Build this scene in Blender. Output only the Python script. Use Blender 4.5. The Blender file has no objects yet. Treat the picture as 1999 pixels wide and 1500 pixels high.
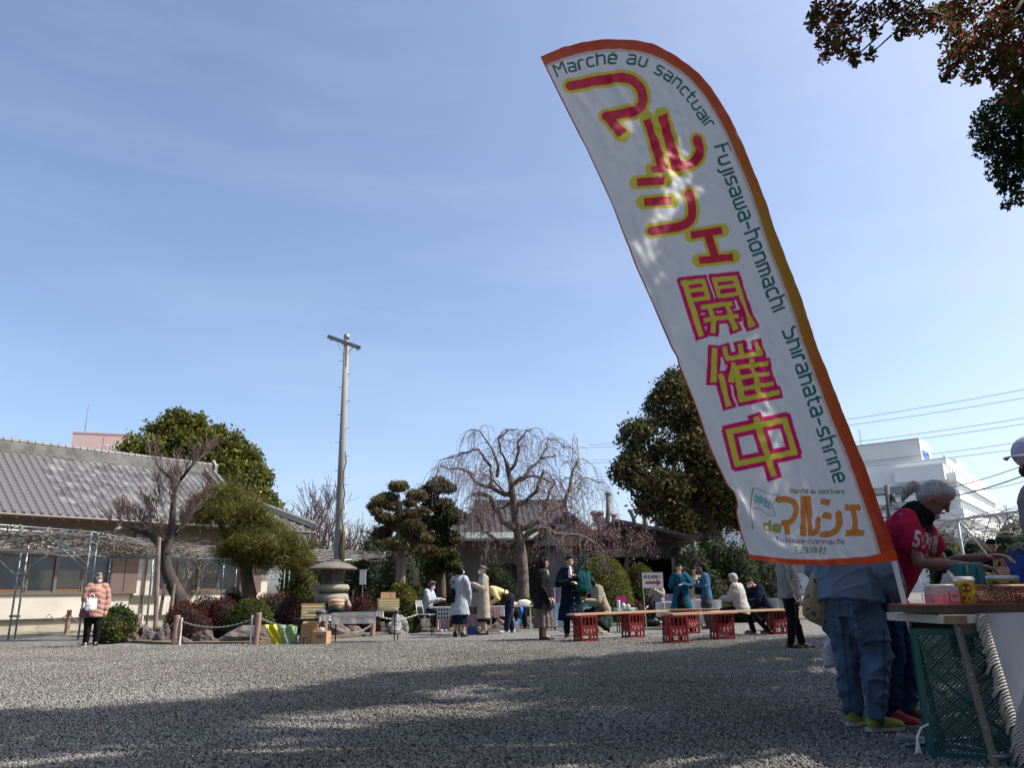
import bpy, math, random
import numpy as np
from mathutils import Vector, Matrix
from mathutils.bvhtree import BVHTree
scene = bpy.context.scene
col = scene.collection
# ---------------------------------------------------------------- camera, sky, sun, exposure
CAM_H, F_PX, PITCH, ROLL = 0.9, 1500.0, math.radians(15.29), math.radians(-0.9)
cam_data = bpy.data.cameras.new('camera'); cam = bpy.data.objects.new('camera', cam_data)
col.objects.link(cam); scene.camera = cam
cam.matrix_world = Matrix.Translation((0, 0, CAM_H)) @ Matrix.Rotation(math.pi/2+PITCH, 4, 'X') @ Matrix.Rotation(ROLL, 4, 'Z')
cam_data.sensor_width = 36.0; cam_data.lens = F_PX*36.0/1999.0
cam_data.clip_start = 0.05; cam_data.clip_end = 3000
SUN_EL, SUN_AZ = math.radians(52), math.radians(90)
world = bpy.data.worlds.new('World'); scene.world = world; world.use_nodes = True
wn = world.node_tree.nodes; wl = world.node_tree.links
bg = wn['Background']; bg.inputs['Strength'].default_value = 0.13
sky = wn.new('ShaderNodeTexSky'); sky.sky_type = 'NISHITA'; sky.sun_disc = False
sky.sun_elevation = SUN_EL; sky.sun_rotation = SUN_AZ
sky.air_density = 0.75; sky.dust_density = 2.6; sky.ozone_density = 1.5; sky.altitude = 20
# thin high cloud streaks over the clear sky
w_tc = wn.new('ShaderNodeTexCoord'); w_mp = wn.new('ShaderNodeMapping'); w_mp.inputs['Scale'].default_value = (1.2, 1.2, 7.0); w_mp.inputs['Rotation'].default_value = (0.15, 0.1, 0.3)
w_n = wn.new('ShaderNodeTexNoise'); w_n.inputs['Scale'].default_value = 1.6; w_n.inputs['Detail'].default_value = 7; w_n.inputs['Roughness'].default_value = 0.55
w_r = wn.new('ShaderNodeMapRange'); w_r.inputs['From Min'].default_value = 0.48; w_r.inputs['From Max'].default_value = 0.80; w_r.inputs['To Max'].default_value = 0.09
w_m = wn.new('ShaderNodeMix'); w_m.data_type = 'RGBA'; w_m.inputs[7].default_value = (4.2, 4.8, 5.4, 1)
wl.new(w_tc.outputs['Generated'], w_mp.inputs[0]); wl.new(w_mp.outputs[0], w_n.inputs['Vector']); wl.new(w_n.outputs['Fac'], w_r.inputs[0]); wl.new(w_r.outputs[0], w_m.inputs[0])
wl.new(sky.outputs[0], w_m.inputs[6]); wl.new(w_m.outputs[2], bg.inputs['Color'])
S_DIR = Vector((math.sin(SUN_AZ)*math.cos(SUN_EL), math.cos(SUN_AZ)*math.cos(SUN_EL), math.sin(SUN_EL)))
sd = bpy.data.lights.new('sun', 'SUN'); sd.energy = 3.4; sd.angle = math.radians(0.5); sd.color = (1.0, 0.95, 0.87)
sun = bpy.data.objects.new('sun', sd); col.objects.link(sun)
sun.rotation_euler = (-S_DIR).to_track_quat('-Z', 'Y').to_euler(); sun.location = (20, 0, 30)
vs = scene.view_settings; vs.view_transform = 'Standard'; vs.look = 'None'; vs.exposure = 0.98; vs.gamma = 1.0
vs.use_curve_mapping = False
scene.cycles.max_bounces = 6; scene.cycles.transparent_max_bounces = 8
# ---------------------------------------------------------------- placing helpers
_M = np.array(cam.matrix_world.to_3x3()); _C = np.array([0, 0, CAM_H])
def ray(px, py): return _M @ np.array([(px-999.5)/F_PX, -(py-750)/F_PX, -1.0])
def G(px, py, z=0.0):                       # the point of a height z under a place in view
    d = ray(px, py); return Vector(_C + d*((z-CAM_H)/d[2]))
def A(px, py, Y):                           # the point at a distance Y
    d = ray(px, py); return Vector(_C + d*(Y/d[1]))
def project(p):
    v = _M.T @ (np.array(p)-_C)
    if -v[2] <= 0.01: return (-9999, -9999)
    return (999.5+F_PX*v[0]/-v[2], 750-F_PX*v[1]/-v[2])
rnd = random.Random(7); rng = np.random.default_rng(11)
PI = math.pi
# ---------------------------------------------------------------- materials
MATS = {}
def rgb(c): return (c[0], c[1], c[2], 1.0)
def mat(name, c, rough=0.7, var=0.0, scale=6.0, bump=0.0, bscale=None, metal=0.0, c2=None, island=0.0, trans=0.0, coord='Object', detail=5.0, spec=0.5, stretch=None):
    if name in MATS: return MATS[name]
    m = bpy.data.materials.new(name); m.use_nodes = True; MATS[name] = m
    n, l = m.node_tree.nodes, m.node_tree.links
    b = n['Principled BSDF']; b.inputs['Roughness'].default_value = rough; b.inputs['Metallic'].default_value = metal
    b.inputs['Specular IOR Level'].default_value = spec
    b.inputs['Base Color'].default_value = rgb(c)
    m.diffuse_color = rgb(c)
    src = None
    if var > 0 or c2 is not None or bump > 0:
        tc = n.new('ShaderNodeTexCoord'); vec = tc.outputs[coord]
        if stretch:
            mp = n.new('ShaderNodeMapping'); mp.inputs['Scale'].default_value = stretch; l.new(vec, mp.inputs[0]); vec = mp.outputs[0]
    if var > 0 or c2 is not None:
        t = n.new('ShaderNodeTexNoise'); t.inputs['Scale'].default_value = scale; t.inputs['Detail'].default_value = detail
        l.new(vec, t.inputs['Vector'])
        r = n.new('ShaderNodeValToRGB'); r.color_ramp.elements[0].position = 0.32; r.color_ramp.elements[1].position = 0.68
        lo = c if c2 is None else c2
        v = var if c2 is None else 0
        r.color_ramp.elements[0].color = rgb([x*(1-v) for x in lo]); r.color_ramp.elements[1].color = rgb([min(1, x*(1+v)) for x in c])
        l.new(t.outputs['Fac'], r.inputs[0]); src = r.outputs[0]
    if island > 0:
        g = n.new('ShaderNodeNewGeometry'); hs = n.new('ShaderNodeHueSaturation')
        mr = n.new('ShaderNodeMapRange'); mr.inputs['To Min'].default_value = 1-island; mr.inputs['To Max'].default_value = 1+island
        l.new(g.outputs['Random Per Island'], mr.inputs[0]); l.new(mr.outputs[0], hs.inputs['Value'])
        if src: l.new(src, hs.inputs['Color'])
        else: hs.inputs['Color'].default_value = rgb(c)
        src = hs.outputs[0]
    if src: l.new(src, b.inputs['Base Color'])
    if bump > 0:
        t2 = n.new('ShaderNodeTexNoise'); t2.inputs['Scale'].default_value = bscale or scale*4; t2.inputs['Detail'].default_value = 6
        l.new(vec, t2.inputs['Vector'])
        bp = n.new('ShaderNodeBump'); bp.inputs['Strength'].default_value = bump; bp.inputs['Distance'].default_value = 0.02
        l.new(t2.outputs['Fac'], bp.inputs['Height']); l.new(bp.outputs[0], b.inputs['Normal'])
    if trans > 0:
        tr = n.new('ShaderNodeBsdfTranslucent'); mx = n.new('ShaderNodeMixShader'); mx.inputs[0].default_value = trans
        if src: l.new(src, tr.inputs['Color'])
        else: tr.inputs['Color'].default_value = rgb(c)
        l.new(b.outputs[0], mx.inputs[1]); l.new(tr.outputs[0], mx.inputs[2]); l.new(mx.outputs[0], n['Material Output'].inputs['Surface'])
    return m
# ---------------------------------------------------------------- objects
def tag(o, label=None, cat=None, group=None, kind=None):
    if label: o['label'] = label
    if cat: o['category'] = cat
    if group: o['group'] = group
    if kind: o['kind'] = kind
    return o
def thing(name, label, cat, loc=(0, 0, 0), rz=0.0, group=None):
    o = bpy.data.objects.new(name, None); col.objects.link(o); o.empty_display_size = 0.1
    o.location = loc; o.rotation_euler = (0, 0, rz)
    return tag(o, label, cat, group)
def wmat(o):
    m = Matrix.LocRotScale(o.location, o.rotation_euler, o.scale)
    return wmat(o.parent) @ o.matrix_parent_inverse @ m if o.parent else m
def link(name, me, parent=None, world=False):
    o = bpy.data.objects.new(name, me); col.objects.link(o)
    if parent:
        o.parent = parent
        if world: o.matrix_parent_inverse = wmat(parent).inverted()
    return o
def kids(o): return [c for c in bpy.data.objects if c.parent == o]
def dup(root, loc, rz=None, label=None, group=None, scale=None):
    def cp(o, parent):
        c = o.copy(); col.objects.link(c); c.parent = parent
        for k in kids(o): cp(k, c)
        return c
    r = cp(root, None); r.location = loc
    if rz is not None: r.rotation_euler = (0, 0, rz)
    if scale: r.scale = (scale,)*3
    if label: r['label'] = label
    if group: r['group'] = group
    return r
def frame(z, up=(0, 0, 1)):
    z = Vector(z).normalized(); u = Vector(up)
    if abs(z.dot(u)) > 0.98: u = Vector((1, 0, 0))
    x = u.cross(z).normalized(); y = z.cross(x); return x, y, z
class MB:
    def __init__(s): s.v = []; s.f = []
    def add(s, V, Fs):
        b = len(s.v); s.v.extend([tuple(p) for p in V]); s.f.extend([tuple(i+b for i in f) for f in Fs]); return s
    def box(s, c, d, rz=0.0, M=None):
        x, y, z = d[0]/2, d[1]/2, d[2]/2; c = Vector(c)
        R = M or Matrix.Rotation(rz, 3, 'Z')
        V = [c+R @ Vector((sx*x, sy*y, sz*z)) for sz in (-1, 1) for sx, sy in ((-1, -1), (1, -1), (1, 1), (-1, 1))]
        return s.add(V, [(3, 2, 1, 0), (4, 5, 6, 7), (0, 1, 5, 4), (1, 2, 6, 5), (2, 3, 7, 6), (3, 0, 4, 7)])
    def b2(s, a, b): return s.box([(a[i]+b[i])/2 for i in range(3)], [abs(b[i]-a[i]) for i in range(3)])
    def bar(s, p, q, w, h=None, up=(0, 0, 1)):
        p, q = Vector(p), Vector(q); h = h or w; x, y, z = frame(q-p, up)
        V = [e+x*sx*w/2+y*sy*h/2 for e in (p, q) for sx, sy in ((-1, -1), (1, -1), (1, 1), (-1, 1))]
        return s.add(V, [(3, 2, 1, 0), (4, 5, 6, 7), (0, 1, 5, 4), (1, 2, 6, 5), (2, 3, 7, 6), (3, 0, 4, 7)])
    def tube(s, pts, r, n=8, caps=True):
        pts = [Vector(p) for p in pts]; N = len(pts)
        if not hasattr(r, '__len__'): r = [r]*N
        V = []; x = None
        for i in range(N):
            t = (pts[min(i+1, N-1)]-pts[max(i-1, 0)])
            if t.length < 1e-9: t = Vector((0, 0, 1))
            t.normalize()
            if x is None: x, y, _ = frame(t)
            else:
                x = x-t*x.dot(t)
                if x.length < 1e-6: x, y, _ = frame(t)
                x.normalize(); y = t.cross(x)
            for k in range(n):
                a = 2*PI*k/n; V.append(pts[i]+(x*math.cos(a)+y*math.sin(a))*r[i])
        Fs = [(i*n+k, i*n+(k+1) % n, (i+1)*n+(k+1) % n, (i+1)*n+k) for i in range(N-1) for k in range(n)]
        if caps and n > 2: Fs += [tuple(reversed(range(n))), tuple((N-1)*n+k for k in range(n))]
        return s.add(V, Fs)
    def lathe(s, prof, c=(0, 0, 0), n=24, sx=1.0, sy=1.0, rz=0.0, caps=True):
        c = Vector(c); V = [(c.x+r*sx*math.cos(2*PI*k/n+rz), c.y+r*sy*math.sin(2*PI*k/n+rz), c.z+z) for r, z in prof for k in range(n)]
        N = len(prof); Fs = [(i*n+k, i*n+(k+1) % n, (i+1)*n+(k+1) % n, (i+1)*n+k) for i in range(N-1) for k in range(n)]
        if caps: Fs += [tuple(reversed(range(n))), tuple((N-1)*n+k for k in range(n))]
        return s.add(V, Fs)
    def ell(s, c, r, R=None, n=12, m=8):
        c = Vector(c); R = R or Matrix.Identity(3); V = []; Fs = []
        V.append(c+R @ Vector((0, 0, r[2])))
        for i in range(1, m):
            a = PI*i/m
            for k in range(n):
                b = 2*PI*k/n; V.append(c+R @ Vector((r[0]*math.sin(a)*math.cos(b), r[1]*math.sin(a)*math.sin(b), r[2]*math.cos(a))))
        V.append(c-R @ Vector((0, 0, r[2])))
        for k in range(n): Fs.append((0, 1+k, 1+(k+1) % n))
        for i in range(m-2):
            for k in range(n): Fs.append((1+i*n+k, 1+(i+1)*n+k, 1+(i+1)*n+(k+1) % n, 1+i*n+(k+1) % n))
        e = len(V)-1
        for k in range(n): Fs.append((e, 1+(m-2)*n+(k+1) % n, 1+(m-2)*n+k))
        return s.add(V, Fs)
    def prism(s, poly, a, b, axis='z'):
        n = len(poly)
        def P(p, h): return (p[0], p[1], h) if axis == 'z' else ((p[0], h, p[1]) if axis == 'y' else (h, p[0], p[1]))
        V = [P(p, a) for p in poly]+[P(p, b) for p in poly]
        return s.add(V, [tuple(reversed(range(n))), tuple(range(n, 2*n))]+[(i, (i+1) % n, n+(i+1) % n, n+i) for i in range(n)])
    def slab(s, quad, th):           # a thick sheet: quad on top, th downward
        V = [Vector(q) for q in quad]; n = len(V); V = V+[v-Vector((0, 0, th)) for v in V]
        return s.add(V, [tuple(range(n)), tuple(reversed(range(n, 2*n)))]+[(i, n+i, n+(i+1) % n, (i+1) % n) for i in range(n)])
    def grid(s, fn, nu, nv):
        V = [fn(i/nu, j/nv) for j in range(nv+1) for i in range(nu+1)]
        return s.add(V, [(j*(nu+1)+i, j*(nu+1)+i+1, (j+1)*(nu+1)+i+1, (j+1)*(nu+1)+i) for j in range(nv) for i in range(nu)])
    def mesh(s, name, m=None, smooth=False):
        me = bpy.data.meshes.new(name); me.from_pydata([tuple(p) for p in s.v], [], s.f)
        if m: me.materials.append(m)
        if smooth: me.polygons.foreach_set('use_smooth', [True]*len(me.polygons))
        return me
    def build(s, name, m, parent=None, smooth=False, world=False, fix=False):
        me = s.mesh(name, m, smooth)
        if fix:
            import bmesh
            b = bmesh.new(); b.from_mesh(me); bmesh.ops.recalc_face_normals(b, faces=b.faces); b.to_mesh(me); b.free()
        return link(name, me, parent, world)
def bulk(name, V, nper, m, parent=None, world=False):
    """many small faces of nper corners each from an (N*nper, 3) array"""
    V = np.ascontiguousarray(V, dtype=np.float32); nv = len(V); nf = nv//nper
    me = bpy.data.meshes.new(name); me.vertices.add(nv); me.vertices.foreach_set('co', V.ravel())
    me.loops.add(nv); me.loops.foreach_set('vertex_index', np.arange(nv, dtype=np.int32))
    me.polygons.add(nf); me.polygons.foreach_set('loop_start', np.arange(0, nv, nper, dtype=np.int32))
    me.materials.append(m); me.update(calc_edges=True); me.validate()
    return link(name, me, parent, world)
def leaf_quads(C, size, flat=0.0, asp=0.55):
    """a small folded rhombus at each centre; flat > 0 turns them face up"""
    N = len(C); C = np.asarray(C, float)
    d = rng.normal(size=(N, 3)); d /= np.linalg.norm(d, axis=1)[:, None]
    n = rng.normal(size=(N, 3)); n[:, 2] += flat*2; n -= (n*d).sum(1)[:, None]*d; n /= np.linalg.norm(n, axis=1)[:, None]+1e-9
    w = np.cross(d, n); sz = (size*(0.6+0.8*rng.random(N)))[:, None]
    V = np.stack([C-d*sz, C+w*sz*asp, C+d*sz, C-w*sz*asp], 1)
    return V.reshape(-1, 3)
def blob_points(blobs, n, shell=0.55, jit=0.10):
    """points in the outer shells of ellipsoid lobes (x,y,z,rx,ry,rz)"""
    B = np.array(blobs, float); wt = (B[:, 3]*B[:, 4]*B[:, 5])**(2/3); wt /= wt.sum()
    k = rng.choice(len(B), n, p=wt); d = rng.normal(size=(n, 3)); d /= np.linalg.norm(d, axis=1)[:, None]
    r = (shell+(1-shell)*rng.random(n))[:, None]*(1+jit*rng.normal(size=n))[:, None]
    return B[k, :3]+d*r*B[k, 3:6]
def clump_blobs(main, n, r, jitter=1.0):
    """small lobes spread over the surface of big ones, for an uneven outline"""
    B = np.array(main, float); wt = (B[:, 3]*B[:, 4]*B[:, 5])**(2/3); wt /= wt.sum(); out = []
    for _ in range(n):
        k = rng.choice(len(B), p=wt); d = rng.normal(size=3); d /= np.linalg.norm(d)
        rr = r*(0.6+0.8*rng.random()); q = B[k, :3]+d*(B[k, 3:6]-rr*0.6)*(0.72+0.32*rng.random())
        out.append((q[0], q[1], q[2], rr, rr, rr*0.75))
    return out
def text_mesh(body, size=1.0, extrude=0.0, bold=0.0):
    c = bpy.data.curves.new('lettering', 'FONT'); c.body = body; c.size = size; c.align_x = 'CENTER'; c.align_y = 'CENTER'
    c.extrude = extrude; c.offset = bold; c.resolution_u = 3
    o = bpy.data.objects.new('lettering', c); col.objects.link(o)
    me = bpy.data.meshes.new_from_object(o.evaluated_get(bpy.context.evaluated_depsgraph_get()))
    bpy.data.objects.remove(o); bpy.data.curves.remove(c); return me
def put_text(body, loc, rot, size, m, parent=None, world=False, width=None, name='lettering', bold=0.0, extrude=0.001, height=None):
    me = text_mesh(body, size, extrude, bold); me.materials.clear(); me.materials.append(m)
    xs = [v.co.x for v in me.vertices]; ys = [v.co.y for v in me.vertices]
    sx = width/(max(xs)-min(xs)) if width else 1; sy = height/(max(ys)-min(ys)) if height else (sx if width else 1)
    cx, cy = (max(xs)+min(xs))/2, (max(ys)+min(ys))/2
    R = rot if isinstance(rot, Matrix) else Matrix.Rotation(rot, 4, 'Z') @ Matrix.Rotation(PI/2, 4, 'X')
    me.transform(Matrix.Translation(Vector(loc)) @ R @ Matrix.Diagonal((sx, sy, 1, 1)) @ Matrix.Translation((-cx, -cy, 0)))
    return link(name, me, parent, world)
# ================================================================ SETTING: ground
def ground_mat():
    m = bpy.data.materials.new('gravel_ground'); m.use_nodes = True
    n, l = m.node_tree.nodes, m.node_tree.links; b = n['Principled BSDF']; b.inputs['Roughness'].default_value = 0.9
    b.inputs['Specular IOR Level'].default_value = 0.2
    tc = n.new('ShaderNodeTexCoord')
    v = n.new('ShaderNodeTexVoronoi'); v.inputs['Scale'].default_value = 38; l.new(tc.outputs['Object'], v.inputs['Vector'])
    r = n.new('ShaderNodeValToRGB'); e = r.color_ramp.elements
    e[0].position = 0.0; e[0].color = (0.045, 0.045, 0.042, 1); e[1].position = 1.0; e[1].color = (0.36, 0.355, 0.335, 1)
    k = r.color_ramp.elements.new(0.5); k.color = (0.17, 0.168, 0.158, 1)
    sp = n.new('ShaderNodeSeparateColor'); l.new(v.outputs['Color'], sp.inputs[0]); l.new(sp.outputs[0], r.inputs[0])
    t = n.new('ShaderNodeTexNoise'); t.inputs['Scale'].default_value = 0.5; t.inputs['Detail'].default_value = 6; l.new(tc.outputs['Object'], t.inputs['Vector'])
    mr = n.new('ShaderNodeMapRange'); mr.inputs['To Min'].default_value = 0.72; mr.inputs['To Max'].default_value = 1.25; l.new(t.outputs['Fac'], mr.inputs[0])
    mx = n.new('ShaderNodeVectorMath'); mx.operation = 'SCALE'; l.new(r.outputs[0], mx.inputs[0]); l.new(mr.outputs[0], mx.inputs['Scale'])
    l.new(mx.outputs[0], b.inputs['Base Color'])
    bp = n.new('ShaderNodeBump'); bp.inputs['Strength'].default_value = 1.0; bp.inputs['Distance'].default_value = 0.03; bp.invert = True
    l.new(v.outputs['Distance'], bp.inputs['Height']); l.new(bp.outputs[0], b.inputs['Normal'])
    return m
g = MB(); g.grid(lambda u, v: (-700+1400*u, -60+1260*v, -0.004), 8, 8)
tag(g.build('ground', ground_mat()), kind='structure')
m_soil = mat('garden_soil', (0.12, 0.095, 0.065), 0.95, var=0.4, scale=3, bump=0.6, bscale=30)
m_dirt = mat('bare_earth', (0.25, 0.22, 0.16), 0.95, var=0.3, scale=1.2, bump=0.5, bscale=25)
# planted bed behind the rope fence
bed_pts = [(-8.9, 17.9), (-7.0, 16.5), (-5.2, 16.3), (-3.4, 18.9), (-2.5, 20.3), (1.0, 21.6), (6, 23.5), (12, 26), (30, 38), (30, 60), (-9, 60), (-6.5, 34), (-10.5, 22)]
MB().prism(bed_pts, 0.0, 0.045).build('planting_bed_soil', m_soil)['kind'] = 'structure'
MB().prism([(-30, 20.5), (-13.5, 22.3), (-9.5, 20.5), (-10.2, 23.5), (-5, 33), (-9, 40), (-30, 24)], 0.0, 0.012).build('earth_strip', m_dirt)['kind'] = 'structure'
# loose stones scattered where single stones can be told apart
def gravel():
    ico = MB(); 
    rs = random.Random(3)
    protos = []
    mg = bpy.data.materials.new('gravel_stone'); mg.use_nodes = True; n, l = mg.node_tree.nodes, mg.node_tree.links
    b = n['Principled BSDF']; b.inputs['Roughness'].default_value = 0.85; b.inputs['Specular IOR Level'].default_value = 0.25
    oi = n.new('ShaderNodeObjectInfo'); r = n.new('ShaderNodeValToRGB'); e = r.color_ramp.elements
    e[0].position = 0.0; e[0].color = (0.08, 0.079, 0.074, 1); e[1].position = 1.0; e[1].color = (0.38, 0.37, 0.34, 1)
    for p, c in ((0.35, (0.165, 0.163, 0.153)), (0.8, (0.235, 0.231, 0.215)), (0.97, (0.28, 0.274, 0.255))): k = r.color_ramp.elements.new(p); k.color = rgb(c)
    ge = n.new('ShaderNodeNewGeometry'); nz = n.new('ShaderNodeTexNoise'); nz.inputs['Scale'].default_value = 0.45; nz.inputs['Detail'].default_value = 5; l.new(ge.outputs['Position'], nz.inputs['Vector'])
    cr = n.new('ShaderNodeValToRGB'); cr.color_ramp.elements[0].position = .35; cr.color_ramp.elements[0].color = (.92, .88, .81, 1); cr.color_ramp.elements[1].position = .62; cr.color_ramp.elements[1].color = (1.30, 1.29, 1.27, 1); l.new(nz.outputs['Fac'], cr.inputs[0])
    vm = n.new('ShaderNodeVectorMath'); vm.operation = 'MULTIPLY'; l.new(oi.outputs['Random'], r.inputs[0]); l.new(r.outputs[0], vm.inputs[0]); l.new(cr.outputs[0], vm.inputs[1]); l.new(vm.outputs[0], b.inputs['Base Color'])
    N1 = 330000
    # density falls with distance: sample in view angle
    y = 3.6+ (16.5-3.6)*rng.random(N1)**1.35
    x = (rng.random(N1)*2-1)*(0.74*y+1.8)
    z = np.full(N1, 0.002)+rng.random(N1)*0.006
    me = bpy.data.meshes.new('gravel'); me.vertices.add(N1)
    me.vertices.foreach_set('co', np.stack([x, y, z], 1).astype(np.float32).ravel())
    o = tag(link('gravel', me), 'loose grey crushed stones covering the open yard', 'gravel', kind='stuff')
    ng = bpy.data.node_groups.new('scatter_stones', 'GeometryNodeTree')
    ng.interface.new_socket('Geometry', in_out='INPUT', socket_type='NodeSocketGeometry')
    ng.interface.new_socket('Geometry', in_out='OUTPUT', socket_type='NodeSocketGeometry')
    gi = ng.nodes.new('NodeGroupInput'); go = ng.nodes.new('NodeGroupOutput')
    ic = ng.nodes.new('GeometryNodeMeshIcoSphere'); ic.inputs['Radius'].default_value = 1.0; ic.inputs['Subdivisions'].default_value = 1
    sm = ng.nodes.new('GeometryNodeSetMaterial'); sm.inputs['Material'].default_value = mg
    ip = ng.nodes.new('GeometryNodeInstanceOnPoints')
    rr = ng.nodes.new('FunctionNodeRandomValue'); rr.data_type = 'FLOAT_VECTOR'; rr.inputs[0].default_value = (0, 0, 0); rr.inputs[1].default_value = (6.28, 6.28, 6.28)
    rs_ = ng.nodes.new('FunctionNodeRandomValue'); rs_.data_type = 'FLOAT_VECTOR'; rs_.inputs[0].default_value = (0.006, 0.0045, 0.004); rs_.inputs[1].default_value = (0.016, 0.012, 0.009)
    L = ng.links
    L.new(gi.outputs[0], ip.inputs['Points']); L.new(ic.outputs['Mesh'], sm.inputs['Geometry']); L.new(sm.outputs[0], ip.inputs['Instance'])
    L.new(rr.outputs[0], ip.inputs['Rotation']); L.new(rs_.outputs[0], ip.inputs['Scale'])
    L.new(ip.outputs[0], go.inputs[0])
    md = o.modifiers.new('scatter', 'NODES'); md.node_group = ng
gravel()
# fallen leaves on the gravel
m_fl = mat('dry_leaf', (0.20, 0.11, 0.05), 0.8, island=0.5)
pts = np.array([list(G(rnd.uniform(0, 1900), rnd.uniform(1270, 1495), 0.015)) for _ in range(70)])
tag(bulk('fallen_leaves', leaf_quads(pts, np.full(70, 0.020), flat=2.0), 4, m_fl), 'small dry brown leaves scattered on the grey gravel', 'leaves', kind='stuff')

# ================================================================ materials of buildings
m_tile = mat('kawara_tile', (0.125, 0.122, 0.12), 0.6, var=0.35, scale=1.6, island=0.38, bump=0.2, bscale=30)
m_ridge = mat('ridge_tile', (0.17, 0.168, 0.16), 0.6, var=0.3, scale=3, bump=0.4, bscale=14)
m_cream = mat('cream_plaster', (0.54, 0.505, 0.44), 0.9, var=0.12, scale=.9, bump=0.25, bscale=40)
m_plinth = mat('plinth_concrete', (0.36, 0.33, 0.27), 0.9, var=0.2, scale=2, bump=0.3)
m_darkwood = mat('dark_wood', (0.035, 0.026, 0.022), 0.7, var=0.3, scale=4)
m_brown = mat('brown_shutter', (0.145, 0.098, 0.082), 0.6, var=0.08, scale=3)
m_alum = mat('bronze_window_frame', (0.17, 0.15, 0.12), 0.45, metal=0.3)
m_glassd = mat('window_glass', (0.10, 0.13, 0.155), 0.08, var=0.2, scale=0.7, spec=0.9)
m_curtain = mat('white_curtain', (0.62, 0.61, 0.58), 0.9, var=0.06, scale=2)
m_soffit = mat('eave_soffit', (0.10, 0.085, 0.07), 0.8)
m_white = mat('white_paint', (0.78, 0.77, 0.74), 0.6)
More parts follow.
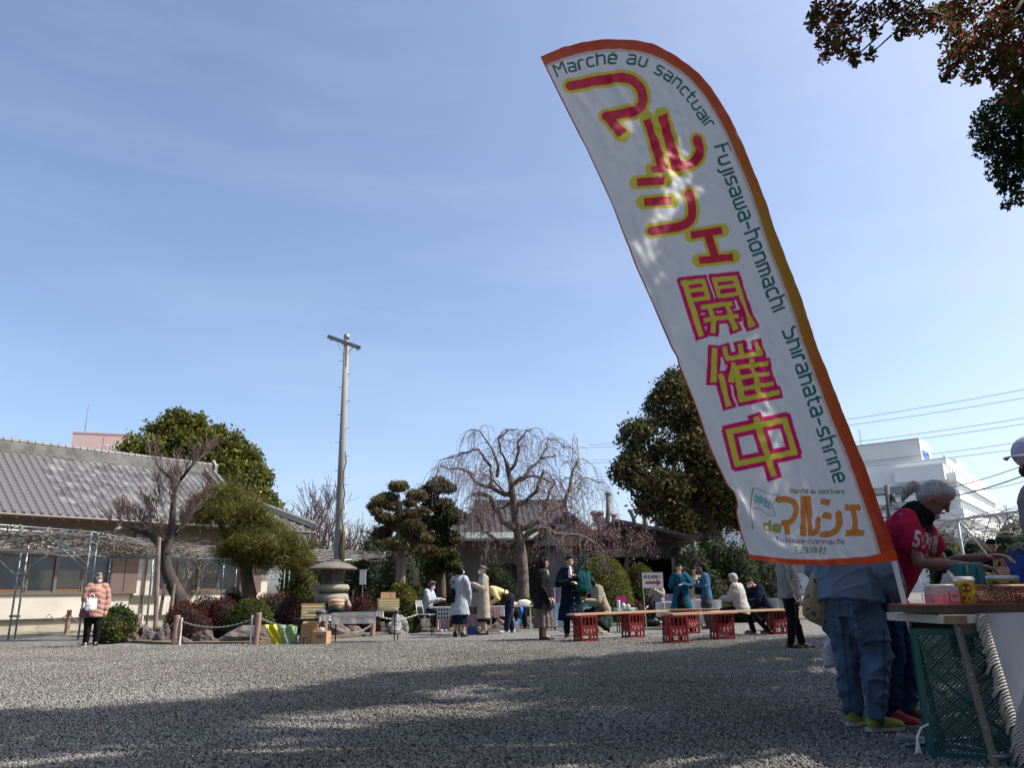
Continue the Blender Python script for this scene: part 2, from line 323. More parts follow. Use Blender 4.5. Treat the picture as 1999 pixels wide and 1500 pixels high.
# ---------------- left house
def tile_mesh(w=0.262, d=0.30, th=0.022):
    b = MB(); prof = [(-0.5, 0.028), (-0.42, 0.05), (-0.30, 0.045), (-0.2, 0.012), (0.05, 0.0), (0.35, 0.008), (0.5, 0.028)]
    V = []
    for y, dz in ((0, 0.0), (d, 0.012)):
        for x, z in prof: V.append((x*w, y, z+th-dz))
    for x, z in prof: V.append((x*w, 0, z))
    n = len(prof); F = [(i, i+1, n+i+1, n+i) for i in range(n-1)]+[(2*n+i, 2*n+i+1, i+1, i) for i in range(n-1)]
    return b.add(V, F)
def left_house():
    base = Vector((-16, 25, 0)); ang = math.radians(50.2)
    h = thing('japanese_house', 'long cream-walled house with grey tiled roof and brown shutters at left', 'house', base, ang)
    X0, X1 = -9.0, 9.3
    w = MB()
    # wall, built around the window openings
    ops = [(-7.6, -4.4), (-3.9, -0.65), (-0.35, 3.03), (4.7, 7.95)]
    ztop, zb, zt = 4.1, 1.16, 2.40
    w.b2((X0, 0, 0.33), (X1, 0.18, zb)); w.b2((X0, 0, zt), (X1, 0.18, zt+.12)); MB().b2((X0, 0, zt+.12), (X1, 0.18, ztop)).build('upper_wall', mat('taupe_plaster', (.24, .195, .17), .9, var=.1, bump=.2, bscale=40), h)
    xs = [X0]+[a for o in ops for a in o]+[X1]
    for i in range(0, len(xs), 2): w.b2((xs[i], 0, zb), (xs[i+1], 0.18, zt))
    w.b2((X1-0.18, 0.18, 0.33), (X1, 7.2, ztop)); w.b2((X0, 0.18, 0.33), (X0+.18, 7.2, ztop)); w.b2((X0+.18, 7.0, 0.33), (X1-.18, 7.2, ztop))
    w.build('wall', m_cream, h)
    MB().b2((X0, 0.03, 0), (X1-.03, 7.15, 0.33)).build('plinth', m_plinth, h)
    MB().b2((X0, -0.05, 0.29), (X1, 0.0, 0.36)).build('base_board', m_darkwood, h)
    for a, b in ops:
        f = MB(); f.b2((a-.05, -.06, zb-.05), (b+.05, 0.05, zb+.02)); f.b2((a-.05, -.05, zt-.03), (b+.05, 0.05, zt+.05))
        f.b2((a-.05, -.05, zb), (a+.03, .05, zt)); f.b2((b-.03, -.05, zb), (b+.05, .05, zt))
        f.b2(((a+b)/2-.05, -.05, zb), ((a+b)/2+.05, .05, zt))
        fr = f.build('window', m_alum, h)
        n = 4; W = (b-a)/n
        for k in range(n):
            x0, x1 = a+k*W, a+(k+1)*W; y = -0.005+(0.03 if k in (0, 2) else 0.0)
            s = MB()
            for (p, q, r, t) in ((x0, x0+.05, zb, zt), (x1-.05, x1, zb, zt), (x0+.05, x1-.05, zb, zb+.07), (x0+.05, x1-.05, zt-.06, zt)):
                s.b2((p, y, r), (q, y+.03, t))
            s.build('sash', m_alum, fr)
            MB().add([(x0+.05, y+.012, zb+.07), (x1-.05, y+.012, zb+.07), (x1-.05, y+.012, zt-.06), (x0+.05, y+.012, zt-.06)], [(0, 1, 2, 3)]).build('pane', m_pane(), fr)
            if k in (0, 2): MB().b2((x0+.05, y-.01, zb+.065), (x1-.05, y+.0, zb+.10)).build('sill_rail', mat('orange_sill', (0.33, 0.12, 0.04), .6), fr)
        MB().b2((a, 0.060, zb), (b, 0.066, zt)).build('curtain', m_curtain, fr)
    # shutter boxes of brown panels
    for a, b in ((3.08, 3.95), (8.02, 8.9)):
        sb = MB().b2((a-.03, -.16, 1.12), (b+.03, 0, 1.17)).b2((a-.03, -.16, 2.36), (b+.03, 0, 2.41)).b2((a-.03, -.13, 1.17), (a, 0, 2.36)).b2((b, -.13, 1.17), (b+.03, 0, 2.36)).build('shutter_box', m_brown, h)
        k = (a+b)/2
        for p, q in ((a, k-.012), (k+.012, b)): MB().b2((p, -.14, 1.17), (q, -.02, 2.36)).build('panel', m_brown, sb)
        MB().b2((k-.012, -.10, 1.17), (k+.012, -.02, 2.36)).build('panel_joint', m_darkwood, sb)
    v = MB()
    for k in range(6): v.b2((3.85, -.05, 0.80+k*.045), (4.75, 0, 0.83+k*.045))
    v.build('vent_grille', m_alum, h)
    MB().b2((3.75, -.03, 2.88), (4.12, 0, 3.22)).build('small_window', m_darkwood, h)
    MB().b2((3.79, -.04, 2.93), (4.08, -.03, 3.18)).build('small_pane', m_glassd, h)
    dp = MB(); dp.tube([(4.28, -.08, 0.35), (4.28, -.08, 3.5)], .035, 8); dp.build('drain_pipe', m_alum, h)
    # roof: front slope from eave (y=-0.95,z=3.60) to ridge (y=3, z=6.15)
    ez, ey, rz_, ry = 3.55, -1.02, 6.13, 3.0; xr = 8.0; xc = 10.7; ymid, zmid = 1.3, 5.02
    sl = (rz_-ez)/(ry-ey)
    MB().slab([(X0-1, ey, ez), (xc, ey, ez), (xr, ymid, zmid), (xr, ry, rz_), (X0-1, ry, rz_)], 0.10).build('roof_deck', m_darkwood, h)
    MB().slab([(xc, ey, ez), (xc, 2*ry-ey, ez), (xr, 2*ry-ymid, zmid), (xr, ymid, zmid)], 0.10).slab([(xc, 2*ry-ey, ez), (X0-1, 2*ry-ey, ez), (X0-1, ry, rz_), (xr, ry, rz_), (xr, 2*ry-ymid, zmid)], .1).build('rear_roof', m_tile, h)
    MB().prism([(ymid, zmid-.05), (2*ry-ymid, zmid-.05), (ry, rz_-.1)], xr-.5, xr-.45, 'x').build('gable_wall', m_cream, h)
    # rafters + soffit
    for i in range(42):
        x = X0+i*0.455
        if x < -3: continue
        if x > xc-.3: break
        MB().bar((x, 0, 4.06), (x, ey+.06, ez-.16+.1), 0.05, 0.07).build('rafter', m_darkwood, h)
        MB().b2((x-.028, ey+.035, ez-.13), (x+.028, ey+.048, ez-.05)).build('rafter_cap', m_white, h)
    MB().b2((X0-1, ey+.02, ez-.045), (xc, ey+.05, ez+.0)).build('fascia', m_darkwood, h)
    MB().tube([(X0-1, ey-.09, ez-.06), (2.0, ey-.09, ez-.045), (xc, ey-.09, ez-.07)], .05, 8).build('rain_gutter', mat('brown_gutter', (.10, .055, .045), .5), h)
    # tiles
    tm = tile_mesh().mesh('roof_tile', m_tile); rot = math.atan(sl)
    L = math.hypot(ry-ey, rz_-ez); rows = int(L/0.235); single = 0; V, Fs = tile_mesh().v, tile_mesh().f; rest = MB()
    cells = []
    for c in range(60):
        x = -2.2+c*0.262
        for r in range(rows+1):
            s = r*0.235-0.05; y = ey+s*math.cos(rot); z = ez+s*math.sin(rot)+.005
            if y > ry-.15: continue
            lim = xr+.05 if y > ymid else xc-(y-ey)*(xc-xr)/(ymid-ey)
            if x > lim-.1: continue
            cells.append((x, y, z, r))
    cells.sort(key=lambda t: (t[3] > 0, t[0]))
    R = Matrix.Rotation(rot, 3, 'X')
    for i, (x, y, z, r) in enumerate(cells):
        if i < 300:
            o = link('roof_tile', tm, h); o.location = (x, y, z); o.rotation_euler = (rot, 0, rnd.uniform(-.01, .01))
        else:
            rest.add([R @ Vector(v)+Vector((x, y, z+rnd.uniform(-.003, .003))) for v in V], Fs)
    rest.build('roof_tiles_beyond', m_tile, h)['kind'] = 'stuff'
    # round eave ends
    for c in range(49):
        x = -2.2+c*0.262-0.1
        if x > xc: break
        MB().tube([(x, ey-.07, ez+.035), (x, ey+.1, ez+.09)], .045, 8).build('eave_end_tile', m_ridge, h)
    # ridge of stacked layers
    rg = MB()
    for k in range(5): rg.b2((X0-1, ry-.17+.012*k, rz_-.05+k*.075), (xr+.12, ry+.17-.012*k, rz_+.012+k*.075))
    rg.build('ridge', m_ridge, h)
    rc = MB()
    for k in range(40): rc.tube([(-2.0+k*.26, ry, rz_+.37), (-1.76+k*.26, ry, rz_+.37)], [.10, .085], 10)
    rc.build('ridge_cap', m_ridge, h)
    MB().prism([(ry-.30, rz_-.2), (ry+.30, rz_-.2), (ry+.24, rz_+.35), (ry+.0, rz_+.62), (ry-.24, rz_+.35)], xr+.12, xr+.22, 'x').build('ridge_end_tile', m_ridge, h)
    # descending ridges
    def dridge(p, q, n):
        m_ = MB(); p, q = Vector(p), Vector(q)
        m_.bar(p, q, .22, .16); m_.build('hip_ridge', m_ridge, h)
        m_ = MB()
        for k in range(n):
            a = p.lerp(q, k/n); b = p.lerp(q, (k+.93)/n); m_.tube([a+Vector((0, 0, .12)), b+Vector((0, 0, .12))], [.085, .07], 8)
        m_.build('hip_cap', m_ridge, h)
    dridge((xr-.25, ry-.2, rz_-.03), (xr-.25, ymid-.1, zmid+.02), 8)
    dridge((xr+.1, ry-.2, rz_-.05), (xr+.25, ymid+.1, zmid), 8)
    dridge((xr+.05, ymid, zmid+.06), (xc+.05, ey-.05, ez+.16), 13)
    MB().prism([(ymid+.3, zmid), (ry, rz_-.12), (ry, rz_-.35), (ymid+.5, zmid-.2)], xr+.1, xr+.14, 'x').build('barge_board', m_white, h)
    # old lamp box under the left eave
    ac = thing('floodlight', 'small grey floodlight box fixed under the left eave', 'lamp', (0, 0, 0))
    q = A(8, 1062, 24.0); MB().box(q, (.28, .2, .26), rz=ang).build('lamp_box', mat('grey_case', (.3, .3, .29), .5), ac)
    MB().tube([q+Vector((.02, -.1, 0)), q+Vector((.05, -.14, 0))], .07, 12).build('lamp_glass', m_glassd, ac)
    return h
_pane = []
def m_pane():
    if _pane: return _pane[0]
    m = bpy.data.materials.new('clear_pane'); m.use_nodes = True; n, l = m.node_tree.nodes, m.node_tree.links
    gl = n.new('ShaderNodeBsdfGlossy'); gl.inputs['Roughness'].default_value = 0.03; tr = n.new('ShaderNodeBsdfTransparent'); tr.inputs[0].default_value = (.80, .84, .86, 1)
    fr = n.new('ShaderNodeFresnel'); fr.inputs[0].default_value = 1.6; mx = n.new('ShaderNodeMixShader')
    l.new(fr.outputs[0], mx.inputs[0]); l.new(tr.outputs[0], mx.inputs[1]); l.new(gl.outputs[0], mx.inputs[2]); l.new(mx.outputs[0], n['Material Output'].inputs[0])
    _pane.append(m); return m
left_house()
# ---------------- pink building far behind
def pink_building():
    p = A(135, 900, 80); b = thing('apartment_tower', 'flat-topped pink rooftop block showing above the tiled ridge', 'building', (p.x, p.y, 0), math.radians(18))
    mp = mat('pink_render', (0.60, 0.42, 0.38), .9, var=.05, scale=.6, bump=.1)
    z1 = A(165, 845, 80).z; z0 = 0
    MB().b2((0, 0, z0), (5.4, 6, z1)).build('wall', mp, b)
    MB().b2((-.05, -.05, z1), (5.45, 6.05, z1+.14)).build('parapet', mp, b)
    MB().b2((3.0, -.02, z1-5), (3.05, 0, z1)).build('wall_joint', mat('pink_joint', (.42, .3, .28), .9), b)
    MB().b2((-.03, 1.9, z1-1.3), (0, 2.1, z1-.2)).build('slit_window', m_white, b)
    MB().tube([(.9, 1.0, z1), (.9, 1.0, z1+3.4)], [.045, .02], 6).build('antenna', m_alum, b)
    s = MB()
    for r, (y, h_, n, x0) in enumerate(((-2.0+.65, .42, 4, 3.35), (-2.0+.05, .36, 6, 3.1))):
        for k in range(n):
            x = x0+k*.36; zz = z1+y
            if k % 3 == 0: s.b2((x, -.04, zz-h_/2), (x+.06, 0, zz+h_/2)).b2((x+.06, -.04, zz), (x+.24, 0, zz+.07))
            elif k % 3 == 1: s.b2((x, -.04, zz+h_/2-.07), (x+.25, 0, zz+h_/2)).b2((x+.1, -.04, zz-h_/2), (x+.16, 0, zz+h_/2-.07)).b2((x, -.04, zz-.07), (x+.1, 0, zz))
            else: s.b2((x, -.04, zz-h_/2), (x+.22, 0, zz-h_/2+.06)).b2((x, -.04, zz-h_/2+.06), (x+.06, 0, zz+h_/2)).b2((x+.16, -.04, zz-h_/2+.06), (x+.22, 0, zz+h_/2))
    s.build('sign_lettering', m_white, b)
pink_building()
# ---------------- middle house behind the cherry
def mid_house():
    Y = 31.0; a = A(880, 1060, Y); x0 = a.x; x1 = A(1150, 1060, Y).x; ze = A(1020, 1056, Y).z
    h = thing('garden_house', 'grey-walled house with dark tiled roof behind the weeping cherry', 'house', (x0, Y, 0), math.radians(4))
    W = x1-x0
    m_gw = mat('grey_plaster', (0.24, 0.225, 0.20), .9, var=.12, scale=1.1, bump=.2); m_cop = mat('copper_green', (.17, .20, .165), .6, var=.2, scale=3)
    m_t2 = mat('slate_tile', (0.048, 0.043, 0.046), .6, var=.3, scale=3, island=.3)
    MB().b2((0, .9, 0), (W, 7, ze)).build('wall', m_gw, h)
    MB().b2((1.22, .84, .35), (1.72, .9, 2.0)).build('door_panel', mat('pale_panel', (.62, .58, .47), .8, var=.1), h)
    MB().b2((2.0, .8, 1.9), (4.6, .9, 2.1)).build('lintel', m_darkwood, h); MB().b2((2.0, .86, 0.2), (4.6, .9, 1.9)).build('dark_opening', m_darkwood, h)
    zr = A(1000, 990, 35).z; e = -.1
    # front slope
    q = [(-.35, e, ze+.08), (W+.3, e, ze+.08), (W-.6, 3.6, zr), (1.2, 3.6, zr)]
    MB().slab(q, .12).build('roof_deck', m_darkwood, h)
    MB().slab([(-.35, 7.5, ze+.08), (-.35, e, ze+.08), (1.2, 3.6, zr)], .1).slab([(W+.3, e, ze+.08), (W+.3, 7.5, ze+.08), (W-.6, 3.6, zr)], .1).slab([(W+.3, 7.5, ze+.08), (-.35, 7.5, ze+.08), (1.2, 3.6, zr), (W-.6, 3.6, zr)], .1).build('rear_roof', m_t2, h)
    MB().slab([(-.5, e-.2, ze+.10), (W+.45, e-.2, ze+.10), (W+.25, e+.3, ze+.36), (-.25, e+.3, ze+.36)], .1).build('copper_eave', m_cop, h)
    tiles = MB(); sl = (zr-ze)/3.7; rot = math.atan(sl); R = Matrix.Rotation(rot, 3, 'X'); t = tile_mesh(.25, .28)
    for c in range(int(W/.25)+3):
        for r in range(26):
            s = .35+r*.21; y = e+s*math.cos(rot); z = ze+.1+s*math.sin(rot); x = -.3+c*.25
            if y > 3.55: break
            k = (y-e)/(3.6-e)
            if x < -.35+k*1.55 or x > W+.3-k*.9: continue
            tiles.add([R @ Vector(v)+Vector((x, y, z)) for v in t.v], t.f)
    o = tiles.build('roof_tiles', m_t2, h); o['kind'] = 'stuff'
    MB().b2((1.0, 3.45, zr-.05), (W-.4, 3.75, zr+.28)).build('ridge', mat('ridge_tile', (0,0,0)), h)
    # front gable wing on the right
    A0 = A(1104, 999, Y-.8); gx = A0.x-x0; gz = A0.z; fx0, fx1 = A(1046, 1050, Y-.8).x-x0, A(1164, 1052, Y-.8).x-x0; fz = ze+.05
    MB().prism([(fx0+.25, fz-.1), (fx1-.25, fz-.1), (gx, gz-.2)], -.62, -.5, 'y').build('gable_wall', mat('gable_plaster', (.36, .32, .27), .9, var=.1), h)
    MB().b2((gx-.42, -.66, fz+.38), (gx-.05, -.62, fz+.55)).build('gable_vent', m_white, h)
    MB().add([(gx, -1.0, gz), (fx1+.1, -1.0, fz), (fx1+.1, 3.0, fz), (gx, 3.0, gz), (gx, -1.0, gz-.12), (fx1+.1, -1.0, fz-.12), (fx1+.1, 3.0, fz-.12), (gx, 3.0, gz-.12)],
        [(0, 1, 2, 3), (7, 6, 5, 4), (0, 4, 5, 1), (1, 5, 6, 2), (3, 2, 6, 7)]).add([(fx0-.1, -1.0, fz), (gx, -1.0, gz), (gx, 3.0, gz), (fx0-.1, 3.0, fz), (fx0-.1, -1.0, fz-.12), (gx, -1.0, gz-.12), (gx, 3.0, gz-.12), (fx0-.1, 3.0, fz-.12)],
        [(0, 1, 2, 3), (7, 6, 5, 4), (0, 4, 5, 1), (3, 2, 6, 7), (0, 3, 7, 4)]).build('gable_roof', m_t2, h)
    MB().bar((gx, -1.03, gz-.05), (fx1+.12, -1.03, fz-.06), .05, .16).bar((gx, -1.03, gz-.05), (fx0-.12, -1.03, fz-.06), .05, .16).build('barge_board', m_darkwood, h)
    MB().b2((fx0-.05, -.8, fz-.3), (fx1+.05, -.5, fz-.12)).build('gable_eave', m_cop, h)
    MB().b2((fx0+.4, -.45, 0), (fx1-.3, .9, fz-.3)).build('wing_wall', m_gw, h)
mid_house()
# ---------------- dark open shed at the right
def shed():
    Y = 27.0; ap = A(1202, 1018, Y); h = thing('open_shed', 'low dark gabled shed with beige gable and open porch', 'shed', (ap.x, Y, 0), math.radians(-6))
    m_r = mat('shed_roof', (.075, .075, .08), .7, var=.25, scale=3, bump=.2); m_b = mat('beige_gable', (.31, .28, .24), .9, var=.08)
    lx, lz = A(1120, 1062, Y).x-ap.x, A(1120, 1062, Y).z; rx_, rz2 = A(1356, 1056, Y).x-ap.x, A(1356, 1052, Y).z; z = ap.z
    for (p, q) in (((0, z), (rx_, rz2)), ((lx, lz), (0, z))):
        V = [(p[0], -.9, p[1]), (q[0], -.9, q[1]), (q[0], 6, q[1]), (p[0], 6, p[1])]; MB().slab(V, .10).build('roof_slope', m_r, h)
    MB().b2((.9, -.4, 2.0), (rx_-.9, -.3, rz2-.08)).build('beam', m_darkwood, h)
    MB().prism([(lx+.6, 2.05), (rx_-1.0, 2.05), (rx_-1.0, rz2-.05), (0.7, rz2+.1), (0, z-.35), (lx+.6, lz)], -.25, -.15, 'y').build('gable_wall', m_b, h)
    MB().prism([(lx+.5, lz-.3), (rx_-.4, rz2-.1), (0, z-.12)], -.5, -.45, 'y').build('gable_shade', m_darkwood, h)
    MB().b2((lx+.3, 5, 0), (rx_, 5.1, z-.7)).b2((lx+.3, 0, 0), (lx+.4, 5, 2.05)).b2((rx_-.5, 0, 0), (rx_-.4, 5, 2.05)).build('inner_wall', m_darkwood, h)
    for x in (.3, 1.85, 3.4): MB().b2((x-.06, -.25, .0), (x+.06, -.12, 2.0)).build('post', mat('shed_post', (.16, .15, .14), .8), h)
    for k in range(14): MB().b2((1.95+k*.1, -.2, .1), (1.98+k*.1, -.17, 1.0)).build('fence_bar', mat('shed_post', (0,0,0)), h)
    MB().b2((.3, 1.5, 2.0), (3.4, 5, 2.04)).build('ceiling_boards', m_darkwood, h)
shed()
# ---------------- white hospital
def hospital():
    Y = 150.0; c = A(1846, 893, Y); ang = math.radians(-37.8)
    h = thing('hospital_building', 'white stepped hospital with rows of windows and blue rooftop sign', 'building', (c.x, c.y, 0), ang)
    mw = mat('white_concrete', (.72, .72, .70), .85, var=.05, scale=.15); md = mat('far_glass', (.12, .14, .15), .2, spec=.8); mg_ = mat('grey_concrete', (.50, .50, .49), .85, var=.05, scale=.2)
    T = c.z                                 # roof height of the main corner; local x to the front-right corner, y away
    def pt(px, py, x=None, y=None):        # local coordinates of a place on the plane x= or y=
        Ri = Matrix.Rotation(-ang, 3, 'Z'); o = Ri @ (Vector((0, 0, CAM_H))-Vector((c.x, c.y, 0))); d = Ri @ Vector(ray(px, py))
        t = ((x-o.x)/d.x) if x is not None else ((y-o.y)/d.y); return o+d*t
    L = pt(1924, 947, x=0).y
    MB().b2((-34, 0, T-3.2), (0, L, T)).build('top_storey', mw, h)
    # storeys step out below: white parapet bands with recessed window strips
    z = T-3.2; off = 1.2
    for k in range(5):
        y0, x1 = -1.2*(k+1), 1.4+.3*k
        b = MB().b2((-46, y0, z-1.75), (x1, L+3+k*2.2, z)).build('parapet_band', mw, h)
        s = MB().b2((-45.5, y0+.9, z-3.6), (x1-.25, L+2+k*2.2, z-1.75)).build('storey', mg_, h)
        n = 16
        for i in range(n):
            ya = y0+1.6+i*(L+2+k*2.2-y0-2)/n; yb = ya+(L+2-y0)/n*.72
            w = MB().b2((x1-.27, ya, z-3.25), (x1-.20, yb, z-1.85)).build('window', md, h)
        z -= 3.6
    MB().b2((-45, -5, 0), (1, L+8, z)).build('lower_storeys', mw, h)
    for i in range(14):                     # windows of the top storey under the roof line
        ya = 1.2+i*(L-2)/14; MB().b2((0, ya, T-2.7), (.05, ya+1.6, T-1.5)).build('window', md, h)
    # front recesses and balcony blocks seen on the shaded side
    for (a, b, z0, z1) in ((-33, -29, -6.5, -4.9), (-26, -21, -6.6, -5.0), (-11, -8, -6.9, -5.4), (-34, -27, -14.2, -11.6), (-24, -16, -14.2, -11.6), (-34, -26, -21.5, -18.6), (-23, -14, -21.4, -18.6), (-12, -3, -21.4, -18.8)):
        MB().b2((a, -1.2-1.2*abs(z0)//3.6-.4, T+z0), (b, -1.2*abs(z0)//3.6-1.4, T+z1)).build('recess', md, h)
    for (a, b, z0, z1, y) in ((-20, -15.5, -3.0, -.9, -2.2), (-9, -.2, -4.6, -1.6, -3.4), (-30, -22, -9.4, -6.9, -5.2), (-44, -36, -5.5, -2.2, -4.0)):
        MB().b2((a, y, T+z0), (b, 0, T+z1)).build('balcony_block', mw, h)
    # plant room with the sign
    a = pt(1793, 855, y=6); zt = a.z
    MB().b2((a.x-48, 6, T-1), (a.x, 17.5, zt)).build('plant_room', mg_, h)
    MB().b2((a.x, 6.0, T), (a.x+.06, 17.5, zt-.02)).build('plant_room_side', mw, h)
    me = put_text('市民病院', (a.x+.15, 10.6, zt-3.2), PI/2, 1, mat('sign_blue', (.01, .13, .50), .5), h, width=7.2, height=2.2, bold=.03, extrude=.02, name='sign_lettering')
    MB().b2((a.x-6, 19, T), (a.x+4.5, 31, zt-3.2)).build('stair_tower', mw, h)
    for k in (8, 18): MB().tube([(a.x-k-4, 9, zt), (a.x-k-4, 9, zt+(7 if k == 18 else 4))], .09, 5).build('antenna', mg_, h)
    MB().b2((-62, -3, 0), (-42, 10, T-3.0)).b2((-56, 2, T-3.0), (-46, 9, T-1)).build('west_wing', mw, h)
    for k in range(9): MB().tube([(-.4, 1+k*L/9, T), (-.4, 1+k*L/9, T+.5)], .18, 6).build('roof_vent', mg_, h)
hospital()
# ================================================================ VEGETATION
def leafmat(name, c, isl=0.45, tr=0.25, rough=0.55):
    return mat(name, c, rough, var=0.25, scale=1.3, island=isl, trans=tr, spec=0.12)
m_lf_olive = leafmat('leaf_olive', (0.088, 0.098, 0.018)); m_lf_dark = leafmat('leaf_dark', (0.036, 0.052, 0.016)); m_lf_brown = leafmat('leaf_bronze', (0.125, 0.108, 0.042))
m_lf_dome = leafmat('leaf_dome', (0.12, 0.125, 0.018)); m_lf_red = leafmat('leaf_wine', (0.070, 0.014, 0.014)); m_lf_rb = leafmat('leaf_redbrown', (0.10, 0.052, 0.032))
m_lf_green = leafmat('leaf_green', (0.040, 0.062, 0.013)); m_needle = leafmat('pine_needle', (0.10, 0.105, 0.028)); m_pod = leafmat('podocarpus_leaf', (0.135, 0.105, 0.05))
m_lf_over_r = leafmat('leaf_overhead_red', (0.17, 0.05, 0.028), .6, .6); m_lf_over_g = leafmat('leaf_overhead_green', (0.085, 0.105, 0.025), .5, .55)
m_bark = mat('bark', (0.115, 0.09, 0.07), .95, var=.4, scale=5, bump=.9, bscale=18, stretch=(1, 1, .35))
m_barkd = mat('dark_bark', (0.05, 0.04, 0.034), .95, var=.4, scale=5, bump=.9, bscale=22, stretch=(1, 1, .4)); m_barkg = mat('grey_bark', (0.21, 0.17, 0.14), .95, var=.35, scale=6, bump=.8, bscale=22, stretch=(1, 1, .4))
m_twig = mat('twig', (0.13, 0.085, 0.078), .9, var=.2, scale=2); m_twigp = mat('cherry_twig', (0.11, 0.083, 0.078), .9, var=.2, scale=2); m_bud = mat('pink_bud', (0.42, 0.25, 0.29), .7, island=.3, trans=.3)
m_cut = mat('cut_wood', (.42, .36, .27), .9)
def lobe(px, py, r, Y, ry=None, dr=1.0):
    p = A(px, py, Y); k = Y/1500*0.97; return (p.x, p.y, p.z, r*k, r*k*dr, (ry or r)*k)
def crown_tree(name, label, cat, lobes, m, n, leaf, clumps, cr, base, trunk_r, m2=None, group=None, core=True, bark=None, limbs=True):
    b = Vector(base); t = thing(name, label, cat, b, 0, group)
    sm = clump_blobs(lobes, clumps, cr)
    C1 = blob_points(sm, int(n*.75), .35); C2 = blob_points(lobes, int(n*.25), .45)
    C = np.concatenate([C1, C2])
    if m2:
        h = rng.random(len(C)) < .3; bulk('crown', leaf_quads(C[~h], leaf, .3), 4, m, t, True); bulk('crown', leaf_quads(C[h], leaf, .3), 4, m2, t, True)
    else: bulk('crown', leaf_quads(C, leaf, .3), 4, m, t, True)
    tk = MB(); top = Vector(lobes[0][:3]); a = [b, b.lerp(top, .35)+Vector((.1, 0, 0)), b.lerp(top, .7), top]
    tk.tube(a, [trunk_r*1.25, trunk_r, trunk_r*.7, trunk_r*.3], 9)
    if limbs:
        for L in lobes[1:]:
            q = Vector(L[:3]); s = a[1].lerp(a[2], rnd.random()); mid = s.lerp(q, .5)+Vector((0, 0, -.1*(q-s).length))
            tk.tube([s, mid, q], [trunk_r*.5, trunk_r*.32, trunk_r*.1], 6)
    tk.build('trunk', bark or m_barkd, t, True, True)
    return t
# evergreen behind the left house
L1 = [lobe(*a) for a in ((360, 900, 85, 50), (275, 890, 55, 48), (330, 850, 48, 50), (430, 890, 65, 50), (455, 950, 62, 49), (490, 985, 45, 48), (400, 960, 80, 50), (415, 850, 30, 51), (250, 930, 50, 49), (350, 960, 80, 48), (500, 935, 34, 49), (530, 1000, 28, 48), (475, 900, 40, 50), (460, 1010, 70, 49), (300, 950, 70, 49), (505, 970, 34, 48.5), (385, 830, 30, 50), (345, 822, 26, 50), (520, 1030, 30, 48))]
crown_tree('evergreen_tree', 'broad olive-green evergreen tree rising behind the cream house', 'tree', L1, m_lf_olive, 74000, 0.13, 330, 0.75, (A(380, 1100, 50).x, 50, 0), .5, leafmat('leaf_olive_light', (0.15, 0.15, 0.03)))
# evergreen at the right
L2 = [lobe(*a) for a in ((1350, 900, 85, 33), (1312, 790, 58, 33), (1262, 860, 58, 32.5), (1232, 925, 42, 32), (1290, 960, 62, 32), (1380, 830, 85, 33.5), (1425, 925, 85, 33), (1395, 990, 60, 33), (1318, 738, 28, 33), (1350, 765, 45, 33.5), (1330, 1020, 36, 32), (1470, 1000, 60, 33.5), (1290, 1010, 24, 31.8), (1255, 970, 26, 32), (1440, 820, 60, 34))]
crown_tree('evergreen_tree', 'tall dark bronze-green evergreen tree standing behind the banner', 'tree', L2, m_lf_brown, 62000, 0.085, 260, 0.50, (A(1405, 1100, 33).x, 33, 0), .6, m_lf_dark)
# ---- domes and clipped shrubs
def shrub(label, blobs, m, n, leaf, cat='shrub', name='clipped_shrub', m2=None, tight=.90, twigs=True, group=None):
    c = blobs[0]; t = thing(name, label, cat, (c[0], c[1], 0), 0, group)
    C = blob_points(blobs, n, tight, .03 if tight > .85 else .09); C = C[C[:, 2] > .02]
    if m2:
        f = np.sin(C[:, 0]*3.1)*np.cos(C[:, 1]*2.3+C[:, 2]*4)+rng.normal(size=len(C))*.5 > .55
        bulk('foliage', leaf_quads(C[~f], leaf, .2, .6), 4, m, t, True); bulk('foliage', leaf_quads(C[f], leaf, .2, .6), 4, m2, t, True)
    else: bulk('foliage', leaf_quads(C, leaf, .2, .6), 4, m, t, True)
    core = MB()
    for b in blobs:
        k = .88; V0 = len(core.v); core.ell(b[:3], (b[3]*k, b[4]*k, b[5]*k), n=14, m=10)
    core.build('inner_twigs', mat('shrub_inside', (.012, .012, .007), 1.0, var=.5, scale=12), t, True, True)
    if twigs:
        s = MB()
        for _ in range(5): s.tube([(c[0]+rnd.uniform(-.1, .1), c[1], 0), (c[0]+rnd.uniform(-.3, .3), c[1]+rnd.uniform(-.2, .2), max(.15, c[2]))], [.03, .015], 5)
        s.build('stem', m_barkd, t, False, True)
    return t
def dome(px0, px1, ptop, Y, zc=0.0, dr=.8):
    a, b = A(px0, 1180, Y), A(px1, 1180, Y); z = A((px0+px1)/2, ptop, Y).z; rx = (b.x-a.x)/2
    return ((a.x+b.x)/2, Y, zc, rx, rx*dr, z-zc)
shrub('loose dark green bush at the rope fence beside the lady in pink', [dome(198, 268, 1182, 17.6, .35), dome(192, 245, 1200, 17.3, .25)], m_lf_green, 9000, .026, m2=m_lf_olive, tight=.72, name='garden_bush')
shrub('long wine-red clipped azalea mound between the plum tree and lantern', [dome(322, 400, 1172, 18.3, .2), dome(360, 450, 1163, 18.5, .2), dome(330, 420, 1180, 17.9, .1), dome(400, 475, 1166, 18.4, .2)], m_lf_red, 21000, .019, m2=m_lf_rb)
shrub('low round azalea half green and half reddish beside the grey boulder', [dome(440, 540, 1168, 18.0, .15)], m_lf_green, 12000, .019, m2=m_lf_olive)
shrub('wide brown-leaved azalea mound left of the stone lantern', [dome(505, 600, 1155, 19.6, .2), dome(560, 640, 1170, 19.2, .2), dome(480, 560, 1158, 20.3, .2)], m_lf_rb, 17000, .020, m2=m_lf_red)
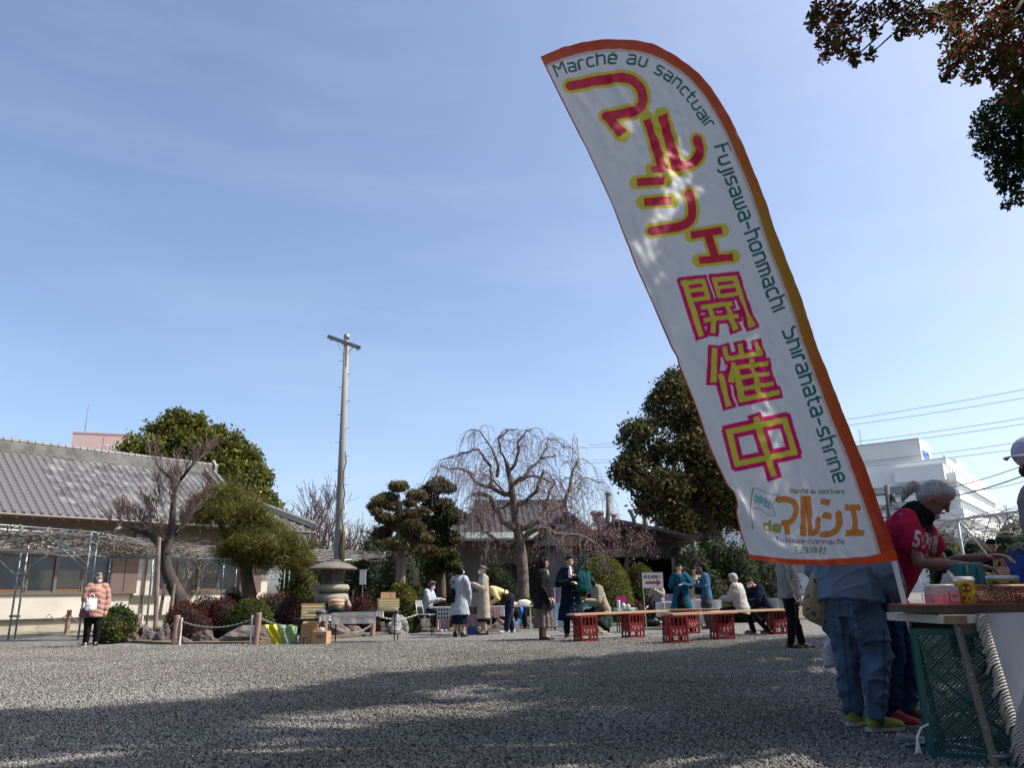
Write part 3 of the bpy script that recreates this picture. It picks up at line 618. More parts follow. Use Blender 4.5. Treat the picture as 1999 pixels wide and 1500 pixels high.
shrub('small brown clipped mound under the old pine', [dome(420, 485, 1148, 21.5, .2)], m_lf_rb, 5000, .021, m2=m_lf_olive)
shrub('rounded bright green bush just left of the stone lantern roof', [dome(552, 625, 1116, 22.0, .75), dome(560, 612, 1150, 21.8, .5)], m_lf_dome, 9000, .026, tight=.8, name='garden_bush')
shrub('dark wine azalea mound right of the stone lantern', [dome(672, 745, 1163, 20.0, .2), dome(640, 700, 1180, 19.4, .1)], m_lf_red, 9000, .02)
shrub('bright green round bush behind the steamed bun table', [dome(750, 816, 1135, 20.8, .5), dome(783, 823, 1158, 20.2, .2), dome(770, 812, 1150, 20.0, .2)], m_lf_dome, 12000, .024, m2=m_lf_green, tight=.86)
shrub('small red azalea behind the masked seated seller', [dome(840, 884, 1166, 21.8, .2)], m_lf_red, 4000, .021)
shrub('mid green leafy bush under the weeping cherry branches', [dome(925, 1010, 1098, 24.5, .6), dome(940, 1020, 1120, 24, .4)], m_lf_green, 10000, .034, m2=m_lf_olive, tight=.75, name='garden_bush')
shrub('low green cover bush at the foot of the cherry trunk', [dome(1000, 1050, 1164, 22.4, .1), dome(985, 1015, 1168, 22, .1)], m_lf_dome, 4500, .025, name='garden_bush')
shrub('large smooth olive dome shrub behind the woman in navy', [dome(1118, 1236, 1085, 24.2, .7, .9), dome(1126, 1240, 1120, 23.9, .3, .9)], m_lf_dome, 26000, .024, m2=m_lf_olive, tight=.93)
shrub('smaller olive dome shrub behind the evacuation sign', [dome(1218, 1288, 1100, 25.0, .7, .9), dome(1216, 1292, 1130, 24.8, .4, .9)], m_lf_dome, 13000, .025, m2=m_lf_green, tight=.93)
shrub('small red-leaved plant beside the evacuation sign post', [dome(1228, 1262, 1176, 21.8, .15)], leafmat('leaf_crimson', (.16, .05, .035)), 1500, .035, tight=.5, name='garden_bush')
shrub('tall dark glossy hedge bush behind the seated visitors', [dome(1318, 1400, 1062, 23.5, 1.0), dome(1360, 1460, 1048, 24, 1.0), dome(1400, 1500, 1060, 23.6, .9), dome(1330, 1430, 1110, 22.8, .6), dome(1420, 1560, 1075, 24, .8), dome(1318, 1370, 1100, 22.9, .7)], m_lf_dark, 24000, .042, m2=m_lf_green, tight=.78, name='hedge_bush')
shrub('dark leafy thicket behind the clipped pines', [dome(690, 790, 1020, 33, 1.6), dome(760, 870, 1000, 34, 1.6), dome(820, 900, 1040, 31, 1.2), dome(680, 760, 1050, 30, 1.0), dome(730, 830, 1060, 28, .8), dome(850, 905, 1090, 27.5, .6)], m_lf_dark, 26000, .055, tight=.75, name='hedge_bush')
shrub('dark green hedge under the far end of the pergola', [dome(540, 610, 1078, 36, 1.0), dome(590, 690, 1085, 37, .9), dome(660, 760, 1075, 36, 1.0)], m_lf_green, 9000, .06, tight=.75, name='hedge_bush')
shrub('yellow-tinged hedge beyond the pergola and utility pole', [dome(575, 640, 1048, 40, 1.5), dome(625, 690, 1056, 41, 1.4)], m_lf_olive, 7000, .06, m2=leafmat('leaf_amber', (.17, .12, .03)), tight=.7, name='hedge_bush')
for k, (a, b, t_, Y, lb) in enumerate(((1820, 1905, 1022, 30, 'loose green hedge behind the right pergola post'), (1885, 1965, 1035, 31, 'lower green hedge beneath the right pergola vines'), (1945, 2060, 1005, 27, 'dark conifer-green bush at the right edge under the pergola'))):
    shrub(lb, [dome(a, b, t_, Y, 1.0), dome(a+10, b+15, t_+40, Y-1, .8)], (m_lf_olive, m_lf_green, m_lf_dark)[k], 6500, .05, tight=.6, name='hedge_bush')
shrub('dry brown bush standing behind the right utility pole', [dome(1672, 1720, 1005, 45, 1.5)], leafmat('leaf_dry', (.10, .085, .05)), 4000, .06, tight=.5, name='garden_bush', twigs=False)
# ---- bare trees
def grow(mb, p, d, L, r, depth, spread=.55, up=.15, n=4, rmin=.004, kink=.18, sides=4, ends=None, shrink=.72):
    pts = [Vector(p)]; d = Vector(d).normalized(); rs = [r]
    for i in range(n):
        d = (d+Vector((rnd.gauss(0, kink), rnd.gauss(0, kink), rnd.gauss(0, kink)+up*.3))).normalized()
        pts.append(pts[-1]+d*L/n); rs.append(max(rmin, r*(1-.45*(i+1)/n)))
    mb.tube(pts, rs, sides if r > .012 else 3, caps=False)
    if depth == 0:
        if ends is not None: ends.append(pts[-1])
        return
    k = rnd.choice((2, 3, 3))
    for j in range(k+ (1 if depth > 1 else 0)):
        i = rnd.randint(1, n); a = rnd.uniform(0, 2*PI); x, y, z = frame(d)
        nd = (d+(x*math.cos(a)+y*math.sin(a))*spread*rnd.uniform(.7, 1.4)+Vector((0, 0, up))).normalized()
        grow(mb, pts[i], nd, L*shrink*rnd.uniform(.7, 1.15), rs[i]*.62, depth-1, spread, up, n, rmin, kink, sides, ends, shrink)
def bare_tree(label, px, pyb, Y, h, n=6, group='bare reddish trees beyond the pergola'):
    b = A(px, pyb, Y); b.z = 0; t = thing('bare_tree', label, 'tree', b, 0, group); tr = MB(); tw = MB()
    tr.tube([b, b+Vector((.1, 0, h*.45))], [.16, .11], 6)
    for k in range(n):
        a = 2*PI*k/n; s = b+Vector((0, 0, h*(.3+.2*rnd.random()))); grow(tw, s, (math.cos(a)*.7, math.sin(a)*.7, 1), h*.32, .07, 3, .5, .25, 3, .016, .15, 4)
    tr.build('trunk', m_bark, t, False, True); tw.build('branches', m_twig, t, False, True)
for i, (px, h) in enumerate(((560, 5.6), (590, 6.0), (617, 6.6), (648, 6.0), (672, 5.0))):
    bare_tree('leafless reddish-twigged tree, %s beyond the tiled roof corner' % ('first and lowest', 'second', 'third and tallest', 'fourth', 'fifth and farthest right')[i], px, 1100, 46+rnd.uniform(-2, 3), h)
# crooked plum with dark trunk
def plum():
    Y = 19.2; P = lambda x, y, dy=0: A(x, y, Y+dy); b = P(347, 1172); t = thing('plum_tree', 'crooked dark leafless plum tree propped by grey poles before the house', 'tree', (b.x, b.y, 0))
    tr = MB(); tr.tube([Vector((b.x, b.y, 0)), P(350, 1165), P(336, 1140), P(324, 1108), P(322, 1080), P(332, 1050), P(336, 1020), P(338, 990), P(341, 960), P(352, 938)], [.22, .19, .16, .14, .13, .11, .085, .07, .055, .04], 10)
    tr.tube([P(328, 1085), P(312, 1062), P(292, 1044, .1), P(262, 1032, -.1), P(236, 1030, -.3)], [.12, .10, .075, .055, .045], 8)
    tr.tube([P(322, 1090), P(305, 1055), P(294, 1042)], [.10, .07, .06], 8)
    tr.tube([P(330, 1055), P(355, 1028, .2), P(378, 1000, .3), P(395, 975, .4)], [.08, .06, .045, .03], 7)
    tr.tube([P(342, 960), P(334, 935), P(312, 915)], [.05, .035, .02], 6); tr.tube([P(352, 938), P(370, 915), P(385, 900)], [.04, .03, .015], 6)
    tr.build('trunk', m_barkd, t, True, True)
    MB().tube([P(236, 1030, -.3), P(228, 1034, -.32), P(222, 1042, -.33)], [.045, .04, .03], 7).build('cut_limb', m_cut, t, True, True)
    tw = MB()
    for (x, y, dx) in ((300, 1040, -1), (285, 1035, -1), (270, 1030, -1), (255, 1028, -1), (240, 1026, -1), (310, 1020, -.6), (322, 1000, -.4), (336, 985, -.5), (338, 965, .3), (341, 950, -.2), (352, 938, 0), (312, 915, -.6), (385, 900, .5), (370, 915, .4), (360, 1020, .8), (378, 1000, .8), (395, 975, .8), (345, 1040, .5), (332, 1060, -.3), (326, 960, -.8), (300, 1000, -.8)):
        for _ in range(3): grow(tw, P(x, y, rnd.uniform(-.3, .3)), (dx*.8+rnd.uniform(-.5, .5), rnd.uniform(-.6, .6), .7), .37, .014, 3, .5, .35, 3, .0045, .14, 3)
    tw.build('branches', m_twig, t, False, True)
    # pale shrub twigs behind the trunk
    s = MB(); b2 = P(372, 1165, 1.2)
    for _ in range(9): grow(s, b2+Vector((rnd.uniform(-.2, .2), 0, -.4)), (rnd.uniform(-.5, .7), rnd.uniform(-.4, .4), 1), .65, .02, 3, .55, .2, 3, .006, .2, 3)
    t2 = thing('bare_shrub', 'pale tangle of bare shrub twigs behind the plum trunk', 'shrub', (b2.x, b2.y, 0)); s.build('branches', m_barkg, t2, False, True)
plum()
for (x, y0, y1, Y, r, lb) in ((308, 1050, 1226, 18.4, .052, 'tall grey wooden prop pole under the plum branch'), (338, 1140, 1185, 18.8, .04, 'short grey stake at the plum trunk')):
    p, q = A(x+2, y0, Y), A(x-3, y1, Y); q.z = 0
    tag(MB().tube([q, p], r, 9).build('prop_pole', m_barkg), lb, 'pole')
p, q = A(322, 1142, 19.0), A(312, 1200, 18.6); tag(MB().bar(q, p, .07, .05).build('prop_plank', m_darkwood), 'dark slanting prop plank beside the plum trunk', 'plank')
# old garden pine
def pads_tree(name, label, trunk, radii, pads, m, n, leaf, Y, limbs, barkm, m2=None, flat=.45, base=None, needle=False, clump=.16):
    b = Vector(trunk[0]); t = thing(name, label, 'tree', (b.x, b.y, 0)); tk = MB(); tk.tube([Vector((b.x, b.y, 0))]+trunk, [radii[0]*1.15]+radii, 9)
    for lp, r in limbs: tk.tube(lp, r, 6)
    tk.build('trunk', barkm, t, True, True)
    B = [(*p[:3], p[3], p[3], p[3]*flat) for p in pads]; sm = clump_blobs(B, len(pads)*9, clump)
    C = np.concatenate([blob_points(sm, int(n*.7), .3), blob_points(B, int(n*.3), .6)])
    V = leaf_quads(C, leaf, .6, .06 if needle else .4)
    if m2:
        k = rng.random(len(C)) < .35; V = V.reshape(-1, 4, 3); bulk('crown', V[~k].reshape(-1, 3), 4, m, t, True); bulk('crown', V[k].reshape(-1, 3), 4, m2, t, True)
    else: bulk('crown', V, 4, m, t, True)
    return t
def pd(px, py, r, Y): p = A(px, py, Y); return (p.x, p.y, p.z, r*Y/1500)
Yp = 21.5; P = lambda x, y, d=0: A(x, y, Yp+d)
pads_tree('pine_tree', 'old spreading pine with soft yellow-green needles before the house', [P(487, 1160), P(480, 1120), P(482, 1085), P(470, 1060), P(440, 1045)], [.19, .17, .15, .12, .10],
    [pd(*a) for a in ((400, 985, 30, 21), (430, 972, 34, 21.4), (465, 985, 34, 21.6), (490, 1000, 30, 21.2), (440, 1005, 26, 20.8), (500, 1030, 36, 21.4), (530, 1040, 34, 21.8), (555, 1058, 28, 21.5), (520, 1065, 34, 21), (480, 1062, 30, 20.8), (470, 1040, 28, 21.2), (560, 1085, 22, 21.6), (540, 1078, 26, 22), (505, 1090, 20, 21), (395, 1010, 22, 20.8), (445, 1075, 20, 21), (575, 1075, 20, 21.6), (590, 1092, 16, 21.6), (520, 1100, 18, 21.2), (575, 1100, 16, 21.4), (470, 1095, 18, 21.0), (380, 1000, 18, 20.9), (415, 965, 16, 21.3), (455, 962, 18, 21.5))], m_needle, 64000, .105, Yp,
    [([P(440, 1045), P(428, 1020), P(425, 1000), P(395, 985)], [.09, .07, .05, .03]), ([P(470, 1060), P(500, 1050), P(540, 1052)], [.08, .06, .03]), ([P(428, 1015), P(455, 1000), P(480, 995)], [.06, .04, .02])], m_bark, leafmat('pine_needle_yellow', (.17, .155, .045)), flat=.66, needle=True, clump=.5)
# clipped cloud trees
Yc = 24.0; P = lambda x, y, d=0: A(x, y, Yc+d)
pads_tree('cloud_pruned_tree', 'brownish cloud-pruned tree with separate rounded pads and pale trunk', [P(782, 1135), P(783, 1100), P(782, 1060), P(778, 1020), P(780, 985), P(777, 965)], [.15, .14, .125, .11, .08, .05],
    [pd(*a) for a in ((779, 951, 20, 24), (757, 972, 20, 24), (741, 978, 18, 23.8), (729, 990, 16, 23.8), (736, 1000, 13, 23.6), (812, 968, 22, 24.2), (800, 982, 16, 24), (765, 988, 18, 24), (752, 1012, 20, 23.8), (795, 1005, 24, 24), (822, 1000, 18, 24.2), (770, 1022, 22, 24), (805, 1030, 26, 23.8), (745, 1040, 20, 24.2), (776, 1062, 24, 23.6), (825, 1052, 20, 24), (832, 1076, 22, 23.5), (800, 1052, 18, 24.2))], m_pod, 36000, .045, Yc,
    [([P(782, 1040), P(755, 1030), P(745, 1012)], [.06, .045, .02]), ([P(780, 1000), P(750, 992), P(732, 995)], [.05, .035, .02]), ([P(782, 1020), P(808, 1000), P(815, 975)], [.05, .035, .02]), ([P(783, 1090), P(800, 1082), P(830, 1080)], [.04, .03, .02])], m_barkg, leafmat('podocarpus_light', (.17, .14, .08)), flat=.60, clump=.15)
Yc = 25.5
pads_tree('cloud_pruned_tree', 'darker green pruned tree between the brown cloud tree and grey wall', [P(862, 1150), P(860, 1110), P(857, 1050), P(852, 1000), P(855, 960)], [.15, .13, .11, .09, .05],
    [pd(*a) for a in ((856, 948, 24, 25.5), (838, 960, 20, 25.5), (873, 953, 18, 25.6), (868, 990, 24, 25.5), (845, 985, 22, 25.6), (890, 1010, 22, 25.3), (860, 1020, 26, 25.5), (850, 1055, 24, 25.3), (880, 1050, 22, 25.5), (868, 1085, 26, 25.2), (885, 1105, 18, 25), (848, 1110, 22, 25.2), (838, 1020, 22, 25.8))], m_lf_dark, 26000, .055, Yc,
    [([P(857, 1050), P(880, 1030), P(890, 1010)], [.06, .04, .02])], m_bark, m_lf_olive, flat=.7, clump=.24)
# ---- weeping cherry
def cherry():
    Y = 23.0; Q = lambda x, y, d=0: A(700+x*.2751, 800+y*.2751, Y+d)
    b = Q(1165, 1200); t = thing('weeping_cherry_tree', 'large weeping cherry tree with drooping bare pink-budded branches', 'tree', (b.x, b.y, 0))
    limbs = [([(1170, 1330), (1165, 1200), (1160, 1050), (1135, 900), (1115, 760), (1100, 650), (1085, 540), (1065, 450), (1048, 370)], .19, .06, 0),
        ([(1130, 860), (1060, 820), (1010, 770), (975, 690), (930, 620), (870, 595), (810, 600)], .11, .06, -.8), ([(1105, 620), (1040, 600), (975, 570), (940, 530), (945, 460), (935, 400)], .09, .05, .6),
        ([(1085, 540), (1130, 510), (1180, 470), (1220, 420), (1290, 350), (1400, 330)], .08, .025, .8), ([(1120, 680), (1190, 650), (1250, 590), (1290, 510), (1315, 430)], .08, .03, -.7),
        ([(1150, 850), (1230, 810), (1290, 780), (1320, 725), (1400, 700), (1465, 685), (1480, 600), (1505, 520), (1515, 440), (1565, 350)], .12, .03, .9), ([(1060, 430), (1110, 390), (1135, 300), (1130, 240), (1185, 160), (1245, 130)], .06, .015, -.3),
        ([(950, 550), (870, 540), (820, 510), (790, 450), (720, 415), (640, 420), (580, 395)], .06, .02, -1.0), ([(935, 400), (895, 350), (855, 285), (780, 300), (700, 330), (600, 350)], .05, .015, .5),
        ([(1180, 900), (1270, 850), (1350, 855), (1400, 890), (1480, 890), (1580, 895), (1670, 950)], .09, .03, -1.2), ([(1140, 900), (1060, 960), (1000, 930), (880, 850), (845, 760), (825, 680)], .06, .03, -.6),
        ([(1290, 350), (1335, 270), (1340, 205), (1420, 225), (1460, 270)], .035, .012, 1.0), ([(985, 480), (985, 370), (940, 270), (860, 150), (790, 145)], .05, .012, .2),
        ([(1048, 370), (1010, 300), (990, 200), (1060, 150), (1120, 140)], .04, .012, -.5), ([(1490, 590), (1560, 540), (1600, 480), (1700, 520)], .04, .012, .9), ([(1320, 725), (1340, 600), (1400, 520), (1330, 440)], .05, .015, -.4), ([(1040, 600), (960, 500), (900, 460), (780, 460)], .04, .012, -1.5),
        ([(1085, 540), (1150, 480), (1260, 470), (1400, 540), (1450, 640)], .05, .012, -1.6), ([(1100, 640), (1020, 700), (900, 720), (760, 700)], .05, .012, 1.6)]
    tr = MB(); tw = MB(); ends = []; starts = []
    for k, (L, r0, r1, dd) in enumerate(limbs):
        n = len(L); pts = [Q(x, y, dd*i/(n-1)) for i, (x, y) in enumerate(L)]
        if k == 0: pts[0].z = 0
        fine = []
        for i in range(n-1):
            for s in range(3):
                q = pts[i].lerp(pts[i+1], s/3); 
                if k: q = q+Vector((rnd.gauss(0, .015), rnd.gauss(0, .02), rnd.gauss(0, .015)))
                fine.append(q)
        fine.append(pts[-1]); N = len(fine); R = [(r0+(r1-r0)*i/(N-1)) for i in range(N)]
        if k == 0: R[0] = .26; R[1] = .22
        tr.tube(fine, R, 9 if k == 0 else 7)
        if k: starts += [(fine[i], i/N) for i in range(N//4, N)]
        else: starts += [(fine[i], .7) for i in range(N*2//3, N)]
    cx = Vector(Q(1080, 700))
    def droop(p, L, out, r=.0085, lvl=0):
        pts = [Vector(p)]; d = Vector((out.x, out.y, rnd.uniform(.0, .45))).normalized(); n = 9; step = L/n; rs = []
        for i in range(n):
            d = (d+Vector((rnd.gauss(0, .09), rnd.gauss(0, .09), -.27-.05*i))).normalized(); q = pts[-1]+d*step
            if q.z < .9: break
            pts.append(q)
        if len(pts) < 3: return
        N = len(pts); tw.tube(pts, [max(.0035, r*(1-.7*i/N)) for i in range(N)], 3, caps=False)
        for i in range(1, N):
            for _ in range(1+lvl): ends.append(pts[i]+Vector((rnd.gauss(0, .02), rnd.gauss(0, .02), rnd.gauss(0, .05))))
        if lvl < 1:
            for _ in range(4):
                i = rnd.randint(1, N-2); a = rnd.uniform(0, 2*PI); droop(pts[i], L*rnd.uniform(.35, .7), out*.4+Vector((math.cos(a)*.8, math.sin(a)*.8, 0)), r*.6, lvl+1)
    for p, f in starts:
        for _ in range(2 if f > .45 else 1):
            out = Vector((p.x-cx.x, p.y-cx.y, 0)); out = out.normalized()*.7 if out.length > .2 else Vector((0, 0, 0)); a = rnd.uniform(0, 2*PI)
            droop(p, rnd.uniform(.55, 1.5), out*.6+Vector((math.cos(a)*.7, math.sin(a)*.7, 0)))
    # burr ends
    tr.build('trunk', mat('cherry_bark', (.135, .105, .09), .9, var=.4, scale=5, bump=.9, bscale=16, stretch=(1, 1, 1.6)), t, True, True); tw.build('branches', m_twigp, t, False, True)
    e = np.array([list(p) for p in ends]); print('cherry buds', len(e)); k = rng.random(len(e)) < .42; e = e[k]
    bulk('buds', leaf_quads(e, .015, 0, .8), 4, m_bud, t, True)
cherry()
# low plum in bud right of the cherry
def budding():
    Y = 22.6; t = thing('plum_tree', 'low pink-budded plum bush between the cherry and the dome shrub', 'tree', (A(1180, 1150, Y+3).x, Y+3, 0)); tw = MB(); ends = []
    for (x, y) in ((1180, 1090), (1200, 1085), (1160, 1080), (1225, 1085), (1140, 1070)):
        p = A(x, y, Y+2.6); tw.tube([Vector((A(1180, 1150, Y+3).x, Y+3, 0)), p], [.05, .03], 5)
        for _ in range(5): grow(tw, p, (rnd.uniform(-1, 1), rnd.uniform(-.5, .5), .6), .6, .018, 3, .6, .1, 3, .005, .2, 3, ends)
    tw.build('branches', m_twig, t, False, True); e = np.array([list(p) for p in ends]); e = np.repeat(e, 2, 0)+rng.normal(size=(len(e)*2, 3))*.05
    bulk('buds', leaf_quads(e, .016, 0, .8), 4, m_bud, t, True)
budding()
# pollarded trunks beyond the roofs
for i, (x, y0, x2, y1, r, lb) in enumerate(((1178, 1050, 1160, 1003, .17, 'thick pollarded trunk cut short, leftmost above the house roof'), (1183, 1050, 1187, 965, .13, 'tall thin pollarded trunk above the house roof'), (1176, 1050, 1172, 1003, .15, 'stubby pollarded trunk beside the tall thin one'), (1193, 1030, 1198, 1007, .12, 'pollarded stub with two knobs above the shed ridge'), (1240, 1030, 1230, 998, .11, 'dark pollarded stub leaning left above the shed roof'), (1262, 1040, 1251, 980, .13, 'leaning bare trunk left of the bronze evergreen'), (1352, 1060, 1340, 1000, .15, 'grey pollarded trunk under the bronze evergreen crown'))):
    Y = 38; p = A(x, y0, Y); q = A(x2, y1, Y); t = thing('pollarded_tree', lb, 'tree', (p.x, p.y, 0))
    m_ = MB().tube([(p.x, p.y, 0), p, p.lerp(q, .6)+Vector((.05, 0, 0)), q], [r*1.3, r, r*.85, r*.9], 8); m_.ell(q, (r*1.25, r*1.25, r*.9), n=8, m=6)
    a = p.lerp(q, .4); m_.tube([a, a+Vector((.3, 0, .45))], [r*.5, r*.35], 6); m_.build('trunk', m_barkg, t, True, True)
# ---- trees over the yard: crowns reach in from the upper right and shade the gravel
def overhead():
    def in_frame(p, mg=40):
        x, y = project(p); return -mg < x < 1999+mg and -mg < y < 1500+mg
    ta = thing('overhanging_tree', 'large tree whose red-tinged leafy branches hang in at the upper right', 'tree', (7.5, 6.0, 0))
    tb = thing('overhanging_tree', 'dark green leafy tree edge at right below the red-tinged branches', 'tree', (9.5, 10.5, 0))
    # parts of the crowns seen in the picture
    sprigs = []; br = MB()
    def seen(px, py, r, Y, n, dens): p = A(px, py, Y); sprigs.append((p, r*Y/1500, n, dens))
    Yr = 7.6
    for a in ((1600, 20, 30), (1640, 30, 36), (1615, 75, 30), (1650, 85, 34), (1690, 35, 30), (1665, 115, 20), (1610, 112, 16), (1735, 15, 26), (1770, 30, 34), (1760, 62, 16), (1800, 40, 34), (1840, 30, 36), (1700, 105, 16), (1705, 65, 18), (1590, 45, 20), (1868, 70, 36), (1860, 115, 28), (1850, 145, 20), (1900, 90, 40), (1900, 140, 30), (1940, 60, 45), (1950, 120, 40), (1985, 90, 45), (1990, 150, 40), (1880, 20, 40), (1960, 20, 45), (1945, 155, 20), (1975, 180, 24), (1995, 20, 45), (2010, 120, 45)):
        seen(a[0], a[1], a[2], Yr+rnd.uniform(-.5, .9), None, 'r')
    R = []
    for p, r, _, k in sprigs:
        n = int(150*(r/.15)**2); d = rng.normal(size=(n, 3)); d /= np.linalg.norm(d, axis=1)[:, None]
        R.append(np.array(p)+d*(rng.random(n)**.45)[:, None]*r*np.array([1.0, 1.3, .95]))
        q = p+Vector((.35, .1, .35)); br.tube([p-Vector((.05, 0, .08)), p, q], [.003, .006, .012], 4, caps=False)
    R = np.concatenate(R); k = rng.random(len(R))
    P3 = np.array([list(A(x, y, Yr)) for x, y in ((1560, 0), (1999, 0))])
    def hang(V):  # leaves hang down
        return V
    bulk('leaves', leaf_quads(R[k < .55], .036, 0, .55), 4, m_lf_over_r, ta, True); bulk('leaves', leaf_quads(R[k >= .55], .036, 0, .55), 4, m_lf_over_g, ta, True)
    for (x0, y0, x1, y1) in ((2040, -60, 1880, 40), (1880, 40, 1760, 30), (2020, -40, 1940, 120), (1800, -60, 1640, 60), (1900, -40, 1700, 30), (1745, -60, 1735, 20)):
        p, q = A(x0, y0, 8.2), A(x1, y1, Yr); m_ = p.lerp(q, .5)+Vector((0, 0, .08)); br.tube([p, m_, q], [.035, .018, .006], 5)
    # second tree
    S = []; Yd = 11.5
    for a in ((1935, 215, 30), (1960, 200, 30), (1915, 235, 26), (1935, 265, 38), (1975, 250, 45), (1920, 290, 24), (1960, 300, 40), (1990, 300, 40), (1950, 335, 28), (1985, 350, 32), (1960, 365, 22), (1990, 385, 20), (1968, 400, 14), (2000, 220, 40), (1985, 210, 32), (2020, 300, 60), (2020, 200, 60), (1897, 262, 12), (2030, 380, 40)):
        p = A(a[0], a[1], Yd+rnd.uniform(-.5, .5)); r = a[2]*Yd/1500; n = int(230*(r/.22)**2); d = rng.normal(size=(n, 3)); d /= np.linalg.norm(d, axis=1)[:, None]
        S.append(np.array(p)+d*(rng.random(n)**.5)[:, None]*r)
    S = np.concatenate(S); bulk('leaves', leaf_quads(S, .042, .2, .5), 4, m_lf_dark, tb, True)
    # shading crown above the camera and beyond the frame: lobes spread along the sun's way from the shaded ground
    def shaded(x, y):                       # the outline of the shaded part of the yard
        xs = [-7.5, -4.57, -3.33, -2.26, -1.04, -.06, 1.09, 2.42, 4.7, 9, 14]; ys = [7.0, 7.35, 7.6, 8.85, 10.4, 11.5, 12.2, 13.2, 15.2, 18, 20]
        return y < np.interp(x, xs, ys)
    Lf = []; lob = []
    tries = 0
    while len(lob) < 1500 and tries < 120000:
        tries += 1; x = rnd.uniform(-7.5, 9); y = rnd.uniform(-1, 16.5) if rnd.random() < .35 else rnd.uniform(5, 15.5)
        if not shaded(x, y+.42): continue
        hgt = rnd.uniform(6.0, 20.0); p = Vector((x, y, 0))+S_DIR*(hgt/S_DIR.z)
        if in_frame(p, 130): continue
        dens = .5+.5*math.sin(x*.9+y*1.7+1.2)*math.sin(y*2.1-x*.5)
        edge = float(np.interp(x, [-7.5, -4.57, -3.33, -2.26, -1.04, -.06, 1.09, 2.42, 4.7, 9], [7.0, 7.35, 7.6, 8.85, 10.4, 11.5, 12.2, 13.2, 15.2, 18]))-y
        if edge > 2.4 and dens < .34: continue
        if y < 9 and x < 1.5 and edge > 2.8 and rnd.random() < .45: continue
        r = rnd.uniform(.28, .55) if edge > .6 else rnd.uniform(.25, .40); lob.append((p.x, p.y, p.z, r, r, r*.8))
    # the crown that stands between the sun and the banner, open where patches of sun come through
    fn_ = Vector((.38, -.92, .08)).normalized(); fb = Vector(A(1780, 1225, 4.95))
    gaps = [(1300, 335, 30), (1335, 372, 26), (1290, 425, 20), (1250, 505, 24), (1285, 560, 26), (1180, 200, 14), (1215, 250, 14), (1470, 650, 18), (1455, 720, 24), (1490, 770, 22), (1495, 845, 34), (1510, 900, 32), (1540, 945, 30), (1575, 985, 22), (1430, 985, 22), (1455, 1040, 26), (1500, 1075, 26), (1560, 1090, 22), (1340, 640, 18), (1600, 1010, 14), (1640, 1088, 14), (1352, 300, 12)]
    def on_flag(p):
        t = (fb-p).dot(fn_)/(-S_DIR).dot(fn_); q = p-S_DIR*t
        return project(q) if t > 0 else (-1, -1)
    jp = Vector(A(1742, 1275, 5.35))
    def clear(p, r):
        x, y = on_flag(p); k = 1500*r/4.9; v = p-jp
        if (v-S_DIR*v.dot(S_DIR)).length < r+.07: return False
        return not any((x-a)**2+(y-b)**2 < (g*1.15+k*.92)**2 for a, b, g in gaps)
    lob = [L for L in lob if clear(Vector(L[:3]), L[3])]; small = []
    for iy in range(46):
        for ix in range(16):
            py = 85+iy*22.5; px = 1062+(py-85)*.405+ix*25+rnd.uniform(-8, 8)+(-20 if py > 300 else 0); py += rnd.uniform(-8, 8)
            if px > 1790 or px > 1480+(py-300)*.36 and py > 300 or px > 1440 and py < 300: continue
            if any((px-a)**2+(py-b)**2 < (g*1.1+20)**2 for a, b, g in gaps): continue
            d = Vector(ray(px, py)); q = Vector(_C)+d*((fb-Vector(_C)).dot(fn_)/d.dot(fn_)); 
            for _ in range(6):
                p = q+S_DIR*rnd.uniform(3.6, 7.5)
                if not in_frame(p, 40): small.append((p.x, p.y, p.z, .10, .10, .10)); break
    print('shade lobes', len(lob), tries)
    C = blob_points(lob, 175000, .1)
    bulk('leaves', leaf_quads(C, .074, .6, .6), 4, m_lf_over_g, ta, True); C2 = blob_points(small, len(small)*30, .1, .02); bulk('leaves', leaf_quads(C2, .042, .6, .6), 4, m_lf_over_g, ta, True); print('small', len(small))
    tk = MB(); b = Vector((7.5, 5.0, 0)); tk.tube([b, b+Vector((-.1, 0, 3)), b+Vector((-.6, .2, 6)), b+Vector((-1.5, .5, 8.5))], [.38, .30, .22, .12], 12)
    for L in lob[::14]:
        q = Vector(L[:3]); s = b+Vector((-.5, .2, 5.5+rnd.random()*2)); m1 = s.lerp(q, .5)+Vector((0, 0, .4))
        if in_frame(m1, 60) or in_frame(s.lerp(q, .75)+Vector((0, 0, .2)), 60) or in_frame(s.lerp(q, .25)+Vector((0, 0, .2)), 60): continue
        br.tube([s, m1, q], [.06, .035, .01], 5)
    tk.build('trunk', m_bark, ta, True, True); br.build('branches', m_barkd, ta, True, True)
    MB().tube([(10.6, 11, 0), (10.5, 11, 4), (10.0, 11, 8)], [.3, .24, .12], 10).build('trunk', m_bark, tb, True, True)
overhead()

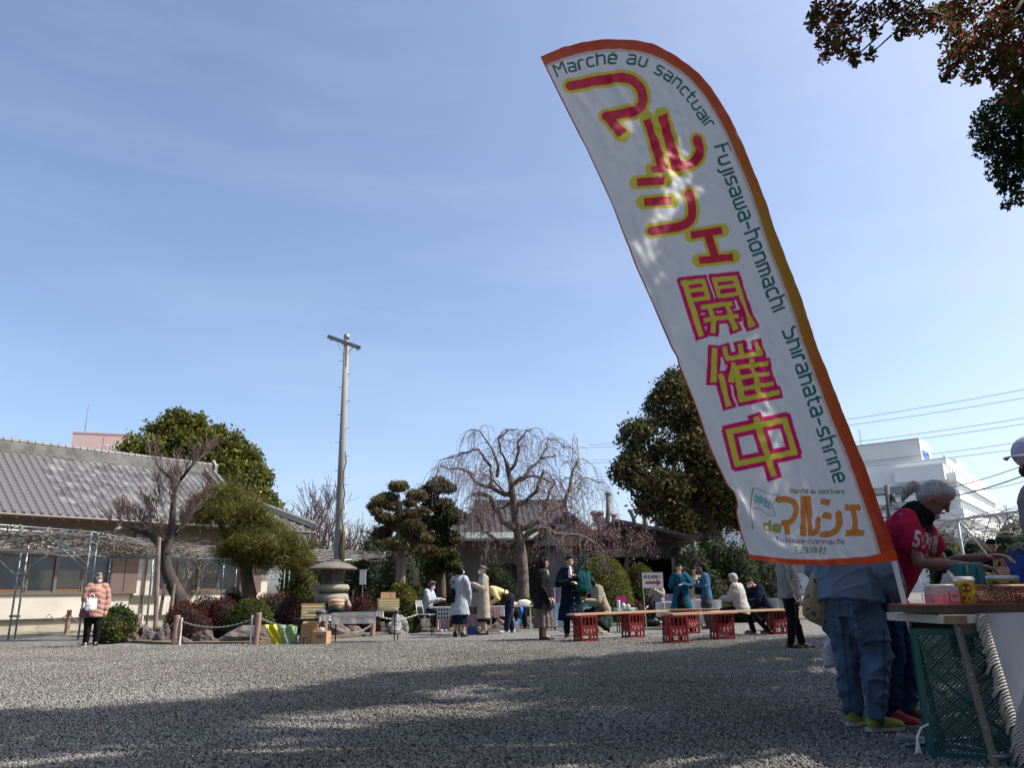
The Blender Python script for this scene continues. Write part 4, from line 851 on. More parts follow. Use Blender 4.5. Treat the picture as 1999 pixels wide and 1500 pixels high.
# unseen trees added behind and beside the camera to block skylight
for i, (x, y, h) in enumerate(((-14, -7, 13), (-6, -10, 14), (2, -11, 15), (9, -9, 14), (14, -3, 13), (14.5, 4.5, 12), (-20, 0, 12))):
    L_ = [(x, y, h*.62, 3.6, 3.6, h*.36), (x+1.5, y-1, h*.5, 3, 3, 3), (x-1.8, y+.6, h*.5, 3, 2.6, 3.2), (x, y, h*.85, 2.2, 2.2, 2.2), (x+.4, y, 2.4, 3.4, 3.0, 2.2)]
    t = crown_tree('skylight_block_tree', ('tall dark unseen tree added to block skylight, %s from the left behind the viewer' % ('second', 'third', 'fourth', 'fifth', 'sixth', 'last', 'first')[i]), 'tree', L_, m_lf_dark, 9000, .24, 60, 1.0, (x, y, 0), .35, limbs=False)
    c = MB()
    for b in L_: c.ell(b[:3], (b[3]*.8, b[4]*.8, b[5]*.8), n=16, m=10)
    c.build('opaque_core', mat('shrub_inside', (0, 0, 0)), t, True, True)  # solid dark cores keep skylight from passing through these added crowns
# ================================================================ GARDEN FIXTURES
m_rock = mat('garden_rock', (0.115, 0.090, 0.080), .9, var=.35, scale=2.2, bump=.8, bscale=6); m_rockp = mat('pale_rock', (0.24, 0.23, 0.21), .9, var=.2, scale=3, bump=.6, bscale=7)
m_stone = mat('lantern_stone', (0.27, 0.245, 0.205), .9, var=.16, scale=4, bump=.5, bscale=22); m_stoned = mat('weathered_stone', (0.125, 0.108, 0.095), .95, var=.35, scale=4, bump=.7, bscale=18)
m_steel = mat('galvanised_pipe', (0.27, 0.31, 0.33), .4, metal=.5, var=.15, scale=4); m_log = mat('log_post', (0.30, 0.19, 0.145), .85, var=.25, scale=5, bump=.5, bscale=20, stretch=(1, 1, .2))
m_vine = mat('wisteria_vine', (0.19, 0.17, 0.15), .9, var=.35, scale=4)
from mathutils import noise as mnoise
def rock(label, px0, px1, ytop, Y, m, seed, sy=.7):
    a, b = A(px0, 1230, Y), A(px1, 1230, Y); z = max(.12, A((px0+px1)/2, ytop, Y).z); cx, rx = (a.x+b.x)/2, (b.x-a.x)/2
    t = MB().ell((0, 0, 0), (1, 1, 1), n=26, m=16); V = []
    for v in t.v:
        v = Vector(v); d = mnoise.noise(v*1.3+Vector((seed, 0, 0)))*.45+mnoise.noise(v*3+Vector((0, seed, 0)))*.18+mnoise.noise(v*8+Vector((0, seed, 0)))*.05; v = v*(1+d)
        V.append((cx+v.x*rx, Y+v.y*rx*sy, v.z*z*.98))
    t.v = V; return tag(t.build('rock', m), label, 'rock')
for k, a in enumerate((('dark split boulder left of the first rope post', 266, 303, 1222, 17.9, m_rock), ('dark boulder between the first and second rope posts', 300, 336, 1222, 17.5, m_rock), ('small dark rock just right of the second rope post', 345, 378, 1245, 16.6, m_rock), ('dark rounded boulder under the wine-red azalea', 378, 424, 1232, 16.9, m_rock),
    ('long reddish-brown boulder behind the third rope post', 442, 548, 1222, 17.0, m_rock), ('brown boulder behind the green patterned bag', 505, 560, 1222, 17.6, m_rock), ('grey boulder behind the cardboard boxes', 636, 680, 1218, 18.8, m_rock), ('rounded boulder behind the right end of the bun table', 668, 712, 1222, 19.2, m_rock),
    ('pale upright boulder beside the hanging plastic bag', 758, 795, 1205, 19.6, m_rockp), ('mossy boulder behind the goods table of the yellow cardigan woman', 960, 1000, 1212, 21.3, m_rock), ('grey rock at the foot of the cherry tree', 1015, 1052, 1200, 21.8, m_rock), ('low brown rock behind the first bench', 1258, 1290, 1205, 21.5, m_rock), ('dark flat rock left of the first rope post', 246, 272, 1236, 17.6, m_rock))):
    rock(*a, k*3.7+1.3)
# log posts with plastic chains between them
posts = []
for k, (px, y0, y1, stake, lb) in enumerate(((88, 1190, 1230, 0, 'log fence post nearest the left house corner, with thin chain'), (129, 1192, 1240, 0, 'log fence post left of the lady in the pink jacket'), (264, 1200, 1254, 1, 'log rope post between green bush and dark boulder'), (340, 1203, 1261, -1, 'log rope post in front of the wine-red azalea'), (500, 1198, 1260, -2, 'log rope post left of the yellow and green bag'),
    (632, 1205, 1252, 0, 'log rope post behind the cardboard boxes'), (727, 1213, 1243, 0, 'log rope post under the bun table near its right end'), (1041, 1186, 1221, 0, 'log rope post right of the white table of goods'), (1272, 1173, 1214, 0, 'log rope post left of the evacuation sign stand'))):
    b = G(px, y1); top = A(px, y0, b.y); t = thing('rope_post', lb, 'post', b, 0, 'log posts of the rope fence')
    MB().tube([(0, 0, 0), (.01, 0, top.z-.01), (.01, 0, top.z)], [.062, .060, .052], 12).build('log', m_log, t)
    MB().tube([(.01, 0, top.z-.002), (.01, 0, top.z+.006)], .054, 12).build('cut_end', m_cut, t)
    if stake: s = .11*(1 if stake == 1 else (1 if stake == -1 else -1)); MB().tube([(s, -.01, 0), (s, -.01, top.z-.04)], .020, 8).build('pvc_stake', m_white, t)
    posts.append(Vector((b.x, b.y, top.z)))
m_chw = mat('white_chain', (.62, .62, .60), .5); m_chg = mat('grey_chain', (.30, .30, .29), .5)
def chain(p, q, sag, m, lb, link_l=.06):
    L = (q-p).length; n = int(L*1.05/link_l*1.25); mb = MB()
    for i in range(n):
        t0 = i/n; f = lambda t: p.lerp(q, t)+Vector((0, 0, -sag*4*t*(1-t)))
        a, b = f(max(0, t0-.1/n)), f(min(1, t0+1.15/n)); x, y, z = frame(b-a); u = x if i % 2 else y; m_ = (a+b)/2; h = (b-a)/2
        ring = [m_+h*math.cos(2*PI*k/8)+u*.016*math.sin(2*PI*k/8) for k in range(9)]; mb.tube(ring, .0052, 4, caps=False)
    tag(mb.build('rope_chain', m), lb, 'chain')
H = Vector((0, 0, -.07))
for a, b, s, m, lb in ((0, 1, .22, m_chg, 'thin dark chain sagging beside the house wall'), (2, 3, .30, m_chg, 'grey chain sagging left of the wine-red azalea'), (3, 4, .18, m_chg, 'grey chain sagging in front of the wine-red azalea'), (4, 5, .16, m_chg, 'chain sagging behind the yellow and green bag'), (5, 6, .22, m_chg, 'chain sagging beneath the bun table')):
    chain(posts[a]+H, posts[b]+H, s, m, lb)
chain(G(727, 1243)+Vector((0, 0, .5)), A(815, 1200, 19.6), .12, m_chw, 'white plastic chain running from the bun table to the seated seller'); chain(A(1240, 1196, 20.5), posts[8]+H, .08, m_chw, 'short white chain beside the evacuation sign')
chain(posts[1]+H, posts[1]+Vector((1.4, -1.2, -.15)), .2, m_chg, 'thin chain hanging behind the lady in pink')
# stone lantern
def lantern():
    Y = 19.6; c = A(646, 1200, Y); c.z = 0; s = A(693, 1105, Y).x-A(599, 1105, Y).x; zt = A(646, 1092, Y).z; r = s/2
    t = thing('stone_lantern', 'squat snow-viewing stone lantern with broad flat roof in the garden bed', 'lantern', c)
    z1, z2, z3, z4 = A(646, 1112, Y).z, A(646, 1143, Y).z, A(646, 1158, Y).z, A(646, 1186, Y).z
    MB().lathe([(.16, 0), (r*.98, 0), (r, .025), (r*.96, .05), (r*.72, .125), (r*.45, .185), (r*.22, .21), (.0, .215)], (0, 0, z1-.02), n=40, caps=False).build('roof', m_stoned, t, True)
    MB().lathe([(.18, .19), (.19, .22), (.16, .245), (.0, .25)], (0, 0, z1-.02), n=24).build('finial', m_stoned, t, True)
    fb = MB().lathe([(.29, 0), (.31, .03), (.31, z1-z2-.03), (.27, z1-z2)], (0, 0, z2), n=6, rz=PI/6+.3); fb.build('firebox', m_stoned, t)
    for a in range(6):
        an = a*PI/3+.3+PI/3; R = Matrix.Rotation(an, 3, 'Z'); d = R @ Vector((.275, 0, 0)); u = R @ Vector((0, 1, 0)); zc = (z1+z2)/2
        wn_ = MB().box(d+Vector((0, 0, zc)), (.012, .20, .19), M=R).build('lantern_window', mat('lantern_dark', (.02, .018, .016), .9), t)
        f = MB()
        for k in range(-2, 3): f.bar(d*1.03+u*(k*.045-.04)+Vector((0, 0, zc-.09)), d*1.03+u*(k*.045+.04)+Vector((0, 0, zc+.09)), .012, .012); f.bar(d*1.03+u*(k*.045+.04)+Vector((0, 0, zc-.09)), d*1.03+u*(k*.045-.04)+Vector((0, 0, zc+.09)), .0125, .0125)
        f.build('lattice', m_stoned, wn_)
    MB().lathe([(.26, 0), (.40, .05), (.42, .08), (.42, .13), (.38, .19), (.28, .2)], (0, 0, z3-.0), n=32).build('platform', m_stone, t, True)
    MB().lathe([(.20, z4-z3+.05), (.42, z4-z3+.12-.1), (.46, (z4-z3)*.6), (.44, (z4-z3)*.25), (.36, -.02), (.2, 0)][::-1] if False else [(.30, -.26), (.39, -.24), (.42, -.14), (.39, -.05), (.30, 0)], (0, 0, z3), n=32).build('base_dome', m_stone, t, True)
    for a in range(4):
        an = a*PI/2+.6; d = Vector((math.cos(an), math.sin(an), 0))
        MB().tube([d*.30+Vector((0, 0, z3-.18)), d*.42+Vector((0, 0, z3-.32)), d*.47+Vector((0, 0, (z3-.3)*.5)), d*.50], [.12, .11, .09, .11], 10).build('leg', m_stone, t, True)
lantern()
# concrete utility pole with a wooden crossarm
def util_pole():
    Y = 24.0; b = A(660, 1100, Y); top = A(677, 655, Y); t = thing('utility_pole', 'tall grey concrete pole with wooden crossarm behind the stone lantern', 'pole', (b.x, Y, 0))
    mc = mat('pole_concrete', (.25, .25, .225), .9, var=.12, scale=2, bump=.2, bscale=40, stretch=(1, 1, .3)); x, z = top.x, top.z
    MB().tube([(b.x, Y, 0), (b.x, Y, 1), ((b.x+x)/2, Y, z/2), (x, Y, z)], [.145, .14, .115, .082], 20).build('pole', mc, t, True, True)
    MB().tube([(x, Y, z-.15), (x, Y, z+.02)], .098, 16).build('pole_cap', m_steel, t, True, True)
    l, r_ = A(640, 657, Y-.12), A(704, 680, Y-.12); MB().bar(l, r_, .09, .11).build('crossarm', mat('arm_wood', (.20, .21, .18), .9, var=.2), t, False, True)
    MB().bar(l.lerp(r_, .25), A(672, 697, Y-.1), .04, .012).bar(l.lerp(r_, .80), A(679, 690, Y-.1), .03, .012).build('brace', m_steel, t, False, True)
    for k in (.1, .45, .9): p = l.lerp(r_, k); MB().tube([p-Vector((0, 0, .12)), p+Vector((0, 0, .05))], .02, 6).build('bolt', m_steel, t, False, True)
    for i in range(17):
        zz = z-.9-i*.45; r0 = .09+.075*(z-zz)/z; s = 1 if i % 2 else -1
        MB().tube([(x*(zz/z)+b.x*(1-zz/z)+s*r0*.8, Y-.05, zz), (x*(zz/z)+b.x*(1-zz/z)+s*(r0+.10), Y-.05, zz+.01)], .009, 5).build('step_bolt', m_steel, t, False, True)
    cb = MB(); pts = []
    for i in range(14): zz = 5.3-i*.33; pts.append((b.x+.10+.05*math.sin(i*1.9), Y-.14, zz))
    cb.tube(pts, .018, 5); cb.tube([(b.x-.1, Y-.1, 4.2), (b.x-.5, Y-.1, 4.25), (b.x-.75, Y-.1, 4.1), (b.x-.8, Y-.1, 3.8)], .007, 4); cb.build('cable', mat('black_cable', (.03, .03, .03), .6), t, True, True)
    MB().tube([(b.x+.20, Y-.1, 0), (b.x+.17, Y-.12, 3.0)], .035, 8).build('cable_guard', mat('yellow_guard', (.32, .22, .05), .7, var=.3), t, True, True)
    MB().box((b.x+.14, Y-.16, 3.55), (.09, .08, .12)).build('junction_box', m_white, t, False, True)
util_pole()
# small white plaque on a stake
def plaque():
    b = A(707, 1165, 21.5); q = A(708, 1128, 21.5); t = thing('garden_plaque', 'narrow white name board on a dark stake right of the lantern', 'sign', (b.x, 21.5, 0))
    zc = q.z; MB().prism([(-.085, -.19), (.085, -.19), (.085, .17), (0, .19), (-.085, .17)], -.012, .012, 'y'); m_ = MB().prism([(-.085, zc-.19), (.085, zc-.19), (.085, zc+.18), (-.085, zc+.18)], -.012, .012, 'y'); m_.b2((-.10, -.02, zc+.18), (.10, .02, zc+.205)); m_.build('board', m_white, t)
    MB().tube([(0, .02, 0), (0, .02, zc)], .014, 6).build('stake', m_steel, t)
plaque()
s = MB(); b = A(690, 1168, 20.6)
for _ in range(26): s.tube([(b.x+rnd.uniform(-.12, .12), 20.6+rnd.uniform(-.1, .1), .1), (b.x+rnd.uniform(-.25, .3), 20.6+rnd.uniform(-.2, .2), rnd.uniform(.5, 1.15))], [.008, .004], 4)
t = thing('dry_plant', 'clump of dry brown stalks right of the stone lantern', 'plant', (b.x, 20.6, 0)); s.build('stalks', mat('dry_stalk', (.20, .13, .10), .9), t, False, True)
# pergolas of scaffold pipe carrying bare wisteria
def vines(corners, n, z, amp, r0=.012, n_pipe=9, dens=1.0):
    c = [Vector(p) for p in corners]; f = lambda u, v: c[0].lerp(c[1], u).lerp(c[3].lerp(c[2], u), v)
    pipes = MB(); vm = MB()
    for i in range(n_pipe+1): pipes.tube([f(i/n_pipe, 0), f(i/n_pipe, 1)], .014, 5)
    for i in range(4): pipes.tube([f(0, i/3), f(1, i/3)], .016, 5)
    for _ in range(n):
        u, v = rnd.random(), rnd.random(); a = rnd.uniform(0, 2*PI); p = f(u, v); L = rnd.uniform(.8, 2.6); pts = []; d = Vector((math.cos(a), math.sin(a), 0))
        for k in range(7):
            pts.append(p+d*L*k/6+Vector((rnd.gauss(0, amp*.5), rnd.gauss(0, amp*.5), rnd.gauss(.03, amp))))
        vm.tube(pts, [rnd.uniform(.7, 1.6)*r0*(1-.1*k) for k in range(7)], 4, caps=False)
    return pipes, vm
def pergola():
    Z = 2.45; K = lambda x, y: G(x, y, Z)
    t = thing('pergola', 'long pipe pergola carrying bare wisteria vines in front of the house', 'pergola', (-10, 22, 0))
    c0, c1, c2 = K(178, 1047), K(310, 1070), K(751, 1084); n0 = K(-90, 1028); c3 = G(44, 1060, 2.35); c4 = G(213, 1090, 2.10); c5 = G(664, 1096, 2.05); n1 = G(-90, 1050, 2.35)
    rails = MB()
    for a, b in ((n0, c0), (c0, c1), (c1, c2), (n1, c3), (c3, c4), (c4, c5), (c5, c2), (c3, c0)):
        rails.tube([a, b], .024, 8); rails.tube([a+Vector((0, 0, .10)), b+Vector((0, 0, .10))], .018, 6)
    rails.build('rail', m_steel, t, True, True)
    for quad, n, npipe in (((n0, c0, c3, n1), 110, 8), ((c3, c0, c1, c4), 190, 7), ((c4, c1, c2, c5), 330, 12)):
        p, v = vines(quad, n, Z, .05, .014, npipe); p.build('lattice', m_steel, t, False, True); v.build('vines', m_vine, t, False, True)
    for q in (c0, c0+Vector((.14, .05, 0)), c3, c3+Vector((.13, .05, 0)), K(301, 1084), G(216, 1091, 2.1), G(438, 1088, 2.2), G(463, 1094, 2.1), G(557, 1094, 2.1), G(566, 1097, 2.05), c2, n0, K(301, 1072)):
        g_ = Vector((q.x, q.y, 0)); MB().tube([g_, q+Vector((0, 0, .1))], .024, 8).build('post', m_steel, t, True, True)
    for p, d in ((c0, (-1.0, -.35, 0)), (c0+Vector((.14, .05, 0)), (-1.0, -.35, 0)), (c3, (1.0, .3, 0)), (c3, (-.9, -.3, 0))):
        d = Vector(d).normalized(); MB().tube([p+Vector((0, 0, -.85)), p+d*.95], .02, 7).build('brace', m_steel, t, True, True)
    for q in (c0, c3):
        for z in (.55, 1.25, 1.6, 2.4): MB().box((q.x+.07, q.y+.02, z), (.24, .07, .06)).build('clamp', m_steel, t, False, True)
pergola()
def pergola_right():
    Z = 2.5; K = lambda x, y: G(x, y, Z); t = thing('pergola', 'pipe pergola with tangled bare vines at the right edge', 'pergola', (8, 14, 0))
    a, b, c, d = K(1846, 1018), K(2120, 982), K(2120, 1085), K(1790, 1096)
    r = MB(); 
    for p, q in ((a, b), (a, d), (d, c)): r.tube([p, q], .032, 8)
    r.build('rail', mat('white_pipe', (.50, .50, .48), .5), t, True, True)
    p, v = vines((a, b, c, d), 260, Z, .08, .010, 8); p.build('lattice', m_steel, t, False, True); v.build('vines', m_vine, t, False, True)
    for q in (K(1869, 1015), K(1916, 1090), d, b): MB().tube([(q.x, q.y, 0), q], .032, 8).build('post', mat('white_pipe', (0,0,0)), t, True, True)
    q = K(1869, 1015); MB().tube([q, q+Vector((1.4, 1.2, -.95))], .022, 7).build('brace', m_steel, t, True, True)
pergola_right()
# small service pole with transformer clutter at right
def pole_right():
    Y = 42; p = A(1731, 948, Y); q = A(1738, 1060, Y); t = thing('utility_pole', 'dark service pole with tangled cables in front of the hospital', 'pole', (q.x, Y, 0)); mk = mat('dark_pole', (.07, .065, .06), .8)
    MB().tube([(q.x, Y, 0), p], [.17, .13], 10).build('pole', mk, t, True, True)
    for z in (-.5, -1.3, -1.75): MB().bar(p+Vector((-1.0, 0, z)), p+Vector((.9, 0, z)), .07, .07).build('crossarm', mk, t, False, True)
    for k in range(7): a = p+Vector((rnd.uniform(-.3, .4), -.1, rnd.uniform(-2.3, -.3))); MB().tube([a, a+Vector((rnd.uniform(-.6, .7), 0, -.2)), a+Vector((rnd.uniform(-.3, .6), 0, -.5)), a+Vector((0, 0, -.6))], .022, 5).build('cable_loop', mk, t, True, True)
    for z in (-.9, -2.1): MB().tube([p+Vector((.16, -.15, z)), p+Vector((.16, -.15, z+.4))], .12, 10).build('insulator_box', mk, t, True, True)
pole_right()
m_wire = mat('wire', (.06, .06, .065), .6)
def wire(lb, p, q, sag, r): tag(MB().tube([p.lerp(q, i/20)+Vector((0, 0, -sag*4*(i/20)*(1-i/20))) for i in range(21)], r, 4).build('overhead_wire', m_wire), lb, 'cable', 'overhead wires across the sky')
for i, (x0, y0, x1, y1) in enumerate(((1150, 869, 2040, 753), (1150, 874, 2040, 770), (1156, 899, 2040, 810), (1156, 904, 2040, 822), (1152, 931, 2040, 857), (1152, 937, 2040, 870))):
    wire(('topmost', 'second', 'third', 'fourth', 'fifth', 'lowest')[i]+' thin power line running from the pylon to the right edge', A(x0, y0, 168), A(x1, y1, 110), 1.6, .036)
wire('thick black cable from the service pole to the right edge', A(1735, 982, 42), A(2040, 912, 34), .4, .028); wire('thin cable above the thick black one at right', A(1735, 972, 42), A(2040, 893, 34), .3, .018)
wire('faint cable below the thick black one at right', A(1900, 958, 60), A(2040, 927, 50), .2, .02); wire('short cable reaching the service pole from the left', A(1650, 1012, 42), A(1733, 985, 42), .3, .03)
def pylon():
    Y = 170; c = A(1130, 1060, Y); zt = A(1130, 856, Y).z; k = Y/1500; t = thing('pylon', 'distant lattice power pylon beside the weeping cherry', 'pylon', (c.x, Y, 0)); mb = MB(); mp = mat('pylon_steel', (.42, .44, .45), .6)
    W = lambda z: .5+(zt-z)*.055; zs = [zt-i*2.2 for i in range(12)]
    for sx, sy in ((-1, -1), (1, -1), (1, 1), (-1, 1)): mb.tube([(c.x+sx*W(0), Y+sy*W(0), 0)]+[(c.x+sx*W(z), Y+sy*W(z), z) for z in zs[::-1]], .09, 4)
    for i in range(11):
        a, b = zs[i], zs[i+1]
        for sy in (-1, 1): mb.tube([(c.x-W(a), Y+sy*W(a), a), (c.x+W(b), Y+sy*W(b), b)], .055, 3); mb.tube([(c.x+W(a), Y+sy*W(a), a), (c.x-W(b), Y+sy*W(b), b)], .055, 3); mb.tube([(c.x-W(a), Y+sy*W(a), a), (c.x+W(a), Y+sy*W(a), a)], .05, 3)
    mb.tube([(c.x, Y, zt+1.2), (c.x-W(zt), Y, zt)], .07, 4); mb.tube([(c.x, Y, zt+1.2), (c.x+W(zt), Y, zt)], .07, 4); mb.build('tower', mp, t, False, True)
    for z, L in ((A(1130, 875, Y).z, 2.7), (A(1130, 904, Y).z, 3.0), (A(1130, 935, Y).z, 2.8)):
        a = MB()
        for s in (-1, 1): a.tube([(c.x, Y, z+.9), (c.x+s*L, Y, z)], .07, 4); a.tube([(c.x, Y, z-.1), (c.x+s*L, Y, z)], .07, 4); a.tube([(c.x+s*L, Y, z), (c.x+s*L, Y, z-.9)], .06, 4)
        a.build('crossarm', mp, t, False, True)
pylon()
# ================================================================ BANNER
def banner():
    n = Vector((.38, -.92, .08)).normalized(); d0 = ray(1780, 1225); base = Vector(_C+d0*(4.95/d0[1])); N = np.array(n); B0 = np.array(base)
    Mi = np.array(_M)
    rs = np.random.default_rng(5); waves = []
    for _ in range(26):
        a = (rs.normal(-.41, .30) if rs.random() < .78 else rs.uniform(0, 2*PI)); lam = rs.uniform(11, 44); waves.append((math.cos(a)/lam*2*PI, math.sin(a)/lam*2*PI, rs.uniform(0, 6.28), lam))
    def seg_d(x, y, P):
        D = np.full(x.shape, 1e9)
        for (ax, ay), (bx, by) in zip(P[:-1], P[1:]):
            vx, vy = bx-ax, by-ay; L = vx*vx+vy*vy+1e-9; t = np.clip(((x-ax)*vx+(y-ay)*vy)/L, 0, 1); D = np.minimum(D, np.hypot(x-ax-t*vx, y-ay-t*vy))
        return D
    def disp(x, y):
        a = (x-1180)*.4+(y-80)*.917; c = x*.917-y*.4-(1180*.917-80*.4)
        w = .016*np.sin(c/62+a/300+.6)+.008*np.sin(c/38-a/170)
        m = np.exp(-((x-(1330+.36*(y-300)))/70)**2)*np.clip((y-120)/200, .25, 1)
        band = .28+.9*m*(.5+.5*np.sin(a/75.0-1.0))**1.0
        f = 0
        for kx, ky, ph, lam in waves: f = f+np.sin(x*kx+y*ky+ph+1.3*np.sin(y*.031+ph))*lam*.000045
        w = w+f*band*1.15
        xl = np.interp(y, [110, 288, 517, 735, 878, 970, 1091], [1055, 1144, 1239, 1330, 1384, 1427, 1465]); w = w*np.clip((x-xl)/55, .12, 1)
        for ln, h, wd in (((( 1190, 150), (1215, 195), (1245, 225)), .016, 7), (((1130, 190), (1170, 240), (1188, 300)), .009, 8), (((1235, 480), (1280, 560), (1320, 700)), .012, 9), (((1428, 965), (1462, 1020), (1500, 1060), (1570, 1088)), .030, 13), (((1440, 1000), (1455, 1060), (1480, 1090)), -.018, 8), (((1320, 700), (1400, 860), (1440, 980)), .014, 14), (((1240, 420), (1262, 500), (1300, 560)), .010, 8)):
            w = w+h*np.exp(-(seg_d(x, y, ln)/wd)**2)
        return w
    def S(x, y, extra=0.0):
        x = np.asarray(x, float); y = np.asarray(y, float)
        v = np.stack([(x-999.5)/F_PX, -(y-750)/F_PX, -np.ones_like(x)], -1) @ Mi.T
        t = ((B0-_C)@N)/(v@N); return _C+v*t[..., None]+N*(disp(x, y)+extra)[..., None]
    left = [(1055, 110), (1090, 182), (1130, 262), (1144, 288), (1195, 400), (1239, 517), (1272, 590), (1301, 661), (1330, 735), (1360, 805), (1384, 878), (1417, 948), (1427, 970), (1439, 1011), (1452, 1052), (1465, 1091)]
    right = [(1055, 110), (1101, 88), (1132, 81), (1163, 78), (1190, 78), (1212, 80), (1242, 83), (1270, 89), (1294, 98), (1316, 110.6), (1342, 125), (1365, 143), (1388, 166), (1405, 192), (1422, 218), (1436, 244), (1453, 282), (1469, 321), (1485, 360), (1500, 400), (1511, 440), (1537, 505), (1565, 575), (1596, 667), (1625, 740), (1654, 817), (1672, 860), (1687, 898), (1714, 977), (1752, 1095)]
    def resamp(P, n, sm=0):
        P = np.array(P, float); s = np.concatenate([[0], np.cumsum(np.hypot(*np.diff(P, axis=0).T))]); u = np.linspace(0, s[-1], n); X = np.stack([np.interp(u, s, P[:, k]) for k in (0, 1)], 1)
        for _ in range(sm): X[1:-1] = (X[:-2]+2*X[1:-1]+X[2:])/4
        return X
    NV, NU = 860, 270
    Lp, Rp = resamp(left, NV, 25), resamp(right, NV, 25)
    # pairing: rows turn from the tip to the level hem
    bot = np.array([(1465, 1091), (1490, 1096), (1530, 1101), (1560, 1103.5), (1620, 1103.5), (1700, 1101), (1752, 1095)], float)
    u = np.linspace(0, 1, NU)[None, :, None]; XY = Lp[:, None, :]*(1-u)+Rp[:, None, :]*u
    bs = resamp(bot, NU); lin = Lp[-1][None]*(1-u[0])+Rp[-1][None]*u[0]; XY += (bs-lin)[None]*(np.linspace(0, 1, NV)[:, None, None]**6)
    x, y = XY[..., 0].ravel(), XY[..., 1].ravel(); P = S(x, y)
    colr = np.tile(np.array([.72, .73, .735]), (len(x), 1))
    def paint(d, c, soft=.8):
        a = np.clip(.5-d/soft, 0, 1)[:, None]; colr[:] = colr*(1-a)+np.array(c)*a
    def near(Pt, h):
        Pt = np.array(Pt); return (x > Pt[:, 0].min()-h) & (x < Pt[:, 0].max()+h) & (y > Pt[:, 1].min()-h) & (y < Pt[:, 1].max()+h)
    def rnd_d(strokes):          # round strokes: list of (points, half width)
        D = np.full(x.shape, 1e9)
        for Pt, h in strokes:
            k = near(Pt, h+14); D[k] = np.minimum(D[k], seg_d(x[k], y[k], Pt)-h)
        return D
    def flat_d(strokes):         # strokes with square ends
        D = np.full(x.shape, 1e9)
        for Pt, h in strokes:
            k = near(Pt, h+22); xx, yy = x[k], y[k]; d = np.full(xx.shape, 1e9); n_ = len(Pt)-1
            for i in range(n_):
                (ax, ay), (bx, by) = Pt[i], Pt[i+1]; L = math.hypot(bx-ax, by-ay)+1e-9; ux, uy = (bx-ax)/L, (by-ay)/L
                s = (xx-ax)*ux+(yy-ay)*uy; p = np.abs(-(xx-ax)*uy+(yy-ay)*ux)-h; e0, e1 = -s, s-L
                d = np.minimum(d, np.maximum(p, np.maximum(e0, e1)))
                if i < n_-1: d = np.minimum(d, np.hypot(xx-bx, yy-by)-h)
            D[k] = np.minimum(D[k], d)
        return D
    def arc(P, n=5): # smooth a polyline
        P = np.array(P, float)
        for _ in range(3): Q = np.empty((2*len(P), 2)); Q[0] = P[0]; Q[-1] = P[-1]; Q[1:-1:2] = P[:-1]*.75+P[1:]*.25; Q[2:-1:2] = P[:-1]*.25+P[1:]*.75; P = Q
        return [tuple(p) for p in P]
    RED, YEL, MAG, TEAL = (.56, .012, .055), (.62, .56, .05), (.62, .004, .13), (.005, .135, .115)
    K = [(arc([(1113.5, 166), (1165, 155), (1190, 156), (1212, 151), (1236, 159), (1252, 180), (1254, 203), (1244, 217), (1226, 222), (1205, 222), (1183, 227)]), 9.3), ([(1188, 229), (1215, 262)], 9.5),
        ([(1261, 234), (1277, 281), (1293, 334)], 8), ([(1271, 331.5), (1304, 330)], 7.2), ([(1290, 227), (1306, 280), (1321, 331)], 9.2), (arc([(1319, 326), (1338, 325), (1358, 315), (1366, 296), (1359, 274)]), 9.2),
        ([(1242, 357.5), (1296.5, 353.5)], 8.2), ([(1255, 396.5), (1309.5, 393)], 8.6), (arc([(1344, 379), (1351, 404), (1350, 428), (1332, 443), (1300, 449), (1270, 453.5)]), 9), ([(1347, 460.5), (1410.5, 449)], 7.5), ([(1381, 455), (1396, 502)], 8.4), ([(1362.5, 510.5), (1433.5, 500)], 7.4)]
    paint(rnd_d([(p, h+6.3) for p, h in K]), YEL); paint(flat_d(K), RED)
    c4 = lambda L, h: ([(1300+a*.2, 520+b*.2) for a, b in L], h*.2); c3 = lambda L, h: ([(1360+a*.2267, 780+b*.2267) for a, b in L], h*.2267)
    KAI = [c4([(152, 150), (325, 697)], 27), c4([(128, 183), (372, 150)], 23), c4([(352, 150), (398, 330)], 25), c4([(190, 255), (380, 232)], 19), c4([(225, 345), (418, 318)], 19),
        c4([(440, 140), (700, 105)], 24), c4([(462, 130), (512, 310)], 24), c4([(672, 90), (850, 590)], 28), c4([(510, 212), (700, 182)], 18), c4([(500, 298), (725, 262)], 19),
        c4([(325, 415), (655, 362)], 22), c4([(352, 543), (715, 480)], 21), c4([(402, 405), (448, 540), (435, 668)], 24), c4([(580, 372), (672, 628)], 27)]
    SAI = [c4([(452, 810), (447, 1143)], 28), c4([(512, 1062), (598, 1377)], 27), c4([(548, 798), (590, 935)], 22), c4([(570, 918), (950, 845)], 22), c4([(710, 762), (745, 890)], 24), c4([(888, 735), (922, 865)], 25),
        c4([(645, 950), (620, 1143)], 28), c4([(668, 1010), (725, 1335)], 28), c4([(665, 1000), (1005, 945)], 20), c4([(690, 1098), (1020, 1045)], 19), c4([(715, 1205), (1052, 1143)], 20), c4([(705, 1315), (1108, 1228)], 24), c4([(825, 912), (905, 1275)], 25)]
    CHU = [c3([(245, 290), (770, 175)], 25), c3([(270, 280), (345, 575)], 26), c3([(330, 562), (870, 450)], 24), c3([(755, 160), (845, 460)], 26), c3([(495, 155), (665, 665)], 26)]
